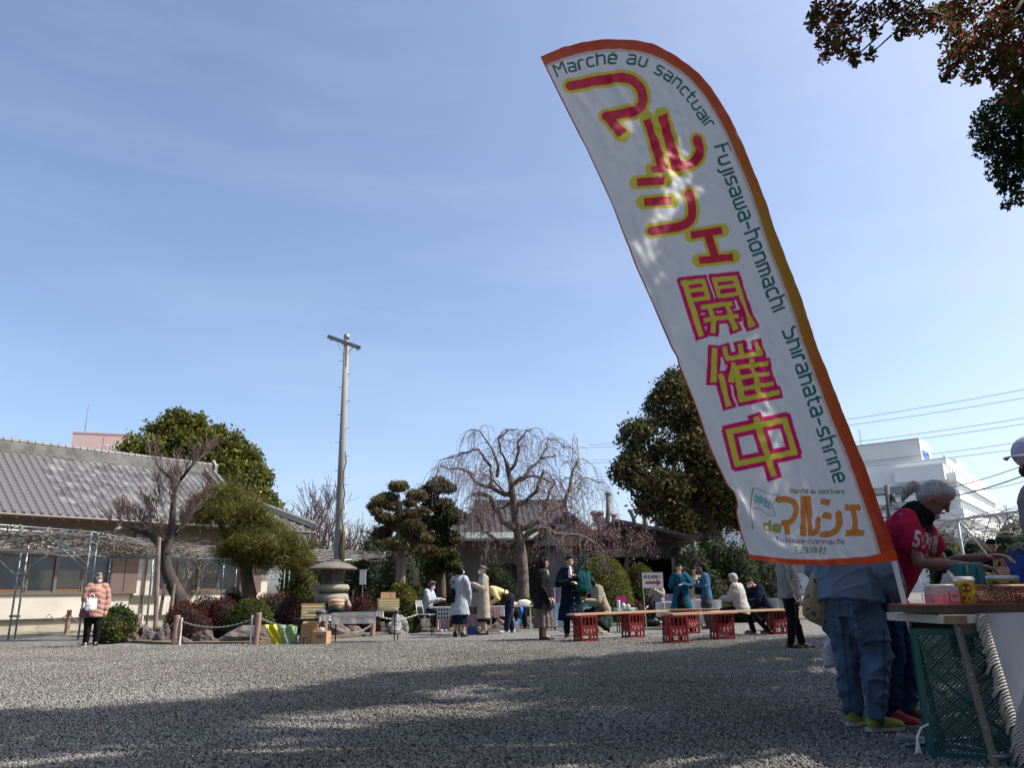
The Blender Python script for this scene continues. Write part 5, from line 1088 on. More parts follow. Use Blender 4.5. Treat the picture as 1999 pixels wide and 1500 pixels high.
    for W_, e in ((KAI, 7.6), (SAI, 7.6), (CHU, 9.0)):
        paint(flat_d([([(p[0][0]-(p[1][0]-p[0][0])/math.hypot(p[1][0]-p[0][0], p[1][1]-p[0][1])*e*.72, p[0][1]-(p[1][1]-p[0][1])/math.hypot(p[1][0]-p[0][0], p[1][1]-p[0][1])*e*.72)]+p[1:-1]+[(p[-1][0]+(p[-1][0]-p[-2][0])/math.hypot(p[-1][0]-p[-2][0], p[-1][1]-p[-2][1])*e*.72, p[-1][1]+(p[-1][1]-p[-2][1])/math.hypot(p[-1][0]-p[-2][0], p[-1][1]-p[-2][1])*e*.72)], h+e) for p, h in W_]), MAG)
        paint(flat_d(W_), YEL)
    for L in ([(1379, 539), (1393, 585)], [(1363, 617), (1372, 615)], [(1395, 611), (1409, 609)], [(1435, 587), (1441, 603)], [(1432, 605), (1442, 603)], [(1425, 760), (1436, 795)], [(1405, 700), (1412, 725)]):
        paint(flat_d([(L, 1.1)]), (.72, .73, .735))
    # glyphs of the rounded print face, on a 5-high x-height
    Gl = {'a': (4, [[(.3, 5), (3.2, 5), (4, 4.2), (4, 0), (.8, 0), (0, .7), (0, 1.9), (.7, 2.6), (4, 2.6)]]), 'r': (2.6, [[(0, 0), (0, 4.1), (.9, 5), (2.6, 5)]]), 'c': (3.4, [[(3.4, 5), (.9, 5), (0, 4.1), (0, .9), (.9, 0), (3.4, 0)]]),
        'h': (4, [[(0, 7.6), (0, 0)], [(0, 5), (3.1, 5), (4, 4.1), (4, 0)]]), 'e': (4, [[(3.6, 0), (.9, 0), (0, .9), (0, 4.1), (.9, 5), (3.1, 5), (4, 4.1), (4, 2.5), (0, 2.5)]]), 'u': (4, [[(0, 5), (0, .9), (.9, 0), (3.1, 0), (4, .9), (4, 5)]]),
        's': (3.8, [[(3.7, 5), (.9, 5), (.1, 4.3), (.2, 3.2), (.9, 2.6), (3, 2.4), (3.8, 1.7), (3.7, .6), (3, 0), (0, 0)]]), 'n': (4, [[(0, 0), (0, 5), (3.1, 5), (4, 4.1), (4, 0)]]), 't': (2.8, [[(.8, 7), (.8, .9), (1.6, 0), (2.8, 0)], [(0, 5), (2.8, 5)]]),
        'i': (0, [[(0, 5), (0, 0)]]), 'I': (0, [[(0, 7), (0, 6.4)], [(0, 5), (0, 0)]]), 'F': (3.8, [[(0, 0), (0, 7.6), (3.8, 7.6)], [(0, 4), (3.4, 4)]]), 'j': (1.4, [[(1.4, 5), (1.4, -.9), (.6, -1.7), (-.2, -1.7)]]),
        'w': (5.2, [[(0, 5), (0, .9), (.9, 0), (4.3, 0), (5.2, .9), (5.2, 5)], [(2.6, 0), (2.6, 4.6)]]), 'o': (4, [[(.9, 0), (0, .9), (0, 4.1), (.9, 5), (3.1, 5), (4, 4.1), (4, .9), (3.1, 0), (.9, 0)]]), 'm': (5.4, [[(0, 0), (0, 5), (4.5, 5), (5.4, 4.1), (5.4, 0)], [(2.7, 5), (2.7, 0)]]),
        'S': (4.2, [[(4.2, 7.6), (.9, 7.6), (0, 6.7), (0, 5), (.9, 4.1), (3.3, 3.8), (4.2, 2.9), (4.2, .9), (3.3, 0), (0, 0)]]), 'M': (5.8, [[(0, 0), (0, 7.4), (2.9, 3.8), (5.8, 7.4), (5.8, 0)]]), '-': (3, [[(0, 2.5), (3, 2.5)]]), 'd': (4, [[(4, 7.6), (4, 0), (.9, 0), (0, .9), (0, 4.1), (.9, 5), (4, 5)]]), ' ': (2.2, [])}
    Gl['é'] = (4, Gl['e'][1]+[[(2, 6.2), (3.2, 7.6)]])
    def write(s, path, unit, h, c, outline=None, off=0.0, gap=1.9):
        Pp = resamp(path, 400, 30); sc = np.concatenate([[0], np.cumsum(np.hypot(*np.diff(Pp, axis=0).T))]); total = sum(Gl[k][0]+gap for k in s)-gap; ux = sc[-1]/total; pos = 0; st = []
        for k in s:
            w, parts = Gl[k]; mid = (pos+w/2)*ux; o = np.array([np.interp(mid, sc, Pp[:, 0]), np.interp(mid, sc, Pp[:, 1])]); e = 6; a0, b0 = max(0, mid-e), min(sc[-1], mid+e)
            T = np.array([np.interp(b0, sc, Pp[:, 0])-np.interp(a0, sc, Pp[:, 0]), np.interp(b0, sc, Pp[:, 1])-np.interp(a0, sc, Pp[:, 1])]); T /= np.hypot(*T); U = np.array([T[1], -T[0]])
            for pt in parts: st.append(([tuple(o+T*(px-w/2)*ux+U*(py*unit+off)) for px, py in pt], h))
            pos += w+gap
        if outline: paint(rnd_d([(p, hh+outline[1]) for p, hh in st]), outline[0])
        paint(rnd_d(st), c)
    write('Marché au sanctuair', [(1089, 148), (1115, 137), (1150, 128), (1180, 124), (1207, 125), (1235, 128), (1261, 137), (1290, 154), (1316, 172), (1332, 190), (1347, 207), (1362, 230), (1380, 252)], 3.35, 2.1, TEAL)
    write('Fujisawa-honmachi', [(1394, 288), (1402, 312), (1420, 362), (1448, 433), (1462, 469), (1488, 538), (1515, 606)], 4.1, 2.4, TEAL)
    write('Shirahata-shrine', [(1533, 644), (1562, 724), (1590, 811), (1608, 869), (1632, 943)], 4.1, 2.5, TEAL)
    c5 = lambda L: [(1400+a*.18, 930+b*.18) for a, b in L]
    write('Marché au sanctuaIre'.replace('I', 'i'), c5([(805, 185), (1390, 185)]), 1.15, .8, (.10, .16, .015)); write('FujIsawa-honmachI'.replace('Fuj', 'Fuj'), c5([(625, 715), (1375, 738)]), 1.25, .85, (.17, .01, .14))
    write('de', c5([(485, 588), (690, 600)]), 2.35, 2.5, (.02, .03, .005)); write('de', c5([(485, 588), (690, 600)]), 2.35, 1.5, (.42, .42, .05))
    O = [(arc(c5([(668, 252), (770, 250), (850, 285), (872, 370), (835, 470), (785, 505), (732, 512)])), 4.6), (c5([(762, 515), (768, 635)]), 4.3), (c5([(940, 215), (948, 420), (945, 640)]), 3.9), (c5([(912, 618), (975, 620)]), 4), (c5([(990, 215), (1008, 430), (1022, 640)]), 3.9), (arc(c5([(1020, 622), (1070, 620), (1105, 570), (1115, 465)])), 4.3),
        (c5([(1135, 270), (1232, 292)]), 4.8), (c5([(1158, 418), (1250, 440)]), 4.6), (arc(c5([(1330, 405), (1345, 500), (1310, 590), (1230, 628), (1150, 630)])), 4.8), (c5([(1392, 340), (1565, 340)]), 4.6), (c5([(1480, 340), (1505, 480), (1490, 612)]), 4.4), (c5([(1410, 616), (1605, 616)]), 4.7)]
    paint(flat_d([(p, h+1.0) for p, h in O]), (.30, .015, .01)); paint(flat_d(O), (.68, .23, .03))
    paint(rnd_d([(c5([(388, 130), (345, 355), (325, 440)]), 1.3), (c5([(325, 440), (356, 580)]), .8)]), (.18, .15, .08))
    paint(rnd_d([(arc(c5([(390, 142), (450, 138), (540, 195), (685, 208)])), .55), (c5([(685, 208), (598, 318), (630, 430)]), .55), (arc(c5([(630, 430), (560, 430), (460, 350), (370, 350)])), .55)]), (.03, .03, .03))
    SHI = [[(2, 0), (2.4, 1.4)], [(.3, 2.6), (4, 2.6), (.2, 7)], [(2.2, 5), (2.2, 10)], [(2.6, 5.6), (4, 7)]]
    Z = {'神': SHI+[[(5.2, 2), (9.6, 2), (9.6, 7.4), (5.2, 7.4), (5.2, 2)], [(5.2, 4.7), (9.6, 4.7)], [(7.4, 0), (7.4, 10)]], '社': SHI+[[(5, 4), (9.8, 4)], [(7.4, .6), (7.4, 9)], [(4.6, 9), (10, 9)]], '白': [[(1.5, 2), (8.5, 2), (8.5, 9.6), (1.5, 9.6), (1.5, 2)], [(1.5, 5.7), (8.5, 5.7)], [(5, 0), (4.3, 2)]],
        '旗': [[(2.2, .3), (2.2, 2)], [(0, 2), (4.6, 2)], [(1.8, 2), (1.6, 6), (.2, 9.5)], [(1.8, 4.5), (4, 4.5), (3.8, 9), (3, 9.5)], [(6, .2), (5, 2.5)], [(5.6, 1.6), (9.8, 1.6)], [(5, 3.6), (10, 3.6)], [(6.2, 2.6), (6.2, 7.4)], [(8.8, 2.6), (8.8, 7.4)], [(6.2, 4.9), (8.8, 4.9)], [(6.2, 6.1), (8.8, 6.1)], [(4.8, 7.4), (10, 7.4)], [(6.6, 7.8), (5.2, 9.8)], [(8.4, 7.8), (9.8, 9.8)]]}
    def kanji(s, o, ex, ey, h, c, outl=None, gap=11.2):
        st = []
        for k, ch in enumerate(s):
            for L in Z[ch]: st.append(([(o[0]+(k*gap+a)*ex[0]+b*ey[0], o[1]+(k*gap+a)*ex[1]+b*ey[1]) for a, b in L], h))
        if outl: paint(rnd_d([(p, q+outl[1]) for p, q in st]), outl[0])
        paint(rnd_d(st), c, .7)
    kanji('白旗神社', c5([(818, 760)])[0], (1.60, .0), (.04, 1.52), .72, (.045, .06, .02))
    kanji('神社', c5([(405, 195)])[0], (1.62, .62), (-.28, 1.62), .95, (.22, .62, .62), ((.01, .02, .02), .65))
    # edge bands
    dr = seg_d(x, y, [tuple(p) for p in resamp(right, 60, 2)]); dl = seg_d(x, y, [tuple(p) for p in resamp(left, 40, 2)]); db = seg_d(x, y, [tuple(p) for p in bot])
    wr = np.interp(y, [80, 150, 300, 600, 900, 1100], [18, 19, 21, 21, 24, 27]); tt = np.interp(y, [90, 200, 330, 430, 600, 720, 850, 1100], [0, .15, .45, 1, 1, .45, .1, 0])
    oc = np.array([.50, .055, .018])[None]*(1-tt[:, None])+np.array([.42, .20, .022])[None]*tt[:, None]  # ochre stretch is warm light through the sleeve, painted into the border colour
    a = np.clip(.5-(dr-wr-5.5)/1.0, 0, 1)[:, None]; colr[:] = colr*(1-a)+np.array([.58, .48, .44])*a
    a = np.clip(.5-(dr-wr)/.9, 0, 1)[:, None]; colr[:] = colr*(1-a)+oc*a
    a = np.clip(.5-(db-np.interp(x, [1465, 1600, 1690, 1750], [9, 11, 14, 22]))/.9, 0, 1)[:, None]; colr[:] = colr*(1-a)+np.array([.66, .075, .018])*a
    a = np.clip(.5-(dl-2.6)/.8, 0, 1)[:, None]; colr[:] = colr*(1-a)+np.array([.45, .06, .025])*a
    me = bpy.data.meshes.new('banner_cloth'); me.vertices.add(len(x)); me.vertices.foreach_set('co', P.astype(np.float32).ravel())
    i, j = np.meshgrid(np.arange(NV-1), np.arange(NU-1), indexing='ij'); q = np.stack([i*NU+j, (i+1)*NU+j, (i+1)*NU+j+1, i*NU+j+1], -1).reshape(-1, 4).astype(np.int32)
    me.loops.add(q.size); me.loops.foreach_set('vertex_index', q.ravel()); me.polygons.add(len(q)); me.polygons.foreach_set('loop_start', np.arange(0, q.size, 4, dtype=np.int32)); me.polygons.foreach_set('use_smooth', np.ones(len(q), bool))
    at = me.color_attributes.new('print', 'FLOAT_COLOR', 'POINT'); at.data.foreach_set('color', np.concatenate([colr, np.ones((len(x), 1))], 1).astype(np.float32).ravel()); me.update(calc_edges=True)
    m = bpy.data.materials.new('banner_cloth'); m.use_nodes = True; nn, l = m.node_tree.nodes, m.node_tree.links; b = nn['Principled BSDF']; b.inputs['Roughness'].default_value = .55; b.inputs['Specular IOR Level'].default_value = .25
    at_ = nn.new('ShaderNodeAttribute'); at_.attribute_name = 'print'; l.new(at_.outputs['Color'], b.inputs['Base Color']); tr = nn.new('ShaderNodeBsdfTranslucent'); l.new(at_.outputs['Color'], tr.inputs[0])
    tc = nn.new('ShaderNodeTexCoord'); tx = nn.new('ShaderNodeTexNoise'); tx.inputs['Scale'].default_value = 60; l.new(tc.outputs['Object'], tx.inputs['Vector']); bp = nn.new('ShaderNodeBump'); bp.inputs['Strength'].default_value = .12; bp.inputs['Distance'].default_value = .004; l.new(tx.outputs['Fac'], bp.inputs['Height']); l.new(bp.outputs[0], b.inputs['Normal'])
    mx = nn.new('ShaderNodeMixShader'); mx.inputs[0].default_value = .40; l.new(b.outputs[0], mx.inputs[1]); l.new(tr.outputs[0], mx.inputs[2]); l.new(mx.outputs[0], nn['Material Output'].inputs[0]); me.materials.append(m)
    # pole
    e = S(np.array([1748., 1780.]), np.array([1095., 1225.]), -.02); p0, p1 = Vector(e[0]), Vector(e[1]); d = (p1-p0).normalized(); foot = p0+d*(p0.z/-d.z)
    t = thing('banner_flag', 'tall feather banner with マルシェ開催中 lettering and orange border on white pole', 'banner', (foot.x, foot.y, 0)); link('cloth', me, t, True)
    Rr = resamp(right, 60, 4)[3:]; rp = [Vector(p) for p in S(Rr[:, 0]-6, Rr[:, 1]+2, -.018)]
    MB().tube([foot]+[p0.lerp(foot, k) for k in (.7, .35)]+[p0]+rp[::-1][2:], [.016, .016, .0155, .015]+[.014-.008*k/len(rp) for k in range(len(rp)-2)], 12).build('pole', mat('white_pole', (.66, .67, .68), .35), t, True, True)
    bs_ = MB(); 
    for k in range(4): a = k*PI/2+.4; bs_.bar((foot.x, foot.y, .02), (foot.x+.3*math.cos(a), foot.y+.3*math.sin(a), .02), .03, .02)
    bs_.build('ground_stand', m_steel, t, False, True)
    # hem stitching folds along the sleeve
    return t
banner()
# ================================================================ PEOPLE
m_skin = mat('skin', (0.50, 0.30, 0.215), .55, var=.06, scale=9, spec=.35); m_skint = mat('tanned_skin', (0.26, 0.125, 0.085), .5, var=.1, scale=14, spec=.4)
m_hblack = mat('black_hair', (.010, .008, .007), .6, spec=.12, var=.4, scale=40, bump=.4, bscale=90, stretch=(1, 1, .12)); m_hbrown = mat('brown_hair', (.06, .03, .02), .5, var=.3, scale=40, bump=.5, bscale=90, stretch=(1, 1, .12)); m_hgrey = mat('grey_hair', (.36, .35, .34), .5, var=.35, scale=60, bump=.7, bscale=120, stretch=(1, 1, .12)); m_hsalt = mat('salt_hair', (.12, .11, .11), .5, var=.4, scale=60, bump=.5, bscale=120, stretch=(1, 1, .15))
m_eye = mat('eye_dark', (.02, .013, .01), .3); m_lip = mat('lip', (.36, .12, .10), .5); m_mask = mat('white_mask', (.72, .73, .75), .85); m_maskb = mat('black_mask', (.012, .012, .014), .7)
def cloth(name, c, var=.12, scale=8, bump=.35, bscale=120, rough=.85, **k): return mat(name, c, rough, var=var, scale=scale, bump=bump, bscale=bscale, spec=.05, **k)
m_black = cloth('black_cloth', (.014, .014, .016)); m_navy = cloth('navy_cloth', (.016, .022, .050)); m_navyc = cloth('navy_coat', (.010, .016, .035)); m_beige = cloth('beige_coat', (.36, .32, .27)); m_fleece = cloth('cream_fleece', (.30, .265, .20), bump=.9, bscale=60); m_pale = cloth('pale_blue_coat', (.36, .395, .44)); m_pink = cloth('pink_down', (.40, .225, .185), .06, 4, .15, 30, .5)
m_yell = cloth('yellow_knit', (.52, .44, .23), bump=.7, bscale=80); m_teal = cloth('teal_shawl', (.012, .085, .14)); m_denim = cloth('denim', (.085, .135, .215), .30, 5, .5, 160); m_denimd = cloth('dark_denim', (.018, .04, .095), .2, 5, .5, 160); m_sweat = cloth('blue_sweatshirt', (.155, .22, .325), .06, 6, .5, 120); m_redt = cloth('red_tshirt', (.44, .018, .06), .06, 6, .3, 100)
m_grey = cloth('grey_cloth', (.27, .27, .27)); m_greysk = cloth('taupe_skirt', (.16, .125, .115), .2); m_jkw = cloth('white_jacket', (.40, .39, .375), .1); m_bluec = cloth('blue_cardigan', (.05, .115, .22)); m_greyp = cloth('dark_grey_trousers', (.06, .065, .07)); m_tan = mat('tan_shoe', (.33, .24, .15), .7); m_blkshoe = mat('black_shoe', (.015, .014, .014), .5); m_whshoe = mat('white_shoe', (.62, .62, .60), .6); m_boot = mat('brown_boot', (.035, .02, .018), .45)
m_lime = mat('lime_shoe', (.24, .31, .035), .7, var=.1, scale=20, bump=.2, bscale=80); m_redshoe = mat('red_shoe', (.35, .02, .04), .7); m_sole = mat('shoe_sole', (.42, .41, .38), .8)
def remesh(mb, vox, m, name, smooth=4, fold=0.0, fscale=9.0, puff=None, parent=None, world=False):
    me = mb.mesh(name); o = bpy.data.objects.new('t', me); col.objects.link(o)
    r = o.modifiers.new('r', 'REMESH'); r.mode = 'VOXEL'; r.voxel_size = vox; r.use_smooth_shade = True
    s = o.modifiers.new('s', 'SMOOTH'); s.iterations = smooth; s.factor = .5
    out = bpy.data.meshes.new_from_object(o.evaluated_get(bpy.context.evaluated_depsgraph_get())); bpy.data.objects.remove(o); bpy.data.meshes.remove(me)
    out.name = name; out.materials.clear(); out.materials.append(m); n = len(out.vertices)
    if (fold or puff) and n:
        co = np.empty(n*3, np.float32); out.vertices.foreach_get('co', co); co = co.reshape(-1, 3); no = np.empty(n*3, np.float32); out.vertex_normals.foreach_get('vector', no); no = no.reshape(-1, 3); d = np.zeros(n)
        if fold:
            sd = rnd.uniform(0, 50)
            for i in range(n):
                x, y, z = co[i]; a = mnoise.noise((x*fscale+sd, y*fscale, z*fscale*.38)); b = mnoise.noise((x*fscale*.6+sd, y*fscale*.6+9, z*fscale*1.5+x*4)); r1 = 1-2.2*abs(a); r2 = 1-2.2*abs(b); d[i] = (.75*r1*r1*(1 if r1 > 0 else -.3)+.6*r2*r2*(1 if r2 > 0 else -.3)-.45)*fold
        if puff: d = d+puff(co)
        co += no*d[:, None].astype(np.float32); out.vertices.foreach_set('co', co.ravel()); out.update()
    return link(name, out, parent, world)
def ring_loft(mb, C, rx, ry, X=(1, 0, 0), n=20, Xs=None):
    C = [Vector(c) for c in C]; N = len(C); V = []
    for i in range(N):
        t = (C[min(i+1, N-1)]-C[max(0, i-1)]).normalized(); xx = Vector(Xs[i] if Xs else X); xx = (xx-t*xx.dot(t)).normalized(); yy = t.cross(xx)
        for k in range(n): a = 2*PI*k/n; V.append(C[i]+xx*math.cos(a)*rx[i]+yy*math.sin(a)*ry[i])
    F_ = [(i*n+k, i*n+(k+1) % n, (i+1)*n+(k+1) % n, (i+1)*n+k) for i in range(N-1) for k in range(n)]+[tuple(reversed(range(n))), tuple((N-1)*n+k for k in range(n))]
    return mb.add(V, F_)
def limb(mb, pts, rs, n=12):
    pts = [Vector(p) for p in pts]; mb.tube(pts, rs, n)
    for p, r in zip(pts, rs): mb.ell(p, (r*1.0,)*3, n=n, m=8)
def hand(mb, w, d, side, s=1.0, grip=.5, up=Vector((0, 0, 1))):
    """palm and five bent fingers from the wrist w towards d"""
    x, y, z = frame(d, up); x = x*side      # x across the palm (thumb side +), y palm normal, z along the fingers
    pc = w+z*.045*s; R = Matrix((x, y, z)).transposed(); mb.ell(pc, (.040*s, .016*s, .050*s), R, 12, 8)
    for k, (ox, L, f) in enumerate(((.030, .072, 1), (.010, .080, 1.0), (-.010, .075, 1.0), (-.029, .060, .95))):
        a = w+z*.078*s+x*ox*s; pts = [a-z*.02*s, a]; dd = z.copy()
        for j, sg in enumerate((.42, .32, .26)):
            ang = grip*(.55+.35*j); dd = (Matrix.Rotation(ang*side*-1*.8, 3, x) @ dd) if False else (dd*math.cos(ang*.9)-y*math.sin(ang*.9)*1.0).normalized(); pts.append(pts[-1]+dd*L*sg*s)
        mb.tube(pts, [.0098*s*f, .0095*s*f, .009*s*f, .0082*s*f, .007*s*f], 7); mb.ell(pts[-1], (.0075*s,)*3, n=7, m=5)
    a = w+z*.02*s+x*.030*s; b = a+(x*.8+z*.6-y*.2).normalized()*.034*s; c = b+(z*.9+x*.15-y*grip*.7).normalized()*.030*s; mb.tube([a-x*.01*s, a, b, c], [.013*s, .013*s, .011*s, .009*s], 7); mb.ell(c, (.009*s,)*3, n=7, m=5)
def person(label, loc, rz, H=1.58, lean=0, legs=None, arms=None, head=(0, 0), skin=None, top=None, bottom=None, shoes=None, hair='bob', hairm=None, mask=None, sit=None, vox=.011, glasses=False, build=1.0, cat='person', seat_fwd=0, hgrip=.7, hs=1.0, face=True):
    skin = skin or m_skin; hairm = hairm or m_hblack; t = thing('person', label, cat, loc, math.radians(rz)); k = H/1.60
    V = lambda s, f, z: Vector((s, -f, z)); hipz = .80*k if sit is None else sit+.10*k; L = math.radians(lean)
    hip = V(0, 0, hipz)
    def up(s, f, z): return hip+V(s, f*math.cos(L)+z*math.sin(L), z*math.cos(L)-f*math.sin(L))
    sp = [up(0, 0, 0), up(0, .01, .14*k), up(0, 0, .30*k), up(0, -.01, .44*k), up(0, .0, .53*k)]; sho = {s: up(s*.165*k*build, -.005, .475*k) for s in (-1, 1)}
    neck = up(0, .005, .53*k); yaw, pit = math.radians(head[0]), math.radians(head[1]); Rh = Matrix.Rotation(yaw, 3, 'Z') @ Matrix.Rotation(pit+L*.6, 3, 'X'); hc = neck+Vector((0, -math.sin(L)*.03*k, .0))+Rh @ Vector((0, -.018*k, .135*k))
    arms = arms or {}; A_ = {}
    for s in (-1, 1):
        e, w = arms.get(s, ((.05, .02, -.27), (.04, .10, -.49))); A_[s] = (sho[s], sho[s]+V(e[0]*s, e[1], e[2])*k, sho[s]+V(w[0]*s, w[1], w[2])*k)
    legs = legs or {}; Lg = {}
    for s in (-1, 1):
        h_ = hip+V(s*.088*k, 0, -.01)
        if s in legs: kn, an = legs[s]; kn, an = V(kn[0]*s, kn[1], kn[2]), V(an[0]*s, an[1], an[2]); an.z = max(.075*k, an.z)
        elif sit is not None: kn, an = V(s*.11, .40*k, sit+.06), V(s*.10, .36*k, .085*k)
        else: kn, an = V(s*.095*k, .02, .43*k), V(s*.10*k, -.02, .085*k)
        Lg[s] = (h_, kn, an)
    # the body
    B = MB(); ring_loft(B, sp, [.13*k*build, .105*k*build, .125*k*build, .13*k*build, .055*k], [.09*k*build, .08*k*build, .09*k*build, .085*k, .05*k], n=18)
    limb(B, [up(0, 0, .50*k), neck, hc-Rh @ Vector((0, -.01*k, .05*k))], [.058*k, .048*k, .046*k])
    B.ell(hc+Rh @ Vector((0, .008*k, .012*k)), (.073*k, .092*k, .103*k), Rh, 20, 14); B.ell(hc+Rh @ Vector((0, -.022*k, -.055*k)), (.052*k, .058*k, .052*k), Rh, 14, 10)
    B.ell(hc+Rh @ Vector((0, -.098*k, -.022*k)), (.010*k, .015*k, .015*k), Rh, 8, 6); B.tube([hc+Rh @ Vector((0, -.083*k, .02*k)), hc+Rh @ Vector((0, -.099*k, -.018*k))], [.006*k, .009*k], 6)
    for s in (-1, 1): B.ell(hc+Rh @ Vector((s*.075*k, .008*k, -.012*k)), (.008*k, .020*k, .030*k), Rh, 8, 6)
    for s in (-1, 1):
        a, e, w = A_[s]; limb(B, [a, a.lerp(e, .5), e, e.lerp(w, .35), w], [.050*k, .045*k, .037*k, .038*k, .025*k]); hand(B, w, (w-e).normalized()*.8+V(0, .25, 0), -s, k*1.02*hs, hgrip)
        h_, kn, an = Lg[s]; limb(B, [h_, h_.lerp(kn, .5), kn, kn.lerp(an, .35), an], [.082*k, .070*k, .050*k, .052*k, .034*k]); limb(B, [an, an+V(0, .10*k, -.045*k)], [.034*k, .028*k])
    remesh(B, vox, skin, 'body', 3, parent=t)
    fp = lambda x, y, z: hc+Rh @ Vector((x*k, y*k, z*k))
    if face:
        for s in (-1, 1):
            MB().ell(fp(s*.030, -.0815, .002), (.0135*k, .006*k, .0065*k), Rh, 10, 6).build('eye', m_eye, t, True)
            MB().tube([fp(s*.015, -.086, .022), fp(s*.032, -.084, .027), fp(s*.047, -.074, .021)], [.0035*k]*3, 5).build('eyebrow', hairm, t, True)
        if not mask: MB().ell(fp(0, -.0805, -.057), (.021*k, .006*k, .0062*k), Rh, 10, 6).build('mouth', m_lip, t, True)
        if glasses:
            g_ = MB()
            for s in (-1, 1): g_.tube([fp(s*.031+.023*math.cos(a), -.094, .002+.017*math.sin(a)) for a in [2*PI*i/12 for i in range(13)]], .0025*k, 4, False); g_.tube([fp(s*.054, -.093, .004), fp(s*.077, -.01, .006)], .002*k, 4)
            g_.tube([fp(-.008, -.097, .004), fp(.008, -.097, .004)], .002*k, 4); g_.build('glasses', m_steel, t)
    if mask == 'chin': mk = MB(); mk.ell(fp(0, -.038, -.085), (.055*k, .052*k, .026*k), Rh, 14, 8); mk.build('face_mask', m_mask, t, True)
    elif mask:
        mk = MB(); mk.ell(fp(0, -.044, -.045), (.062*k, .062*k, .048*k), Rh, 18, 12); mk.build('face_mask', m_maskb if mask == 'black' else m_mask, t, True)
        MB().tube([fp(-.06, -.05, -.03), fp(-.077, .0, -.0)], .0025*k, 4).tube([fp(.06, -.05, -.03), fp(.077, .0, -.0)], .0025*k, 4).build('ear_loop', m_mask, t)
    # hair
    hm = MB()
    if hair != 'none':
        hs_ = .95 if hair in ('pony', 'short') else 1.0; hm.ell(fp(0, .020, .024), (.081*k*hs_, .092*k*hs_, .095*k*hs_), Rh, 20, 14); hm.ell(fp(0, -.035, .070), (.068*k, .052*k, .050*k), Rh, 14, 10)
        if hair in ('bob', 'long', 'wavy'):
            for s in (-1, 1): hm.ell(fp(s*.068, .018, -.030), (.024*k, .058*k, .080*k), Rh, 12, 10)
            hm.ell(fp(0, .062, -.035), (.070*k, .045*k, .080*k), Rh, 14, 10)
        if hair == 'bob': hm.ell(fp(0, -.060, .058), (.060*k, .028*k, .030*k), Rh, 12, 8)
        if hair == 'long':
            ring_loft(hm, [fp(0, .05, .03), fp(0, .085, -.08), fp(0, .095, -.20), fp(0, .08, -.30)], [.075*k, .078*k, .07*k, .03*k], [.05*k, .04*k, .032*k, .015*k], n=12)
        if hair == 'short': hm.ell(fp(0, .060, -.02), (.066*k, .045*k, .060*k), Rh, 12, 10)
        if hair == 'bun': hm.ell(fp(0, .11, .07), (.036*k,)*3, Rh, 12, 8); hm.ell(fp(0, .06, -.02), (.064*k, .045*k, .05*k), Rh, 12, 8)
        if hair == 'pony':
            hm.ell(fp(0, .060, -.02), (.066*k, .045*k, .055*k), Rh, 12, 10); limb(hm, [fp(0, .095, .0), fp(0, .14, -.01), fp(0, .155, -.06), fp(0, .14, -.12)], [.025*k, .036*k, .036*k, .014*k])
        remesh(hm, max(.007, vox*.8), hairm, 'hair', 3, .003*k, 34, parent=t)
    # clothes
    if bottom:
        kind, bm, par = bottom[0], bottom[1], (bottom[2] if len(bottom) > 2 else {})
        M_ = MB(); lo = par.get('loose', 1.0); br = par.get('end', .0)
        if kind == 'trousers':
            ring_loft(M_, [hip+V(0, 0, -.10*k), hip+V(0, 0, 0), up(0, 0, .16*k)], [.165*k*build, .172*k*build, .145*k*build], [.115*k*build, .125*k*build, .105*k*build], n=22)
            if sit is not None: M_.ell(hip+V(0, .02, -.03), (.175*k, .15*k, .10*k), n=18, m=10)
            for s in (-1, 1):
                h_, kn, an = Lg[s]; f_ = an+V(0, 0, .01) if not br else an.lerp(kn, br); limb(M_, [h_, h_.lerp(kn, .5), kn, kn.lerp(an, .5), f_], [.100*k*build, .088*k*lo, .070*k*lo, .064*k*lo, .056*k*lo], 14)
            remesh(M_, vox*1.25, bm, 'trousers', 3, par.get('fold', .010)*k, par.get('fs', 10), parent=t)
        elif kind == 'skirt':
            z1 = par.get('hem', .35)*k; fl = par.get('flare', .24)*k
            if sit is None: C_ = [V(0, 0, z1), V(0, 0, z1+(hipz-z1)*.5), hip, up(0, 0, .15*k)]; ring_loft(M_, C_, [fl, (fl+.17*k)/2, .17*k, .13*k], [fl*.8, (fl*.8+.13*k)/2, .13*k, .10*k], n=30)
            else:
                kn = (Lg[-1][1]+Lg[1][1])/2; ring_loft(M_, [up(0, 0, .12*k), hip, hip.lerp(kn, .6), kn, kn.lerp((Lg[-1][2]+Lg[1][2])/2, .35)], [.14*k, .18*k, .19*k, .18*k, .17*k], [.11*k, .13*k, .10*k, .09*k, .08*k], n=24)
            pl = par.get('pleats', 0)
            remesh(M_, vox*1.25, bm, 'skirt', 2, .012*k, 9, puff=(lambda co: .012*np.sin(np.arctan2(co[:, 1], co[:, 0])*pl)*np.clip((hipz-co[:, 2])*3, 0, 1)) if pl else None, parent=t)
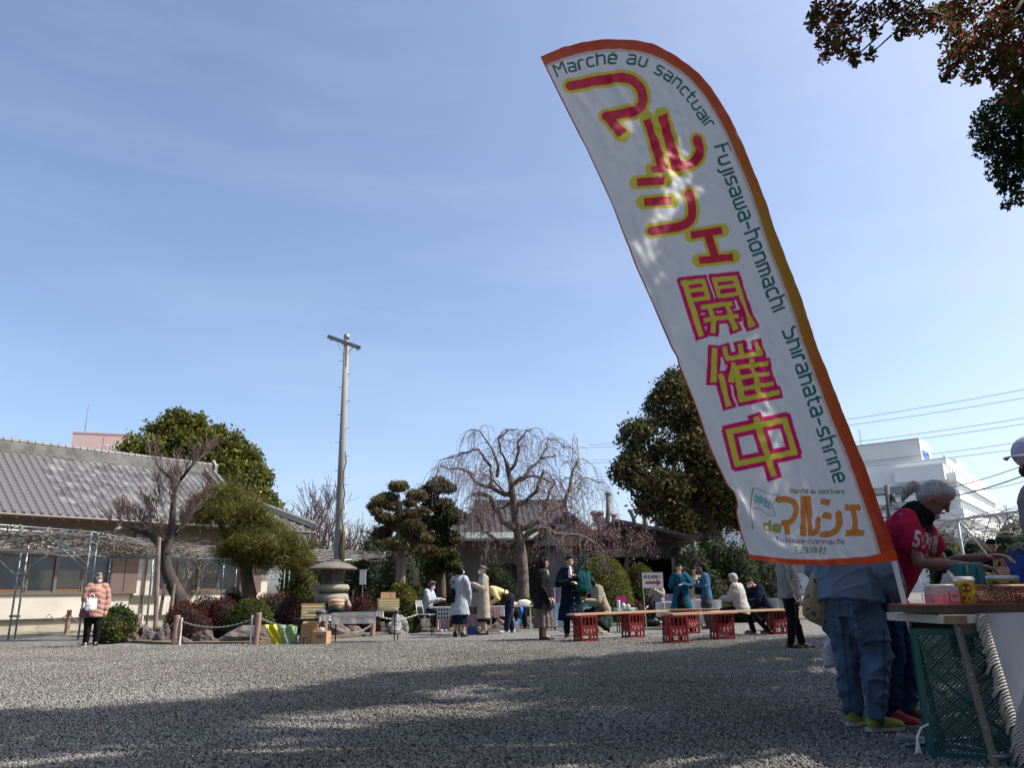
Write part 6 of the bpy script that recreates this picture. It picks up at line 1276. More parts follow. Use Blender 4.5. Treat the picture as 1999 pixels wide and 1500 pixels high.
    if top:
        kind, tm_, par = top[0], top[1], (top[2] if len(top) > 2 else {})
        M_ = MB(); hem = par.get('hem', .70)*k; w = par.get('w', 1.0); fl = par.get('flare', .19)*k*w; C_ = []; rx = []; ry = []
        if sit is None and hem < hipz:
            C_ += [V(0, 0, hem), V(0, 0, (hem+hipz)/2)]; rx += [fl, (fl+.185*k*w)/2]; ry += [fl*.78, (fl*.78+.14*k*w)/2]
        elif sit is not None: C_ += [hip+V(0, .02, -.06*k)]; rx += [.20*k*w]; ry += [.16*k*w]
        if hem < hipz or sit is not None: C_ += [hip]; rx += [.182*k*w]; ry += [.142*k*w]
        else: C_ += [up(0, 0, hem-hipz)]; rx += [.18*k*w]; ry += [.14*k*w]
        C_ += [up(0, .012, .16*k), up(0, .01, .32*k), up(0, 0, .43*k), up(0, 0, .50*k), up(0, .005, .535*k)]; rx += [.165*k*w*build, .172*k*w*build, .165*k*w*build, .095*k*w, .062*k]; ry += [.130*k*w*build, .132*k*w*build, .115*k*w*build, .085*k*w, .062*k]
        ring_loft(M_, C_, rx, ry, n=28); sr = par.get('sleeve', 1.0); sl = par.get('slen', 1.0)
        for s in (-1, 1):
            a, e, wr = A_[s]; end = e.lerp(wr, .93) if sl == 1.0 else a.lerp(e, sl); ins = a-V(s*.03*k, 0, .01)
            if sl == 1.0: limb(M_, [ins, a.lerp(e, .5), e, e.lerp(wr, .5), end], [.073*k*sr, .064*k*sr, .058*k*sr, .052*k*sr, .044*k*sr])
            else: limb(M_, [ins, a.lerp(end, .4), end], [.072*k*sr, .068*k*sr, .064*k*sr])
        if par.get('collar'): limb(M_, [up(0, 0, .50*k), up(0, .01, .565*k)], [.075*k, .068*k])
        if par.get('hood'): M_.ell(up(0, -.07, .50*k), (.11*k, .06*k, .07*k), n=14, m=8)
        pf = None
        if par.get('puff'): pf = lambda co: .015*np.abs(np.sin(co[:, 2]*PI/.105+co[:, 0]*2.2+.5*np.sin(co[:, 0]*17+co[:, 1]*11)+.35*np.sin(co[:, 2]*9)))**.6-.008+.004*np.sin(co[:, 0]*31+co[:, 2]*13)
        o = remesh(M_, vox*1.15, tm_, kind, 3, par.get('fold', .009)*k, par.get('fs', 9), puff=pf, parent=t)
        for extra in par.get('extra', []): extra(t, up, hip, k, A_, fp)
    if shoes:
        for s in (-1, 1):
            h_, kn, an = Lg[s]; d = V(0, 1, 0); sk, kindS = shoes if isinstance(shoes, tuple) else (shoes, 'sneaker'); M_ = MB(); b = Vector((an.x, an.y, 0)); gz = an.z-.085*k
            yw = .25*s; Rz = Matrix.Rotation(yw, 3, 'Z'); f = lambda dx, fw, z: b+Rz @ V(dx, fw, z)+Vector((0, 0, gz))
            M_.ell(f(0, -.02*k, .055*k), (.042*k, .055*k, .050*k), n=14, m=8); M_.ell(f(0, .07*k, .042*k), (.043*k, .095*k, .036*k), Rz, 14, 8); M_.ell(f(0, .13*k, .035*k), (.044*k, .060*k, .030*k), Rz, 14, 8)
            if kindS == 'boot': limb(M_, [f(0, -.02*k, .06*k), f(0, -.02*k, .26*k)], [.048*k, .056*k])
            else: limb(M_, [f(0, -.03*k, .05*k), f(0, -.03*k, .085*k)], [.042*k, .043*k])
            so = remesh(M_, vox*.8, sk, 'shoe', 2, parent=t)
            S_ = MB(); out = [(-.036, -.07), (-.044, .02), (-.046, .10), (-.032, .17), (0, .195), (.032, .17), (.046, .10), (.044, .02), (.036, -.07), (0, -.085)]
            n_ = len(out); Vv = [f(x*k, y*k, z) for z in (0.002, .022*k) for x, y in out]; S_.add(Vv, [tuple(range(n_))[::-1], tuple(range(n_, 2*n_))]+[(i, (i+1) % n_, n_+(i+1) % n_, n_+i) for i in range(n_)]); S_.build('sole', m_sole if kindS == 'sneaker' else m_blkshoe, so)
    return t
def bag(name, label, loc, rz, w, h, d, m, strap=None, taper=.9, group=None, world_pts=None, fold=.008):
    t = thing(name, label, 'bag', loc, rz, group); M_ = MB(); ring_loft(M_, [(0, 0, 0), (0, 0, h*.15), (0, 0, h*.7), (0, 0, h)], [w*.42, w*.5, w*.48, w*.5*taper], [d*.4, d*.5, d*.4, d*.15], n=20)
    remesh(M_, .010, m, 'bag_body', 2, fold, 14, parent=t)
    if strap:
        s = MB()
        for off in (-d*.18, d*.18): s.tube([(-w*.25, off, h*.96), (-w*.16, off, h+strap*.7), (0, off, h+strap), (w*.16, off, h+strap*.7), (w*.25, off, h*.96)], .009, 6)
        s.build('handle', m, t, True)
    return t
D = lambda x, y: G(x, y)
def front_detail(inner=None, n=0, panel=None):
    def f(t, up, hip, k, A_, fp):
        if inner: MB().ell(up(0, .085*k, .455*k), (.052*k, .040*k, .085*k), n=14, m=10).build('inner_collar', inner, t, True)
        if panel: q = MB(); ring_loft(q, [Vector((0, -.10, .42*k)), Vector((0, -.11, .62*k)), up(0, .085, .05), up(0, .075, .25*k), up(0, .055, .42*k)], [.13*k, .12*k, .085*k, .085*k, .07*k], [.15*k, .11*k, .075*k, .078*k, .07*k], n=18); q.build('dress_front', panel, t, True)
        for i in range(n): MB().ell(up(.02, .150*k-.0*i, .34*k-i*.12*k) if i < 3 else Vector((.02, -.185*k-.008*i, .46*k+.30*k-(i-3)*.11*k)), (.011*k,)*3, n=8, m=6).build('button', m_paperish, t, True)
    return f
m_paperish = mat('button_grey', (.35, .35, .36), .5)
# lady in the pink jacket
def strap_fn(m, s=1):
    def f(t, up, hip, k, A_, fp):
        MB().tube([up(-s*.10*k, -.13, .40*k), up(-s*.09*k, .02, .515*k), up(-s*.03*k, .145*k, .36*k), up(s*.08*k, .16*k, .15*k), up(s*.17*k, .06, .0)], .011*k, 5).build('bag_strap', m, t)
    return f
person('elderly lady in a pink quilted down jacket standing alone by the fence', D(176, 1263), 28, 1.47, arms={-1: ((.06, .03, -.25), (-.10, .20, -.36)), 1: ((.06, 0, -.26), (.06, .07, -.50))}, head=(42, -10), top=('down_jacket', m_pink, dict(hem=.62, w=1.17, sleeve=1.35, puff=1, hood=1, flare=.19, fold=.004, extra=[strap_fn(m_black)])), bottom=('trousers', m_black, dict(loose=1.15)), shoes=m_blkshoe, hair='bob', hairm=m_hsalt, mask='chin', glasses=True)
p = D(181, 1263); bag('handbag', 'white cloth bag held in front by the lady in pink', (p.x+.02, p.y-.30, .70), .5, .21, .25, .09, m_white, .08)
bag('handbag', 'purple patterned pouch hanging below the white bag of the lady in pink', (p.x-.09, p.y-.22, .57), .5, .27, .18, .12, mat('patterned_cloth', (.05, .03, .12), .8, c2=(.30, .10, .05), scale=22), .05)
# masked seller seated behind the table
person('masked seller in a pale blue jacket seated on a folding chair looking at a phone', D(832, 1234), 72, 1.55, sit=.43, lean=8, arms={-1: ((.02, .10, -.25), (-.08, .33, -.20)), 1: ((.02, .10, -.25), (-.08, .33, -.20))}, head=(0, 18), top=('jacket', m_pale, dict(w=1.05, sleeve=1.2)), bottom=('skirt', m_navy), shoes=m_whshoe, hair='bob', hairm=m_hbrown, mask='white')
person('woman seen from behind in a pale blue coat with a black shoulder bag', D(897, 1244), 158, 1.56, head=(-25, 0), arms={-1: ((.05, .03, -.27), (.03, .10, -.48)), 1: ((.04, .05, -.26), (-.02, .28, -.25))}, top=('coat', m_pale, dict(hem=.48, flare=.25, sleeve=1.2, collar=1, extra=[strap_fn(m_black, -1)])), bottom=('skirt', m_navyc, dict(hem=.28, flare=.20)), shoes=(m_blkshoe, 'flat'), hair='bob', mask='white')
p = D(886, 1244); bag('shoulder_bag', 'black shoulder bag on the back of the pale blue coat woman', (p.x-.02, p.y-.10, .72), .3, .30, .32, .12, m_black, .15)
person('woman in a long beige coat with white mask facing left', D(944, 1240), -72, 1.58, head=(-5, 0), arms={-1: ((.05, .03, -.27), (.02, .12, -.47)), 1: ((.06, .10, -.24), (-.02, .30, -.12))}, top=('coat', m_beige, dict(hem=.36, flare=.20, sleeve=1.25, collar=1)), bottom=('skirt', m_black, dict(hem=.29, flare=.17)), shoes=(m_blkshoe, 'flat'), hair='short', hairm=m_hbrown, mask='white')
p = D(930, 1240); bag('tote_bag', 'grey cloth tote held by the woman in the beige coat', (p.x-.02, p.y-.12, .62), -.3, .26, .32, .10, m_grey, .14)
person('person in a yellow knit bending over the table of goods', D(996, 1237), -80, 1.62, lean=66, legs={-1: ((.09, .0, .44), (.09, -.06, .085)), 1: ((.09, .06, .44), (.09, .10, .085))}, arms={-1: ((.04, .08, -.26), (.0, .22, -.48)), 1: ((.10, -.10, -.22), (.02, .10, -.34))}, head=(0, -20), top=('knit_cardigan', m_yell, dict(hem=.86, sleeve=1.1)), bottom=('trousers', m_navy, dict(loose=1.2)), shoes=m_whshoe, hair='bob', mask='white')
p = D(1000, 1237); bag('shoulder_bag', 'black crossbody bag hanging from the bending person in yellow', (p.x-.12, p.y-.20, .72), .2, .26, .18, .10, m_black, .18)
person('woman in a long black coat with long black hair facing right', D(1063, 1251), 78, 1.63, head=(8, 0), arms={-1: ((.04, .0, -.28), (.01, .12, -.47)), 1: ((.04, .0, -.28), (.01, .12, -.47))}, top=('coat', m_black, dict(hem=.60, flare=.25, sleeve=1.25, w=1.08, fold=.014, extra=[front_detail(m_grey)])), bottom=('skirt', m_greysk, dict(hem=.24, flare=.25, pleats=14)), shoes=(m_boot, 'boot'), hair='long')
person('smiling woman in a long navy coat holding a drink at her chest', D(1117, 1247), 8, 1.68, head=(0, -4), arms={-1: ((.08, .04, -.24), (-.13, .24, -.22)), 1: ((.10, .04, -.23), (-.12, .24, -.10))}, top=('coat', m_navyc, dict(hem=.34, flare=.27, sleeve=1.25, w=1.05, extra=[front_detail(m_jkw, 6)])), bottom=('trousers', m_black), shoes=m_boot, hair='bun')
p = D(1140, 1247); bag('tote_bag', 'teal cloth tote on the shoulder of the navy coat woman', (p.x+.02, p.y-.05, .92), .3, .36, .42, .14, cloth('teal_bag', (.012, .08, .085)), .34)
p = D(1113, 1247); c_ = thing('drink_cup', 'pale drink bottle held by the woman in the navy coat', 'bottle', (p.x+.02, p.y-.31, 1.20)); MB().lathe([(.03, 0), (.035, .02), (.035, .13), (.015, .19), (.014, .24)], n=14).build('cup', m_white, c_, True)
person('visitor in a cream fleece seated on the first bench with a phone', D(1180, 1240), -68, 1.62, sit=.42, lean=20, arms={-1: ((.04, .10, -.25), (-.06, .34, -.22)), 1: ((.06, .08, -.26), (-.04, .34, -.26))}, head=(0, 22), legs={-1: ((.10, .36, .48), (.09, .16, .085)), 1: ((.12, .38, .46), (.12, -.02, .10))}, top=('fleece', m_fleece, dict(w=1.14, sleeve=1.35, collar=1)), bottom=('trousers', m_black, dict(loose=1.1)), shoes=m_tan, hair='bob')
p = D(1160, 1240); tag(MB().box((p.x-.09, p.y-.12, .83), (.075, .15, .01), M=Matrix.Rotation(-.6, 3, 'X')).build('phone', m_black), 'dark phone held by the visitor in cream fleece', 'phone')
person('girl with black hair eating at the white table behind the sign', A(1288, 1216, 21.6)*1.0, -25, 1.35, sit=.40, lean=8, arms={-1: ((.04, .12, -.22), (-.12, .26, -.04)), 1: ((.04, .12, -.22), (-.12, .26, -.08))}, head=(20, 14), top=('jacket', m_beige, dict(sleeve=1.15)), bottom=('trousers', m_navy), shoes=m_whshoe, hair='bob')
person('woman in black dress wrapped in a teal blue shawl eating', D(1334, 1228), -15, 1.60, head=(-18, -2), arms={-1: ((.06, .08, -.25), (-.10, .22, .02)), 1: ((.08, .02, -.25), (-.10, .24, -.22))}, top=('shawl', m_teal, dict(hem=.40, flare=.27, w=1.1, sleeve=1.3, extra=[front_detail(None, 0, m_black)])), bottom=('skirt', m_black, dict(hem=.15, flare=.20)), shoes=(m_blkshoe, 'flat'), hair='short')
person('woman in beige half hidden behind the blue cardigan woman', D(1364, 1222), -30, 1.57, head=(-10, 0), top=('jacket', m_beige, dict(hem=.66)), bottom=('trousers', m_jkw, dict(loose=1.2)), shoes=m_blkshoe, hair='bob')
person('woman in a blue cardigan and wide dark trousers facing left', D(1384, 1229), -100, 1.58, head=(0, 0), arms={-1: ((.04, .06, -.25), (-.04, .28, -.22)), 1: ((.04, .06, -.25), (-.04, .28, -.22))}, top=('cardigan', m_bluec, dict(hem=.70, sleeve=1.2)), bottom=('trousers', m_greyp, dict(loose=1.55)), shoes=m_blkshoe, hair='bob')
bag('handbag', 'dark handbag held by the woman in the blue cardigan', (D(1369, 1229).x, D(1369, 1229).y-.1, .82), .4, .28, .24, .10, m_black, .12)
person('grey-haired visitor in a white jacket seated on the second bench', D(1454, 1240), -128, 1.56, sit=.42, lean=10, head=(-10, 10), arms={-1: ((.05, .10, -.24), (-.02, .30, -.24)), 1: ((.05, .10, -.24), (-.02, .30, -.24))}, top=('jacket', m_jkw, dict(w=1.15, sleeve=1.3, hem=.5)), bottom=('trousers', m_black), shoes=m_blkshoe, hair='short', hairm=m_hgrey)
person('masked visitor in a dark navy coat bowed on the second bench', D(1500, 1238), -75, 1.55, sit=.42, lean=26, head=(0, 25), arms={-1: ((.04, .10, -.25), (-.04, .30, -.28)), 1: ((.04, .10, -.25), (-.04, .30, -.28))}, legs={-1: ((.10, .38, .46), (.10, .30, .085)), 1: ((.11, .40, .46), (.11, .10, .09))}, top=('coat', m_navyc, dict(w=1.1, sleeve=1.3)), bottom=('trousers', m_black), shoes=m_blkshoe, hair='short', mask='white')
person('person in slim black trousers and pale grey sweater behind the banner', D(1552, 1268), 60, 1.70, lean=-2, legs={-1: ((.08, .02, .45), (.10, -.03, .085)), 1: ((.08, .03, .45), (.10, .10, .085))}, top=('sweater', m_grey, dict(hem=.72, w=1.15, fold=.012)), bottom=('trousers', m_black, dict(loose=.95)), shoes=m_blkshoe, hair='short')
person('visitor in a dark jacket standing beyond the stall, facing left', A(1950, 1150, 12.5)-Vector((0, 0, A(1950, 1150, 12.5).z)), -35, 1.66, head=(5, 12), arms={-1: ((.05, .06, -.24), (-.05, .26, -.22)), 1: ((.06, .06, -.24), (-.04, .24, -.26))}, top=('jacket', m_black, dict(hem=.66, collar=1)), bottom=('trousers', m_navy), shoes=m_blkshoe, hair='short')
person('dark-haired visitor seen from behind beyond the stall', A(1862, 1150, 10.5)-Vector((0, 0, A(1862, 1150, 10.5).z)), 170, 1.42, top=('jacket', m_black, dict(hem=.60)), bottom=('trousers', m_black), shoes=m_blkshoe, hair='bob')
# the two men at the stall
def warmer(t, up, hip, k, A_, fp):
    q = MB(); limb(q, [up(0, 0, .47*k), up(0, .01, .52*k), fp(0, .0, -.135)], [.105*k, .092*k, .074*k]); q.ell(up(0, .07*k, .46*k), (.10*k, .05*k, .07*k), n=14, m=8); remesh(q, .008, m_black, 'neck_warmer', 3, .012, 14, parent=t)
    q = MB(); q.ell(fp(0, -.072, -.088), (.030*k, .020*k, .018*k), n=12, m=8); q.ell(fp(0, -.09, -.047), (.026*k, .008*k, .007*k), n=10, m=6); q.build('beard', m_hgrey, t, True)
pm = G(1690, 1427)
person('man in blue sweatshirt, blue jeans and lime green shoes seen from behind', (pm.x, pm.y, 0), 118, 1.63, lean=4, legs={-1: ((.10, .07, .47), (.12, -.03, .10)), 1: ((.09, .03, .47), (.12, .05, .10))}, arms={-1: ((.10, .0, -.26), (.05, .16, -.44)), 1: ((.09, .0, -.26), (.03, .18, -.42))}, head=(-20, 5), top=('sweatshirt', m_sweat, dict(hem=.80, w=1.32, sleeve=1.45, fold=.016, fs=7, flare=.16)), bottom=('trousers', m_denim, dict(loose=1.30, fold=.030, fs=8, end=.08)), shoes=m_lime, hair='short', hairm=m_hsalt, build=1.12, vox=.0065)
pr_ = G(1800, 1398)
person('ponytailed man in a red T-shirt leaning over the stall table', (pr_.x-.28, pr_.y-.25, 0), 50, 1.80, lean=30, legs={-1: ((.10, .04, .48), (.12, -.04, .085)), 1: ((.10, .06, .48), (.13, .02, .085))}, arms={-1: ((.05, .06, -.27), (-.02, .32, -.30)), 1: ((.05, .10, -.26), (-.04, .36, -.24))}, head=(14, 24), skin=m_skint, top=('t_shirt', m_redt, dict(hem=.80, slen=.60, sleeve=1.1, fold=.009, w=1.10, extra=[warmer])), bottom=('trousers', m_denimd, dict(loose=1.15, fold=.015)), shoes=m_redshoe, hair='pony', hairm=m_hgrey, vox=.0075, build=1.06, hs=1.1)

def seams():
    o = [p for p in bpy.data.objects if p.get('label', '').startswith('man in blue sweatshirt')][0]; tr = [c for c in kids(o) if c.name.startswith('trousers')][0]; W = wmat(o)
    bv = BVHTree.FromPolygons([W @ v.co for v in tr.data.vertices], [p.vertices for p in tr.data.polygons]); m = mat('denim_seam', (.03, .055, .10), .9)
    for nm, P_ in (('pocket', [(1655, 1172), (1657, 1205), (1672, 1216), (1690, 1204), (1692, 1174), (1655, 1172)]), ('seam', [(1640, 1160), (1660, 1166), (1700, 1160)]), ('seam', [(1640, 1200), (1648, 1260), (1655, 1330), (1660, 1400)]), ('seam', [(1722, 1175), (1728, 1250), (1727, 1330), (1722, 1400)]), ('seam', [(1638, 1165), (1640, 1200), (1665, 1236), (1672, 1262)])):
        q = MB(); pts = []
        for (a, b) in zip(P_[:-1], P_[1:]):
            for i in range(8):
                x, y = a[0]+(b[0]-a[0])*i/8, a[1]+(b[1]-a[1])*i/8; d = Vector(ray(x, y)).normalized(); h = bv.ray_cast(Vector(_C), d)
                if h[0]: pts.append(h[0]-d*.001)
        if len(pts) > 3: q.tube(pts, .0028, 5); q.build(nm, m, tr).matrix_parent_inverse = (W).inverted()
seams()
# ================================================================ MARKET GOODS
m_cratered = mat('crate_red', (.19, .012, .012), .55, var=.30, scale=9, spec=.4); m_plank = mat('bench_plank', (.42, .26, .15), .75, var=.18, scale=3, bump=.3, bscale=30, stretch=(.2, 4, 4)); m_mark = mat('crate_mark', (.50, .33, .33), .7)
m_crdk = mat('cardboard', (.42, .27, .15), .9, var=.08, scale=5); m_tray = mat('cream_tray', (.66, .56, .30), .7, var=.05); m_trayw = mat('tray_wood', (.45, .27, .09), .8); m_tblk = mat('table_black', (.02, .02, .022), .5); m_tblw = mat('table_white', (.55, .55, .54), .5); m_paper = mat('paper', (.66, .65, .62), .9); m_pkraft = mat('kraft_paper', (.52, .34, .19), .9)
def crate(label, px0, px1, ybase, rz, first=[]):
    b = G((px0+px1)/2, ybase); b.y += .15; w, d, h = .36, .30, .475
    if first:
        return dup(first[0], b, rz, label)
    t = thing('bottle_crate', label, 'crate', b, rz, 'red bottle crates holding up the benches'); F_ = MB(); th = .016
    def side(W, M):
        q = MB(); x0, x1 = -W/2, W/2
        for a, b_, c, d_ in ((x0, x1, .0, .035), (x0, x1, .125, .15), (x0, x1, .235, .30), (x0, x1, .44, .475)): q.b2((a, -th/2, c), (b_, th/2, d_))
        for a, b_ in ((x0, x0+.03), (x1-.03, x1)): q.b2((a, -th/2-.004, .0), (b_, th/2+.004, .475))
        q.b2((-.02, -th/2+.001, .035), (.02, th/2-.001, .125)); q.b2((x0+.03, -th/2+.001, .15), (x1-.03, th/2-.001, .235))
        for k in (-1, 0, 1): q.b2((k*W*.22-.010, -th/2+.001, .30), (k*W*.22+.010, th/2-.001, .44))
        for s in (-1, 1): q.prism([(x0+.03 if s < 0 else .02, .125), ((x0+.03 if s < 0 else .02)+.03, .125), (x0+.03 if s < 0 else .02, .09)], -th/2+.002, th/2-.002, 'y')
        F_.add([M @ Vector(v) for v in q.v], q.f)
    for W, a, off in ((w, 0, d/2), (w, PI, d/2), (d-.03, PI/2, w/2), (d-.03, -PI/2, w/2)): side(W, Matrix.Rotation(a, 4, 'Z') @ Matrix.Translation((0, -off, 0)))
    F_.b2((-w/2+.02, -d/2+.02, .44), (w/2-.02, d/2-.02, .452)); 
    for k in (-1, 0, 1): F_.b2((k*.09-.004, -d/2+.02, .16), (k*.09+.004, d/2-.02, .44))
    F_.build('crate_body', m_cratered, t)
    q = MB(); q_ = lambda x, z, s: (q.b2((x-s, -d/2-.012, z-s), (x+s, -d/2-.009, z-s*.5)), q.b2((x-s, -d/2-.012, z+s*.5), (x+s, -d/2-.009, z+s)), q.b2((x-s*.3, -d/2-.012, z-s*.5), (x+s*.3, -d/2-.009, z+s*.5)))
    for x in (-.105, -.035, .035, .105): q_(x, .212, .018)
    for x in (-.05, .04): q_(x, .172, .017)
    q.build('printed_mark', m_mark, t); e = MB().b2((w/2+.004, -.05, .33), (w/2+.010, .05, .43)); e.build('emblem_plate', mat('emblem_red', (.42, .03, .02), .5), t)
    em = MB()
    for a in range(6): em.bar((w/2+.012, .0, .38), (w/2+.012, .026*math.cos(a*PI/3), .38+.026*math.sin(a*PI/3)), .009, .003)
    em.build('emblem', m_paper, t); first.append(t); return t
crate('red bottle crate under the left end of the first bench', 1122, 1168, 1254, .42); crate('red bottle crate under the right part of the first bench', 1217, 1260, 1246, .42); crate('red bottle crate, nearest of the crates under the second bench', 1296, 1350, 1257, .22); crate('red bottle crate half behind the nearest one', 1332, 1365, 1238, .5)
crate('red bottle crate just left of the white jacket visitor', 1390, 1440, 1250, .25); crate('red bottle crate at the far right end beside black trousers', 1502, 1548, 1239, .15)
def bench(label, a, b):
    p, q = Vector(a), Vector(b); t = MB().bar(p, q, .24, .035).build('bench_plank', m_plank); t.name = 'bench_plank'; return tag(t, label, 'bench')
g1, g2, g3, g4, g5 = G(1142, 1254), G(1238, 1246), G(1322, 1257), G(1414, 1250), G(1525, 1239); zb = .494
bench('pale plank seat of the left bench resting on red crates', (g1.x-.25, g1.y+.10, zb), (g1.x+(g2.x-g1.x)*1.75, g1.y+(g2.y-g1.y)*1.75+.10, zb)); bench('pale plank seat of the right bench between two red crates', (g3.x-.1, g3.y+.12, zb+.002), (g4.x+.25, g4.y+.15, zb+.002))
bench('plank seat carrying the white jacket and navy coat visitors', (g4.x-.12, g4.y+.42, zb-.002), (g5.x+.1, g5.y+.1, zb-.002)); bench('short plank behind the nearest red crate', (G(1330, 1238).x-.3, 17.9, zb), (G(1400, 1238).x+.3, 17.9, zb))
def ftable(label, px0, px1, ytop, Y, mt, depth=.6, legm=None, z=None, drop=None, cloth_m=None, legs=True, rz=0.0, h=None, name='folding_table'):
    a, b = A(px0, ytop, Y), A(px1, ytop, Y); zt = z or (a.z+b.z)/2; w = (b.x-a.x); t = thing(name, label, 'table', ((a.x+b.x)/2, Y+depth/2, 0), rz); legm = legm or m_tblk
    MB().b2((-w/2, -depth/2, zt-.03), (w/2, depth/2, zt)).build('tabletop', mt, t)
    if legs:
        for sx in (-1, 1):
            for sy in (-1, 1): MB().tube([(sx*(w/2-.06), sy*(depth/2-.04), 0), (sx*(w/2-.06), sy*(depth/2-.04), zt-.03)], .014, 6).build('leg', legm, t)
            MB().bar((sx*(w/2-.06), -(depth/2-.04), .18), (sx*(w/2-.06), depth/2-.04, .18), .02).build('stretcher', legm, t)
    if drop:
        V = []; c = MB(); n = 40; c.grid(lambda u, v: (-w/2-.01+(w+.02)*u, -depth/2-.012-.018*math.sin(u*w*22)*v, zt+.002-drop*v), n, 6); c.grid(lambda u, v: (w/2+.012+.015*math.sin(u*depth*25)*v, -depth/2-.012+(depth+.02)*u, zt+.002-drop*v), 20, 6); c.grid(lambda u, v: (-w/2-.012-.015*math.sin(u*depth*25)*v, -depth/2-.012+(depth+.02)*u, zt+.002-drop*v), 20, 6)
        c.b2((-w/2-.01, -depth/2-.01, zt+.001), (w/2+.01, depth/2+.01, zt+.006)); o = c.build('cloth', cloth_m, None, True); o.location = ((a.x+b.x)/2, Y+depth/2, 0); tag(o, label.split(' with')[0]+' cloth', 'tablecloth'); o['label'] = 'cloth hanging over the '+label
    return t, zt
def goods(name, label, cat, px0, px1, y0, y1, Y, m, d=.12, rz=0.0, shape='box', group=None):
    a, b = A(px0, y0, Y), A(px1, y1, Y); c = ((a.x+b.x)/2, Y, (a.z+b.z)/2); s = (abs(b.x-a.x), d, abs(a.z-b.z)); M_ = MB()
    if shape == 'box': M_.box(c, s, rz)
    elif shape == 'cyl': M_.lathe([(s[0]/2*.96, 0), (s[0]/2, .01), (s[0]/2, s[2]-.01), (s[0]/2*.97, s[2])], (c[0], c[1], c[2]-s[2]/2), 24)
    elif shape == 'soft':
        M_.ell(c, (s[0]/2, d/2, s[2]/2), n=16, m=10); M_.v = [tuple(Vector(v)+Vector((1, .6, .8))*mnoise.noise(Vector(v)*14)*.05*max(s)) for v in M_.v]
    elif shape == 'sheet': M_.grid(lambda u, v: (a.x+(b.x-a.x)*u, Y-.012*math.sin(u*17)*v, a.z+(b.z-a.z)*v), 16, 8)
    return tag(M_.build(name, m, None, shape != 'box'), label, cat, group)
# steamed bun stall
ftable('long black folding table holding the steamer and tray stack', 640, 776, 1196, 16.3, m_tblk, .55); ftable('low thin-legged black table under the left tray stack', 570, 624, 1209, 16.4, m_tblk, .5)
m_gauze = mat('printed_sheet', (.62, .60, .57), .9, c2=(.55, .30, .27), scale=9, detail=2)
goods('stall_banner', 'white printed sheet taped along the front of the bun table', 'banner', 647, 733, 1197, 1218, 16.24, m_paper, shape='sheet'); goods('price_sheet', 'small white price sheet at the left end of the bun table', 'sign', 623, 646, 1200, 1213, 16.2, m_paper, shape='sheet'); goods('price_sheet', 'small white note at the right front of the bun table', 'sign', 734, 749, 1194, 1204, 16.2, m_paper, shape='sheet')
q = MB(); mpk = mat('print_pink', (.50, .22, .20), .8)
for i in range(16):
    c_ = A(655+i*4.8, 1204+(i*7 % 6), 16.17); L_ = rnd.uniform(.025, .05); q.bar(c_-Vector((L_, 0, 0)), c_+Vector((L_, 0, rnd.uniform(-.01, .01))), .012, .003, up=(0, 1, 0))
    if i % 2: q.bar(c_-Vector((0, .003, .03)), c_+Vector((.005, -.003, .03)), .010, .003, up=(0, 1, 0))
q.build('faded_lettering', mpk, bpy.data.objects['stall_banner'])
def trays(label, px0, px1, y0, y1, Y, n, lidwood=True):
    a, b = A(px0, y0, Y), A(px1, y1, Y); h = (a.z-b.z)/n; w = b.x-a.x
    for i in range(n):
        t = thing('bun_tray', label % ('lowest', 'second lowest', 'middle', 'second highest', 'topmost')[i], 'tray', ((a.x+b.x)/2+rnd.uniform(-.01, .01), Y+.18, b.z+i*h), rnd.uniform(-.04, .04)+.25)
        MB().b2((-w*.45, -.17, 0), (w*.45, .17, h*.78)).build('tray_box', m_tray, t); MB().b2((-w*.455, -.175, h*.78), (w*.455, .175, h*.97)).build('rim', m_trayw if i == n-1 else m_tray, t)
trays('cream wooden tray in the left stack by the black pot, %s', 583, 631, 1180, 1208, 16.5, 5); trays('cream wooden tray in the right stack under the paper bags, %s', 733, 776, 1169, 1193, 16.5, 5)
for i, x in enumerate((748, 757, 767)):
    c = A(x, 1163, 16.62); t = thing('paper_bag', 'brown paper bag of buns, %s of three on the right tray stack' % ('leftmost', 'middle', 'rightmost')[i], 'bag', (c.x, c.y, c.z-.06)); MB().add([(-.045, -.03, 0), (.045, -.03, 0), (.045, .03, 0), (-.045, .03, 0), (-.048, -.002, .12), (.048, -.004, .125), (.048, .004, .125), (-.048, .004, .12)], [(3, 2, 1, 0), (0, 1, 5, 4), (1, 2, 6, 5), (2, 3, 7, 6), (3, 0, 4, 7), (4, 5, 6, 7)]).build('bag_body', m_pkraft, t)
st = A(656, 1197, 16.6); t = thing('bamboo_steamer', 'round wooden steamer basket on a black pot', 'steamer', (st.x, st.y, A(656, 1196, 16.6).z)); h1 = A(656, 1184, 16.6).z-t.location.z; h2 = A(656, 1171, 16.6).z-t.location.z
MB().lathe([(.14, 0), (.165, .01), (.165, h1-.01), (.15, h1)], n=28).build('pot', m_tblk, t, True); MB().tube([(-.16, 0, h1*.7), (-.2, 0, h1*.72)], .012, 6).tube([(.16, 0, h1*.7), (.2, 0, h1*.72)], .012, 6).build('handle', m_tblk, t)
MB().lathe([(.158, h1), (.162, h1+.005), (.162, (h1+h2)/2), (.158, (h1+h2)/2+.004)], n=28).build('steamer_ring', mat('bamboo', (.45, .28, .16), .7, var=.1), t, True); MB().lathe([(.160, (h1+h2)/2+.005), (.164, (h1+h2)/2+.01), (.162, h2-.01), (.12, h2), (.02, h2+.01)], n=28).build('steamer_lid', mat('bamboo', (0, 0, 0)), t, True)
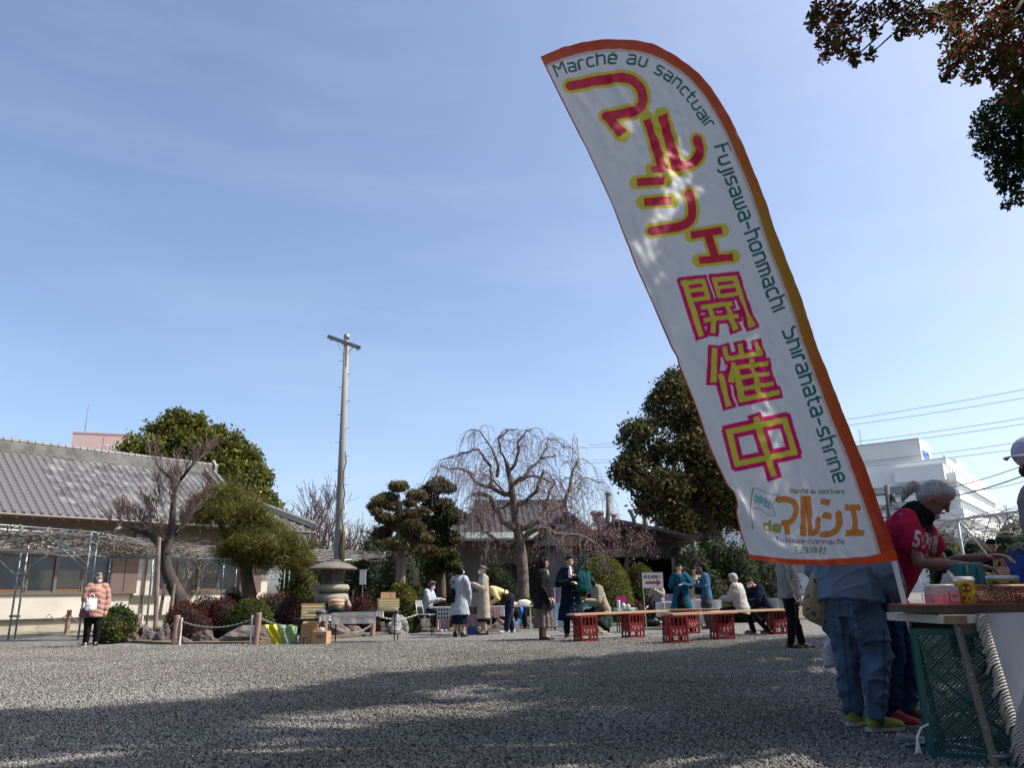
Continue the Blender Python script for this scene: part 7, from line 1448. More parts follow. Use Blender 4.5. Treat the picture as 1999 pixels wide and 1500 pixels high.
wk = A(627, 1199, 16.3); t = thing('cooking_pot', 'shallow black pot with glass lid left of the steamer', 'pot', (wk.x, wk.y, A(627, 1202, 16.3).z)); MB().lathe([(.08, 0), (.12, .03), (.125, .06)], n=24).build('pot_body', m_tblk, t, True); MB().lathe([(.122, .062), (.09, .095), (.02, .115), (.02, .14), (.0, .14)], n=24).build('pot_lid', m_glassd, t, True); MB().bar((-.12, 0, .05), (-.27, -.05, .055), .025, .018).build('handle', m_tblk, t)
t = thing('cardboard_box', 'open cardboard box with taped flaps under the bun table', 'box', (A(600, 1250, 15.95).x, 16.1, 0), .2); MB().b2((-.16, -.14, 0), (.16, .14, .33)).build('box_body', m_crdk, t); MB().add([(-.16, -.14, .33), (.16, -.14, .33), (.17, -.24, .40), (-.15, -.24, .40)], [(0, 1, 2, 3)]).build('flap', m_crdk, t); MB().add([(-.16, .14, .33), (.16, .14, .33), (.17, .2, .43), (-.15, .2, .43)], [(0, 1, 2, 3)]).build('flap', m_crdk, t); MB().b2((-.161, -.142, .10), (-.05, -.139, .13)).b2((-.12, -.142, .0), (-.09, -.139, .1)).build('tape', mat('dark_tape', (.12, .08, .05), .6), t)
t = thing('cardboard_box', 'closed shipping cardboard box beside the open one', 'box', (A(628, 1250, 15.95).x-.02, 16.0, 0), -.12); MB().b2((-.15, -.13, 0), (.15, .13, .24)).build('box_body', m_crdk, t); put_text('amazon', (.02, -.134, .15), 0, 1, mat('box_ink', (.10, .05, .02), .8), t, width=.15, height=.032)
put_text('⌣', (.02, -.134, .115), 0, 1, mat('box_ink', (0, 0, 0)), t, width=.10, height=.02, name='printed_smile')
# big folded shopping bag, yellow and teal
t = thing('shopping_bag', 'yellow and teal patterned shopping bag leaning on the gravel', 'bag', (A(557, 1258, 16.2).x, 16.15, 0), .1)
for (x0, x1, m_, nm) in ((-.28, -.07, mat('bag_yellow', (.60, .52, .02), .5, var=.05), 'yellow_side'), (-.07, .22, mat('bag_teal', (.03, .30, .30), .5, c2=(.45, .48, .12), scale=16), 'patterned_front')):
    q = MB(); q.grid(lambda u, v: (x0+(x1-x0)*u-.10*v*(1 if nm[0] == 'y' else .0)+.05*(1-v)*(nm[0] == 'y'), -.10+.03*math.sin(u*9+v*5)-.0*v, .38*v*(1-.12*u*(nm[0] != 'y'))), 10, 10); q.grid(lambda u, v: (x0+(x1-x0)*u-.10*v*(1 if nm[0] == 'y' else .0)+.05*(1-v)*(nm[0] == 'y'), .10-.03*math.sin(u*9+v*5), .36*v), 10, 10); q.build(nm, m_, t, True)
MB().grid(lambda u, v: (.22, -.10+.2*u, .33*v), 3, 3).build('bag_end', mat('bag_teal', (0, 0, 0)), t); MB().tube([(-.1, -.1, .36), (-.08, -.14, .30), (.05, -.14, .29), (.08, -.1, .35)], .008, 5).build('handle', m_tblk, t, True)
m_poly = mat('plastic_film', (.60, .62, .62), .35, trans=.45, var=.1); hb = A(772, 1237, 16.45); bag('plastic_bag', 'translucent plastic bag hanging from the right end of the bun table', (hb.x, hb.y, hb.z), .3, .17, .42, .10, m_poly, .06, taper=.35, fold=.02); goods('plastic_wrap', 'crumpled clear plastic on the closed cardboard box', 'wrap', 621, 634, 1225, 1237, 16.0, m_poly, .12, shape='soft')
# seller's table
m_ging = mat('gingham', (.42, .33, .36), .9, c2=(.25, .13, .17), scale=30); m_card = mat('dark_card', (.05, .05, .07), .6)
ftable('white folding table beside the masked seller', 838, 900, 1186, 18.9, m_tblw, .5)
t = thing('card_rack', 'white wire rack of small dark cards hung on the table front', 'rack', A(867, 1211, 18.8)); a, b = A(853, 1188, 18.8), A(881, 1211, 18.8); w, h = b.x-a.x, a.z-b.z; f = MB(); f.b2((-w/2, 0, 0), (w/2, .008, h)); f.build('backing', m_paper, t)
for i in range(5):
    for j in range(3): MB().b2((-w/2+.02+i*w/5, -.006, .02+j*h/3), (-w/2+.012+(i+.75)*w/5, -.001, .0+(j+.85)*h/3)).build('card', m_card, t)
goods('gingham_cloth', 'pink gingham cloth hanging in front of the masked seller table', 'cloth', 857, 878, 1212, 1230, 18.7, m_ging, shape='sheet'); goods('gingham_cloth', 'pink gingham cloth hanging between the pale blue and beige coats', 'cloth', 908, 938, 1200, 1224, 18.95, m_ging, shape='sheet'); goods('storage_bin', 'round blue plastic bin under the gingham cloth', 'bin', 911, 934, 1222, 1238, 19.1, mat('blue_plastic', (.015, .11, .33), .4), shape='cyl')
goods('white_box', 'white box of leaflets on the table between the two coats', 'box', 918, 930, 1170, 1186, 19.1, m_paper, .14); goods('display_board', 'small dark framed display board on the table', 'board', 912, 920, 1172, 1186, 19.0, m_card, .02)
def fchair(label, px, py, rz):
    b = G(px, py); t = thing('folding_chair', label, 'chair', b, rz)
    for s in (-1, 1): MB().tube([(s*.19, -.2, 0), (s*.19, .14, .43), (s*.18, .2, .78)], .011, 6).build('frame_tube', m_steel, t, True); MB().tube([(s*.17, .22, 0), (s*.17, -.1, .44)], .011, 6).build('leg', m_steel, t, True)
    MB().box((0, 0, .43), (.38, .36, .03)).build('seat', m_grey, t); MB().box((0, .19, .70), (.36, .025, .16)).build('backrest', m_grey, t)
fchair('grey steel folding chair under the masked seller', 830, 1236, math.radians(72)+0*PI); fchair('folding chair under the girl behind the evacuation sign', 1288, 1214, math.radians(-25))
ftable('white table of cloth goods behind the person in yellow', 953, 1040, 1184, 20.0, m_tblw, .55, m_tblw)
for i, (a, b, c, d, m_, lb) in enumerate(((958, 966, 1186, 1206, mat('print_red', (.42, .04, .03), .8, c2=(.6, .55, .5), scale=20), 'red printed cloth hung on the white table front'), (966, 975, 1186, 1208, mat('print_orange', (.55, .22, .12), .8, c2=(.6, .55, .5), scale=24), 'orange floral cloth hung beside the red cloth'), (976, 985, 1186, 1204, m_paper, 'plain white cloth hung beside the orange one'), (996, 1004, 1188, 1222, m_paper, 'white cloth strip behind the yellow knit person'))): goods('hanging_cloth', lb, 'cloth', a, b, c, d, 19.9, m_, shape='sheet')
for a, b, c, d, m_, lb in ((1002, 1012, 1190, 1214, m_black, 'black bag hanging on the white table front'), (1012, 1022, 1184, 1206, mat('bright_blue', (.01, .10, .45), .6), 'bright blue bag hanging on the white table front'), (1005, 1020, 1207, 1221, mat('sky_blue', (.06, .25, .48), .6), 'sky blue cloth bag low beside the white box'), (1019, 1030, 1190, 1228, m_black, 'long black bag at the right end of the white table')): goods('hanging_bag', lb, 'bag', a, b, c, d, 19.8, m_, .12, shape='soft')
goods('paper_carrier', 'white paper carrier on the gravel under the white table', 'bag', 998, 1014, 1216, 1235, 19.7, m_paper, .12); goods('fabric_goods', 'white fabric bags piled on top of the white table', 'bag', 1010, 1036, 1171, 1184, 20.2, m_paper, .2, shape='soft'); goods('fabric_goods', 'peach cloth pile on the white table', 'cloth', 990, 1012, 1176, 1185, 20.2, mat('print_orange', (0, 0, 0)), .2, shape='soft')
# racks behind the two standing women
t = thing('textile_rack', 'rack of patterned scarves between the black and navy coats', 'rack', A(1088, 1200, 20.5)-Vector((0, 0, A(1088, 1200, 20.5).z))); a, b = A(1080, 1150, 20.5), A(1096, 1178, 20.5)
for i in range(6): x = (i-2.5)*.045; MB().grid(lambda u, v: (x+.04*u, -.01*math.sin(u*6+i), a.z-(a.z-b.z)*v), 3, 6).build('scarf', (mat('scarf_red', (.35, .05, .08), .8), m_paper, mat('scarf_blue', (.08, .15, .35), .8), mat('scarf_pink', (.5, .2, .25), .8), m_grey, m_navy)[i], t)
MB().tube([(-.15, 0, a.z+.01), (.15, 0, a.z+.01)], .008, 5).tube([(-.15, 0, 0), (-.15, 0, a.z+.01)], .01, 5).tube([(.15, 0, 0), (.15, 0, a.z+.01)], .01, 5).build('rack_frame', m_steel, t)
ftable('pale blue draped table behind the navy coat woman', 1078, 1112, 1180, 20.3, m_tblw, .4, drop=.55, cloth_m=mat('pale_blue_cloth', (.30, .42, .52), .9, var=.1)); ftable('teal draped table left of the cream fleece visitor', 1137, 1166, 1176, 19.2, m_tblw, .5, drop=.12, cloth_m=mat('teal_cloth', (.03, .20, .20), .9)); ftable('mint covered camping table right of the cream fleece visitor', 1203, 1244, 1189, 18.6, m_tblw, .5, drop=.05, cloth_m=mat('mint_cloth', (.36, .50, .46), .9, var=.1))
goods('price_sign', 'white price card leaning on the teal table', 'sign', 1137, 1155, 1186, 1199, 19.0, m_paper, .01); goods('pink_case', 'bright pink case standing on the camping table', 'case', 1203, 1222, 1166, 1177, 18.9, mat('hot_pink', (.62, .02, .22), .6), .08); goods('white_goods', 'white cup stack on the camping table', 'goods', 1204, 1211, 1173, 1188, 18.8, m_paper, .1, shape='cyl')
for i, (a, b, c, d) in enumerate(((1213, 1222, 1178, 1189), (1222, 1231, 1180, 1190))): goods('goods_bag', ('white and pink', 'pale lilac')[i]+' packed bag on the camping table', 'bag', a, b, c, d, 18.7, (m_paper, mat('lilac', (.5, .4, .5), .8))[i], .12, shape='soft')
goods('checked_cloth', 'green and grey checked cloth hanging under the camping table', 'cloth', 1172, 1197, 1203, 1226, 18.3, mat('check_green', (.20, .24, .22), .9, c2=(.03, .12, .07), scale=25), shape='sheet')
def sign():
    Y = 19.5; a, b = A(1253, 1119, Y), A(1295, 1148, Y); w, h = b.x-a.x, a.z-b.z; t = thing('evacuation_sign', 'white 緊急避難口 sign board with red arrow on two poles', 'sign', ((a.x+b.x)/2, Y, 0), .0)
    zb_, zt = b.z, a.z; MB().b2((-w/2, -.012, zb_), (w/2, .012, zt)).build('board', m_white, t); f = MB(); 
    for p, q in (((-w/2-.008, -.016, zb_-.008), (w/2+.008, .016, zb_)), ((-w/2-.008, -.016, zt), (w/2+.008, .016, zt+.008)), ((-w/2-.008, -.016, zb_), (-w/2, .016, zt)), ((w/2, -.016, zb_), (w/2+.008, .016, zt))): f.b2(p, q)
    f.build('frame', m_steel, t); put_text('緊急避難口', (0, -.014, zt-.10), 0, 1, m_card, t, width=w*.86, height=.085, bold=.01)
    z = zb_+h*.34; q = w/2; MB().prism([(-q*.72, z-.032), (q*.38, z-.032), (q*.38, z-.085), (q*.84, z), (q*.38, z+.085), (q*.38, z+.032), (-q*.72, z+.032)], -.016, -.0125, 'y').build('arrow', mat('arrow_red', (.40, .06, .10), .6), t)
    for s in (-1, 1): MB().tube([(s*(w/2-.01)+(.03 if s < 0 else 0.03), .02, 0), (s*(w/2-.01), .02, zb_)], .012, 6).build('pole', m_tblw, t)
sign()
ftable('white draped table with a lilac notice behind the sign', 1287, 1320, 1177, 20.2, m_tblw, .5, drop=.35, cloth_m=m_paper); t = thing('notice_stand', 'lilac printed notice standing on the white draped table', 'sign', A(1307, 1176, 20.25)); a, b = A(1296, 1161, 20.2), A(1318, 1176, 20.2); w = b.x-a.x; h = a.z-b.z; MB().b2((-w/2, 0, 0), (w/2, .02, h)).build('panel', m_paper, t); MB().b2((-w/2+.02, -.003, .03), (w/2-.02, 0, h-.02)).build('print', mat('lilac_print', (.50, .30, .62), .8), t)
for k in range(3): MB().b2((-w/2+.05, -.006, .06+k*.05), (w/2-.05, -.003, .075+k*.05)).build('text_line', m_paper, t)
ftable('white draped table behind the teal shawl woman', 1344, 1372, 1172, 20.8, m_tblw, .4, drop=.6, cloth_m=m_paper); ftable('narrow white table right of the blue cardigan woman', 1394, 1408, 1173, 20.3, m_tblw, .4, drop=.4, cloth_m=m_paper); ftable('pale green draped table behind the navy coat visitor', 1508, 1536, 1170, 18.3, m_tblw, .5, drop=.45, cloth_m=mat('celadon_cloth', (.28, .34, .32), .9))
goods('food_box', 'small pink food box on the table behind the shawl woman', 'box', 1348, 1358, 1166, 1172, 20.9, mat('scarf_pink', (0, 0, 0)), .1); goods('dark_sack', 'dark sack lying on the ground below the girl', 'bag', 1262, 1288, 1212, 1224, 19.9, m_black, .3, shape='soft')
# ================================================================ THE NEAR STALL
def bag_near():
    t = thing('tote_bag', 'beige cloth tote with small dark bird prints hanging behind the blue sweatshirt', 'bag', (0, 0, 0)); Y = 5.55; k = lambda x, y, d=0: A(x, y, Y+d); t.location = k(1610, 1200)
    P_ = [(1602, 1085), (1590, 1110), (1575, 1140), (1563, 1178), (1566, 1205), (1590, 1220), (1618, 1232), (1640, 1238), (1648, 1200), (1640, 1150), (1628, 1100), (1618, 1085)]; c = k(1608, 1165, .05); q = MB(); n = len(P_)
    front = [k(x, y, -.05) for x, y in P_]; back = [k(x, y, .09) for x, y in P_]; F_ = []; rings = []
    for s, d in ((0, -.015), (.35, -.075), (.8, -.055), (1, 0)): rings.append([c.lerp(k(x, y, .05), s)+Vector((0, d if s < 1 else 0, 0)) for x, y in P_])
    V = [k(1608, 1165, -.03)]+[v for r in rings[1:] for v in r]+[v+Vector((0, .10, 0)) for v in rings[2]]
    for j in range(n): F_.append((0, 1+j, 1+(j+1) % n))
    for r in range(3):
        for j in range(n): F_.append((1+r*n+j, 1+(r+1)*n+j, 1+(r+1)*n+(j+1) % n, 1+r*n+(j+1) % n))
    F_.append(tuple(1+3*n+j for j in range(n))); q.add(V, F_); o = remesh(q, .009, cloth('tote_beige', (.36, .29, .19), .08, 6, .4, 90), 'bag_body', 5, .014, 9, parent=t, world=True)
    inv = None
    bm_ = BVHTree.FromPolygons([v.co for v in o.data.vertices], [p.vertices for p in o.data.polygons]); pr = MB()
    for (x, y) in ((1578, 1165), (1590, 1135), (1600, 1175), (1588, 1200), (1612, 1215), (1612, 1140), (1622, 1180), (1632, 1222), (1600, 1110), (1628, 1150), (1604, 1158), (1576, 1190)):
        a = rnd.uniform(0, 6)
        for dx, dy, L in ((0, 0, 5.0), (2.5, .6, 4.2), (-2.2, 1.8, 3.0)):
            pts = []
            for sg in (-1, -.3, .3, 1):
                xx, yy = x+dx*math.cos(a)-dy*math.sin(a)+sg*L*math.cos(a+dx*.6), y+dx*math.sin(a)+dy*math.cos(a)+sg*L*.8*math.sin(a+dx*.6); d = Vector(ray(xx, yy)).normalized(); h = bm_.ray_cast(Vector(_C), d)
                if h[0]: pts.append(h[0]-d*.002)
            if len(pts) > 1: pr.tube(pts, .0030, 5)
    pr.build('bird_print', m_black, t, False, True)
    for a, b, c_ in (((1606, 1092), (1640, 1060), (1668, 1010)), ((1622, 1092), (1655, 1050), (1672, 1000))): MB().tube([k(*a), k(*b, .0), k(*c_, .05)], .014, 6).build('handle', cloth('tote_beige', (0, 0, 0)), t, True, True)
bag_near()
def pl_bag():
    Y = 5.75; k = lambda x, y, d=0: A(x, y, Y+d); t = thing('plastic_bag', 'white plastic shopping bag hanging left of the jeans', 'bag', k(1632, 1300)); q = MB(); C_ = [k(1628, 1240), k(1630, 1262), k(1632, 1290), k(1632, 1303)]; ring_loft(q, C_, [.03, .075, .095, .085], [.02, .05, .07, .05], n=18)
    remesh(q, .009, mat('white_film', (.55, .55, .60), .5, trans=.3), 'bag_body', 2, .02, 14, parent=t, world=True)
    MB().tube([k(1628, 1240), k(1640, 1205), k(1655, 1170)], .008, 5).build('handle', mat('white_film', (0, 0, 0)), t, True, True)
pl_bag()
def stall():
    Yn = 4.32; zt = .755; xl = A(1836, 1208, Yn).x; xr = 4.6; m_steelb = mat('painted_angle', (.17, .16, .135), .5, var=.2, scale=8, bump=.1); m_top = mat('table_cream', (.52, .49, .43), .6, var=.1, scale=5)
    t = thing('stall_table', 'cream-edged folding market table with angle-iron legs at the right edge', 'table', (xl+.9, Yn+.3, 0)); MB().b2((xl, Yn, zt-.045), (xr, Yn+.62, zt)).build('tabletop', m_top, t, world=True); MB().b2((xl+.02, Yn-.006, zt-.047), (xl+.14, Yn-.001, zt-.004)).build('edge_patch', mat('peeled_wood', (.26, .17, .12), .8, var=.3, scale=15), t, world=True)
    fr = MB(); a = A(1878, 1228, Yn+.05); fr.b2((a.x-.02, Yn+.03, zt-.10), (xr, Yn+.07, zt-.046)); fr.b2((a.x-.02, Yn+.52, zt-.10), (xr, Yn+.56, zt-.046)); fr.build('apron', m_steelb, t, world=True)
    lx = A(1872, 1240, Yn).x; l = MB(); p, q = Vector((lx, Yn+.02, zt-.045)), Vector((lx+.055, Yn-.03, 0)); l.bar(p, q, .034, .005); l.bar(p+Vector((.019, .018, 0)), q+Vector((.019, .018, 0)), .005, .038); l.build('leg', m_steelb, t, world=True)
    l = MB(); d = Vector((0, .50, 0)); l.bar(p+d, q+d, .034, .005).bar(p+d+Vector((.019, .018, 0)), q+d+Vector((.019, .018, 0)), .005, .038).build('leg', m_steelb, t, world=True)
    br = MB(); c = A(1890, 1335, Yn+.04); e = A(1965, 1262, Yn+.35); br.bar(c, e, .022, .006).bar(c+Vector((0, 0, -.03)), e+Vector((.05, .0, -.04)), .018, .006).build('folding_brace', m_steelb, t, world=True); z0 = A(1932, 1480, Yn).z
    MB().tube([(lx+.05, Yn, .055), (xr, Yn, .06)], .013, 8).build('crossbar', m_steel, t, world=True)
    for z in (zt-.075, zt-.30, .2): f = (zt-z)/zt; MB().tube([(lx+.055*f, Yn-.05*f+.012, z), (lx+.055*f, Yn-.05*f+.020-.02, z)], .008, 8).build('rivet', m_steel, t, world=True)
    # woven white cloth with fringe
    yc = Yn-.012; c = thing('table_cloth', 'white woven cloth with knotted fringe hanging over the stall table', 'tablecloth', (xl+1, yc, 0)); f0 = lambda v: A(1905+82*v, 1202+292*v, yc).x; q = MB(); x_r = 4.5
    q.grid(lambda u, v: (f0(v)+.035+(x_r-f0(v))*u, yc-.014*math.sin(u*26+v*2.2)*v-.022*v, zt+.004-.72*v), 70, 34); q.b2((f0(0)+.02, Yn-.008, zt+.001), (x_r, Yn+.6, zt+.006)); q.build('cloth_sheet', cloth('woven_white', (.33, .355, .40), .05, 7, .25, 320), c, True, True)
    mf = mat('fringe_yarn', (.44, .43, .39), .95, var=.15, scale=40, bump=.6, bscale=150)
    for i in range(46):
        v = (i+.5)/46; z = zt-.72*v; x = f0(v)+.045; L = .062+rnd.uniform(-.012, .016); dr = -.022-.010*rnd.random(); tw = MB(); pts = [Vector((x, yc-.018*v-.004, z)), Vector((x-L*.35, yc-.026*v-.006, z+.003)), Vector((x-L*.75, yc-.026*v-.010, z+dr*.6)), Vector((x-L*(.95+rnd.uniform(-.15, .15)), yc-.02*v-.008, z+dr*1.9))]
        for o_ in (-.0035, .0035): tw.tube([p_+Vector((0, o_, o_*(1 if k % 2 else -1))) for k, p_ in enumerate(pts)], [.0055, .0062, .0058, .0042], 6)
        tw.build('tassel', mf, c, True, True)
    # lacquered board
    b = thing('lacquer_board', 'thick dark-edged red lacquered board lying on the stall table', 'board', (xl, Yn+.2, zt)); bx0, bx1 = A(1771, 1192, Yn+.22).x, A(1960, 1192, Yn+.22).x; zb2 = zt+.008
    MB().prism([(bx0, Yn+.06), (bx0+.03, Yn+.02), (bx1, Yn+.02), (bx1+.05, Yn+.5), (bx0+.02, Yn+.5), (bx0-.01, Yn+.40)], zb2, zb2+.040).build('core', mat('board_brown', (.045, .028, .02), .5, var=.3, scale=10), b, world=True); MB().prism([(bx0+.002, Yn+.062), (bx0+.032, Yn+.022), (bx1, Yn+.022), (bx1+.05, Yn+.498), (bx0+.022, Yn+.498), (bx0-.006, Yn+.398)], zb2+.0405, zb2+.046).build('lacquer_top', mat('lacquer_red', (.30, .05, .045), .25), b, world=True)
    zs = zb2+.047
    # cups
    my = mat('cup_yellow', (.62, .45, .02), .45); mbw = mat('cup_brown', (.13, .045, .015), .6)
    def cup(px, py, Y, s, label, z=None):
        w = A(px, py, Y); z = zs if z is None else z; g = thing('paper_cup', label, 'cup', (w.x, Y, z)); MB().lathe([(.029*s, 0), (.030*s, .003), (.041*s, .095*s), (.041*s, .098*s)], n=32).build('cup_body', my, g, True); MB().lathe([(.0435*s, .096*s), (.0445*s, .100*s), (.0435*s, .106*s), (.041*s, .108*s), (.040*s, .114*s), (.036*s, .116*s)], n=32).build('lid', m_white, g, True)
        R = Matrix.Rotation(math.atan2(-w.x, Y)*-1*0, 3, 'Z'); q = MB(); cz = .066*s
        for i in range(24):
            a0, a1 = 2*PI*i/24, 2*PI*(i+1)/24; r = .021*s; P_ = []
            for aa, rr in ((a0, r), (a1, r), (0, 0)):
                u_, z_ = rr*math.cos(aa), cz+rr*math.sin(aa); rad = .030*s+(.011*s)*(z_/(.095*s))+.0008; th = u_/rad-PI/2-.42; P_.append((rad*math.cos(th), rad*math.sin(th), z_))
            q.add(P_, [(0, 1, 2)])
        for (u0, z0, u1, z1) in ((-.018, .018, -.006, .030), (.002, .016, .012, .026), (-.006, .033, .004, .038), (-.024, .010, .022, .013)):
            P_ = []
            for u_, z_ in ((u0, z0), (u1, z0), (u1, z1), (u0, z1)): u_, z_ = u_*s, z_*s; rad = .030*s+(.011*s)*(z_/(.095*s))+.0009; th = u_/rad-PI/2-.42; P_.append((rad*math.cos(th), rad*math.sin(th), z_))
            q.add(P_, [(0, 1, 2, 3)])
        q.build('brown_print', mbw, g)
        return g
    cup(1889, 1180, Yn+.16, 1.25, 'yellow paper cup with round brown logo and white lid, nearest'); cup(1943, 1150, Yn+.50, 1.15, 'yellow paper cup partly hidden behind the wicker basket', zs+.02); cup(1975, 1150, Yn+.62, 1.15, 'farther yellow paper cup with pale lid behind the basket', zs+.02)
    w = A(1918, 1182, Yn+.2); g = thing('white_cup', 'plain small white cup between the yellow cup and basket', 'cup', (w.x, Yn+.24, zs)); MB().lathe([(.03, 0), (.04, .06)], n=24).build('cup_body', m_white, g, True)
    # jar of pink pieces with label
    j = thing('plastic_jar', 'clear plastic tub of pink sweets with red 200円 label', 'jar', (A(1845, 1180, Yn+.15).x, Yn+.17, zs)); MB().box((0, 0, .048), (.145, .10, .092)).build('tub', mat('clear_plastic', (.60, .55, .56), .2, trans=.3), j); MB().box((.0, 0, .028), (.147, .102, .046)).build('sweets', mat('pink_sweets', (.58, .22, .24), .7, var=.25, scale=40), j)
    MB().lathe([(.02, 0), (.08, .004), (.076, .012), (.0, .014)], (0, 0, .092), n=24, sy=.66).build('lid', m_poly, j, True); MB().b2((.012, -.0545, .006), (.070, -.0525, .064)).build('label', mat('label_red', (.50, .06, .09), .6), j); MB().b2((.016, -.0565, .010), (.066, -.0550, .060)).build('label_face', mat('label_pink', (.55, .35, .36), .6), j)
    put_text('200円', (.041, -.0578, .044), 0, 1, mat('label_red', (0, 0, 0)), j, width=.038, height=.014); MB().b2((.024, -.0582, .030), (.058, -.0572, .032)).b2((.026, -.0582, .022), (.054, -.0572, .0245)).build('label_line', mat('label_red', (0, 0, 0)), j)
    g = thing('crumpled_wrap', 'crumpled clear plastic wrap behind the sweets tub', 'wrap', (A(1862, 1160, Yn+.3).x, Yn+.32, zs)); q = MB().ell((0, 0, .075), (.055, .05, .085), n=22, m=14); q.v = [tuple(Vector(v)*(1+.35*mnoise.noise(Vector(v)*38))) for v in q.v]; q.build('wrap', m_poly, g)
    # teal upright case
    g = thing('carry_case', 'teal rounded carry case standing behind the yellow cup', 'case', (A(1897, 1150, Yn+.42).x, Yn+.44, zs)); q = MB(); q.box((0, 0, .115), (.165, .09, .23)); remesh(q, .010, mat('teal_plastic', (.01, .14, .16), .4), 'shell', 8, parent=g); MB().b2((-.035, -.055, .17), (-.022, -.048, .215)).build('latch', m_steel, g); 
    for x in (-.045, .03): MB().b2((x, -.052, .02), (x+.006, -.047, .2)).build('rib', mat('teal_plastic', (0, 0, 0)), g)
    # wicker basket
    g = thing('wicker_basket', 'reddish-brown woven basket with side handle hole on the stall table', 'basket', (A(1990, 1175, Yn+.14).x, Yn+.17, zt+.008)); mwk = mat('wicker', (.27, .115, .075), .6, var=.2, scale=30, bump=.3)
    W0, W1, D0, hh = .15, .205, .12, .125; st_ = MB()
    for r in range(13):
        f = r/12; z = .008+hh*f; hw = W0+(W1-W0)*min(1, f*1.25)**.8; dd = D0*(.85+.25*f); n = 56; pts = []
        for k in range(n+1):
            u = k/n*4; s = int(u) % 4; v = u-int(u); c_ = [(-hw+2*hw*v, -dd), (hw, -dd+2*dd*v), (hw-2*hw*v, dd), (-hw, dd-2*dd*v)][s]; o_ = .0035*(1 if (k+r) % 2 else -1); nx = [(0, -1), (1, 0), (0, 1), (-1, 0)][s]
            if 3 < r < 9 and s == 0 and .30 < v < .52: o_ -= 0.012
            pts.append((c_[0]+nx[0]*o_, c_[1]+nx[1]*o_, z))
        st_.tube(pts, .0052, 5, False)
    st_.build('weave', mwk, g, True)
    q = MB()
    for k in range(17): x = -W0*.98+2*W0*.98*k/16; x2 = -W1*.97+2*W1*.97*k/16; q.tube([(x, -D0*.87, 0), (x2, -D0*1.10, hh+.012)], .0042, 5)
    q.build('stake', mwk, g, True); rim = MB(); rim.tube([(-W1, -D0*1.12, hh+.012), (W1, -D0*1.12, hh+.012), (W1, D0*1.12, hh+.012), (-W1, D0*1.12, hh+.012), (-W1, -D0*1.12, hh+.012)], .009, 7, False).build('rim', mwk, g, True)
    MB().box((0, 0, .006), (W0*2, D0*1.8, .01)).build('bottom', mwk, g); MB().lathe([(.013, 0), (.013, .006)], n=14).build('peg', mwk, g)
    q = MB(); q.grid(lambda u, v: (-.16+.42*u, -.10+.2*v, hh+.016+.008*math.sin(u*7)), 10, 3); s = thing('food_tray', 'black shallow tray with pale liner on the wicker basket', 'tray', g.location+Vector((.04, 0, 0))); q.build('liner', m_paper, s, True); MB().box((.05, 0, hh+.020), (.40, .2, .018)).build('tray_body', m_tblk, s)
    # bags beyond
    w = A(1953, 1112, 6.2); bag('paper_bag', 'small brown paper bag with twisted handles beyond the cups', (w.x, 6.2, .88), .1, .15, .17, .08, m_pkraft, .07); w = A(1982, 1120, 6.6); bag('tote_bag', 'vivid blue cloth bag beyond the cups at the right edge', (w.x+.05, 6.6, .84), .0, .24, .30, .10, mat('vivid_blue', (.01, .05, .33), .6), .06)
    tb = thing('second_stall_table', 'dark second stall table behind the cups', 'table', (w.x, 6.5, 0)); MB().b2((w.x-.35, 6.1, .84), (w.x+1.4, 6.8, .872)).build('tabletop', m_tblk, tb, world=True)
    for x in (w.x-.3, w.x+1.3): MB().tube([(x, 6.4, 0), (x, 6.4, .84)], .015, 6).build('leg', m_tblk, tb, world=True)
    # green lattice crate
    x0 = A(1779, 1240, 4.62).x; x1 = x0+.80; g = thing('lattice_crate', 'large teal-green plastic lattice crate under the stall table', 'crate', (x0, 4.62, 0)); mg2 = mat('crate_green', (.008, .125, .112), .4, var=.1); H_ = .675; D_ = .30
    f = MB(); yf = 4.58
    for (p, q) in (((x0, yf, 0), (x0+.03, yf+.03, H_)), ((x1-.03, yf, 0), (x1, yf+.03, H_)), ((x0+.03, yf, 0), (x1-.03, yf+.03, .035)), ((x0-.008, yf-.008, H_-.035), (x1+.008, yf+.03, H_)), ((x0, yf+D_-.03, 0), (x0+.03, yf+D_, H_)), ((x1-.03, yf+D_-.03, 0), (x1, yf+D_, H_)), ((x0, yf+.03, H_-.03), (x0+.025, yf+D_-.03, H_)), ((x0, yf+.03, 0), (x0+.025, yf+D_-.03, .03)), ((x0+.03, yf+D_-.03, H_-.03), (x1-.03, yf+D_, H_))): f.b2(p, q)
    f.build('frame', mg2, g, world=True)
    def lattice(n0, n1, h0, h1, fn, nm):
        L = MB(); step = .0225; k = 0
        import itertools
        span = (n1-n0)+(h1-h0); n = int(span/step)
        for i in range(n+1):
            for sg in (1, -1):
                c_ = i*step; wdt = .0085 if i % 4 == 0 else .0036
                if sg == 1: a_ = (n0+max(0, c_-(h1-h0)), h0+min(h1-h0, c_)); b_ = (n0+min(n1-n0, c_), h0+max(0, c_-(n1-n0)))
                else: a_ = (n1-max(0, c_-(h1-h0)), h0+min(h1-h0, c_)); b_ = (n1-min(n1-n0, c_), h0+max(0, c_-(n1-n0)))
                if math.hypot(a_[0]-b_[0], a_[1]-b_[1]) < .02: continue
                if (i % 5 in (2, 3)) and False: continue
                L.bar(fn(*a_, sg), fn(*b_, sg), wdt, .004, up=(0, 1, 0))
        L.build(nm, mg2, g, world=True)
    lattice(x0+.03, x1-.03, .035, H_-.035, lambda a_, b_, s: (a_, yf+.012+.003*s, b_), 'lattice_panel'); lattice(x0+.03, x1-.03, .035, H_-.035, lambda a_, b_, s: (a_, yf+D_-.012+.003*s, b_), 'lattice_panel')
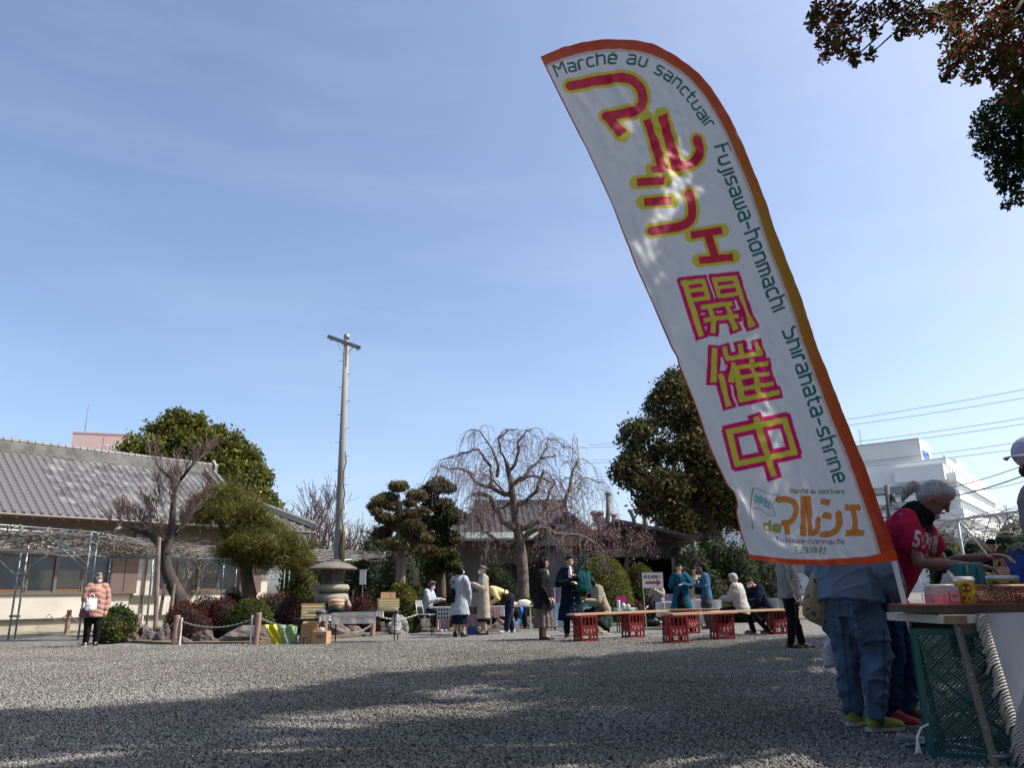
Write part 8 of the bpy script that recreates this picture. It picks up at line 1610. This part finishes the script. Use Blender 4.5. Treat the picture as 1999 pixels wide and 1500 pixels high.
    lattice(yf+.03, yf+D_-.03, .03, H_-.03, lambda a_, b_, s: (x0+.012+.003*s, a_, b_), 'lattice_panel')
    MB().b2((x0+.03, yf+.03, .004), (x1-.03, yf+D_-.03, .012)).build('crate_floor', mg2, g, world=True)
    MB().b2((x0+.10, yf-.013, H_-.03), (x0+.20, yf-.009, H_-.012)).build('rim_tab', mg2, g, world=True); g.rotation_euler = (0, 0, math.radians(-24))
    q = MB(); a = A(1812, 1415, 4.5); q.tube([a, A(1798, 1422, 4.48), A(1791, 1440, 4.47), A(1789, 1470, 4.46)], [.006, .005, .006, .004], 6)
    for k in range(6): q.tube([A(1791, 1440, 4.47), A(1786+k*2.6, 1473+rnd.uniform(-3, 3), 4.46)], .002, 4)
    tag(q.build('tie_string', m_white), 'frayed white tie string hanging by the lattice crate', 'string')
stall()
def tee_print():
    o = [p for p in bpy.data.objects if p.get('label', '').startswith('ponytailed')][0]; sh = [c for c in kids(o) if c.name.startswith('t_shirt')][0]; W = wmat(o); vs_ = [W @ v.co for v in sh.data.vertices]; bv = BVHTree.FromPolygons(vs_, [p.vertices for p in sh.data.polygons]); mt = mat('tee_print', (.50, .46, .46), .8)
    for body, (ax, ay), (bx, by), (cx, cy) in (('598', (1780, 1068), (1826, 1082), (1786, 1034)), ('FUJISAWA', (1778, 1088), (1845, 1110), (1781, 1073)), ('SHOKOKU', (1826, 1094), (1834, 1042), (1816, 1092))):
        me = text_mesh(body, 1, 0, .03 if body == '598' else .02)
        import bmesh as bmm
        b = bmm.new(); b.from_mesh(me); bmm.ops.triangulate(b, faces=b.faces); bmm.ops.subdivide_edges(b, edges=[e for e in b.edges if e.calc_length() > .12], cuts=2); bmm.ops.triangulate(b, faces=b.faces); b.to_mesh(me); b.free(); xs = [v.co.x for v in me.vertices]; ys = [v.co.y for v in me.vertices]; x0, x1, y0, y1 = min(xs), max(xs), min(ys), max(ys); keep = []
        for v in me.vertices:
            u, w_ = (v.co.x-x0)/(x1-x0), (v.co.y-y0)/(y1-y0); px, py = ax+(bx-ax)*u+(cx-ax)*w_, ay+(by-ay)*u+(cy-ay)*w_; d = Vector(ray(px, py)).normalized(); h = bv.ray_cast(Vector(_C), d); v.co = (h[0]-d*.003) if h[0] else Vector((0, 0, -5)); keep.append(bool(h[0]))
        b = bmm.new(); b.from_mesh(me); b.verts.ensure_lookup_table(); bmm.ops.delete(b, geom=[v for v in b.verts if v.co.z < -1], context='VERTS'); bmm.ops.delete(b, geom=[f for f in b.faces if max(e.calc_length() for e in f.edges) > .08], context='FACES'); b.to_mesh(me); b.free(); me.materials.clear(); me.materials.append(mt); q = link('shirt_lettering', me, o, True)
tee_print()
# man with the cap at the right edge
def cap_extra(t, up, hip, k, A_, fp):
    q = MB(); q.ell(fp(0, .006, .045), (.098*k, .122*k, .098*k), n=26, m=16); q.build('cap_crown', mat('cap_white', (.50, .49, .60), .8, bump=.2, bscale=120), t, True)
    b = MB(); rows = []
    for i in range(11):
        a = -1+2*i/10; rows.append([(a*.080*k, -.075-.0*abs(a), .050), (a*.078*k, -.105-.075*(1-a*a), .038-.010*a*a)])
    V = [fp(x/k, y, z-d) for r in rows for (x, y, z) in r for d in (0, .006)]; F_ = []
    for i in range(10): o_ = i*4; F_ += [(o_, o_+4, o_+6, o_+2), (o_+1, o_+3, o_+7, o_+5), (o_+2, o_+6, o_+7, o_+3)]
    b.add(V, F_); b.build('cap_brim', mat('cap_white', (0, 0, 0)), t)
pc = A(2150, 1150, 4.75)
person('man with white cap and black mask standing at the right edge', (pc.x, pc.y, 0), -82, 1.84, lean=20, head=(0, -6), arms={-1: ((.04, -.05, -.27), (.0, .0, -.50)), 1: ((.04, -.05, -.27), (.0, .0, -.50))}, top=('hoodie', m_grey, dict(hem=.70, sleeve=1.2, extra=[cap_extra])), bottom=('trousers', m_navy), shoes=m_blkshoe, hair='short', mask='black', vox=.009)
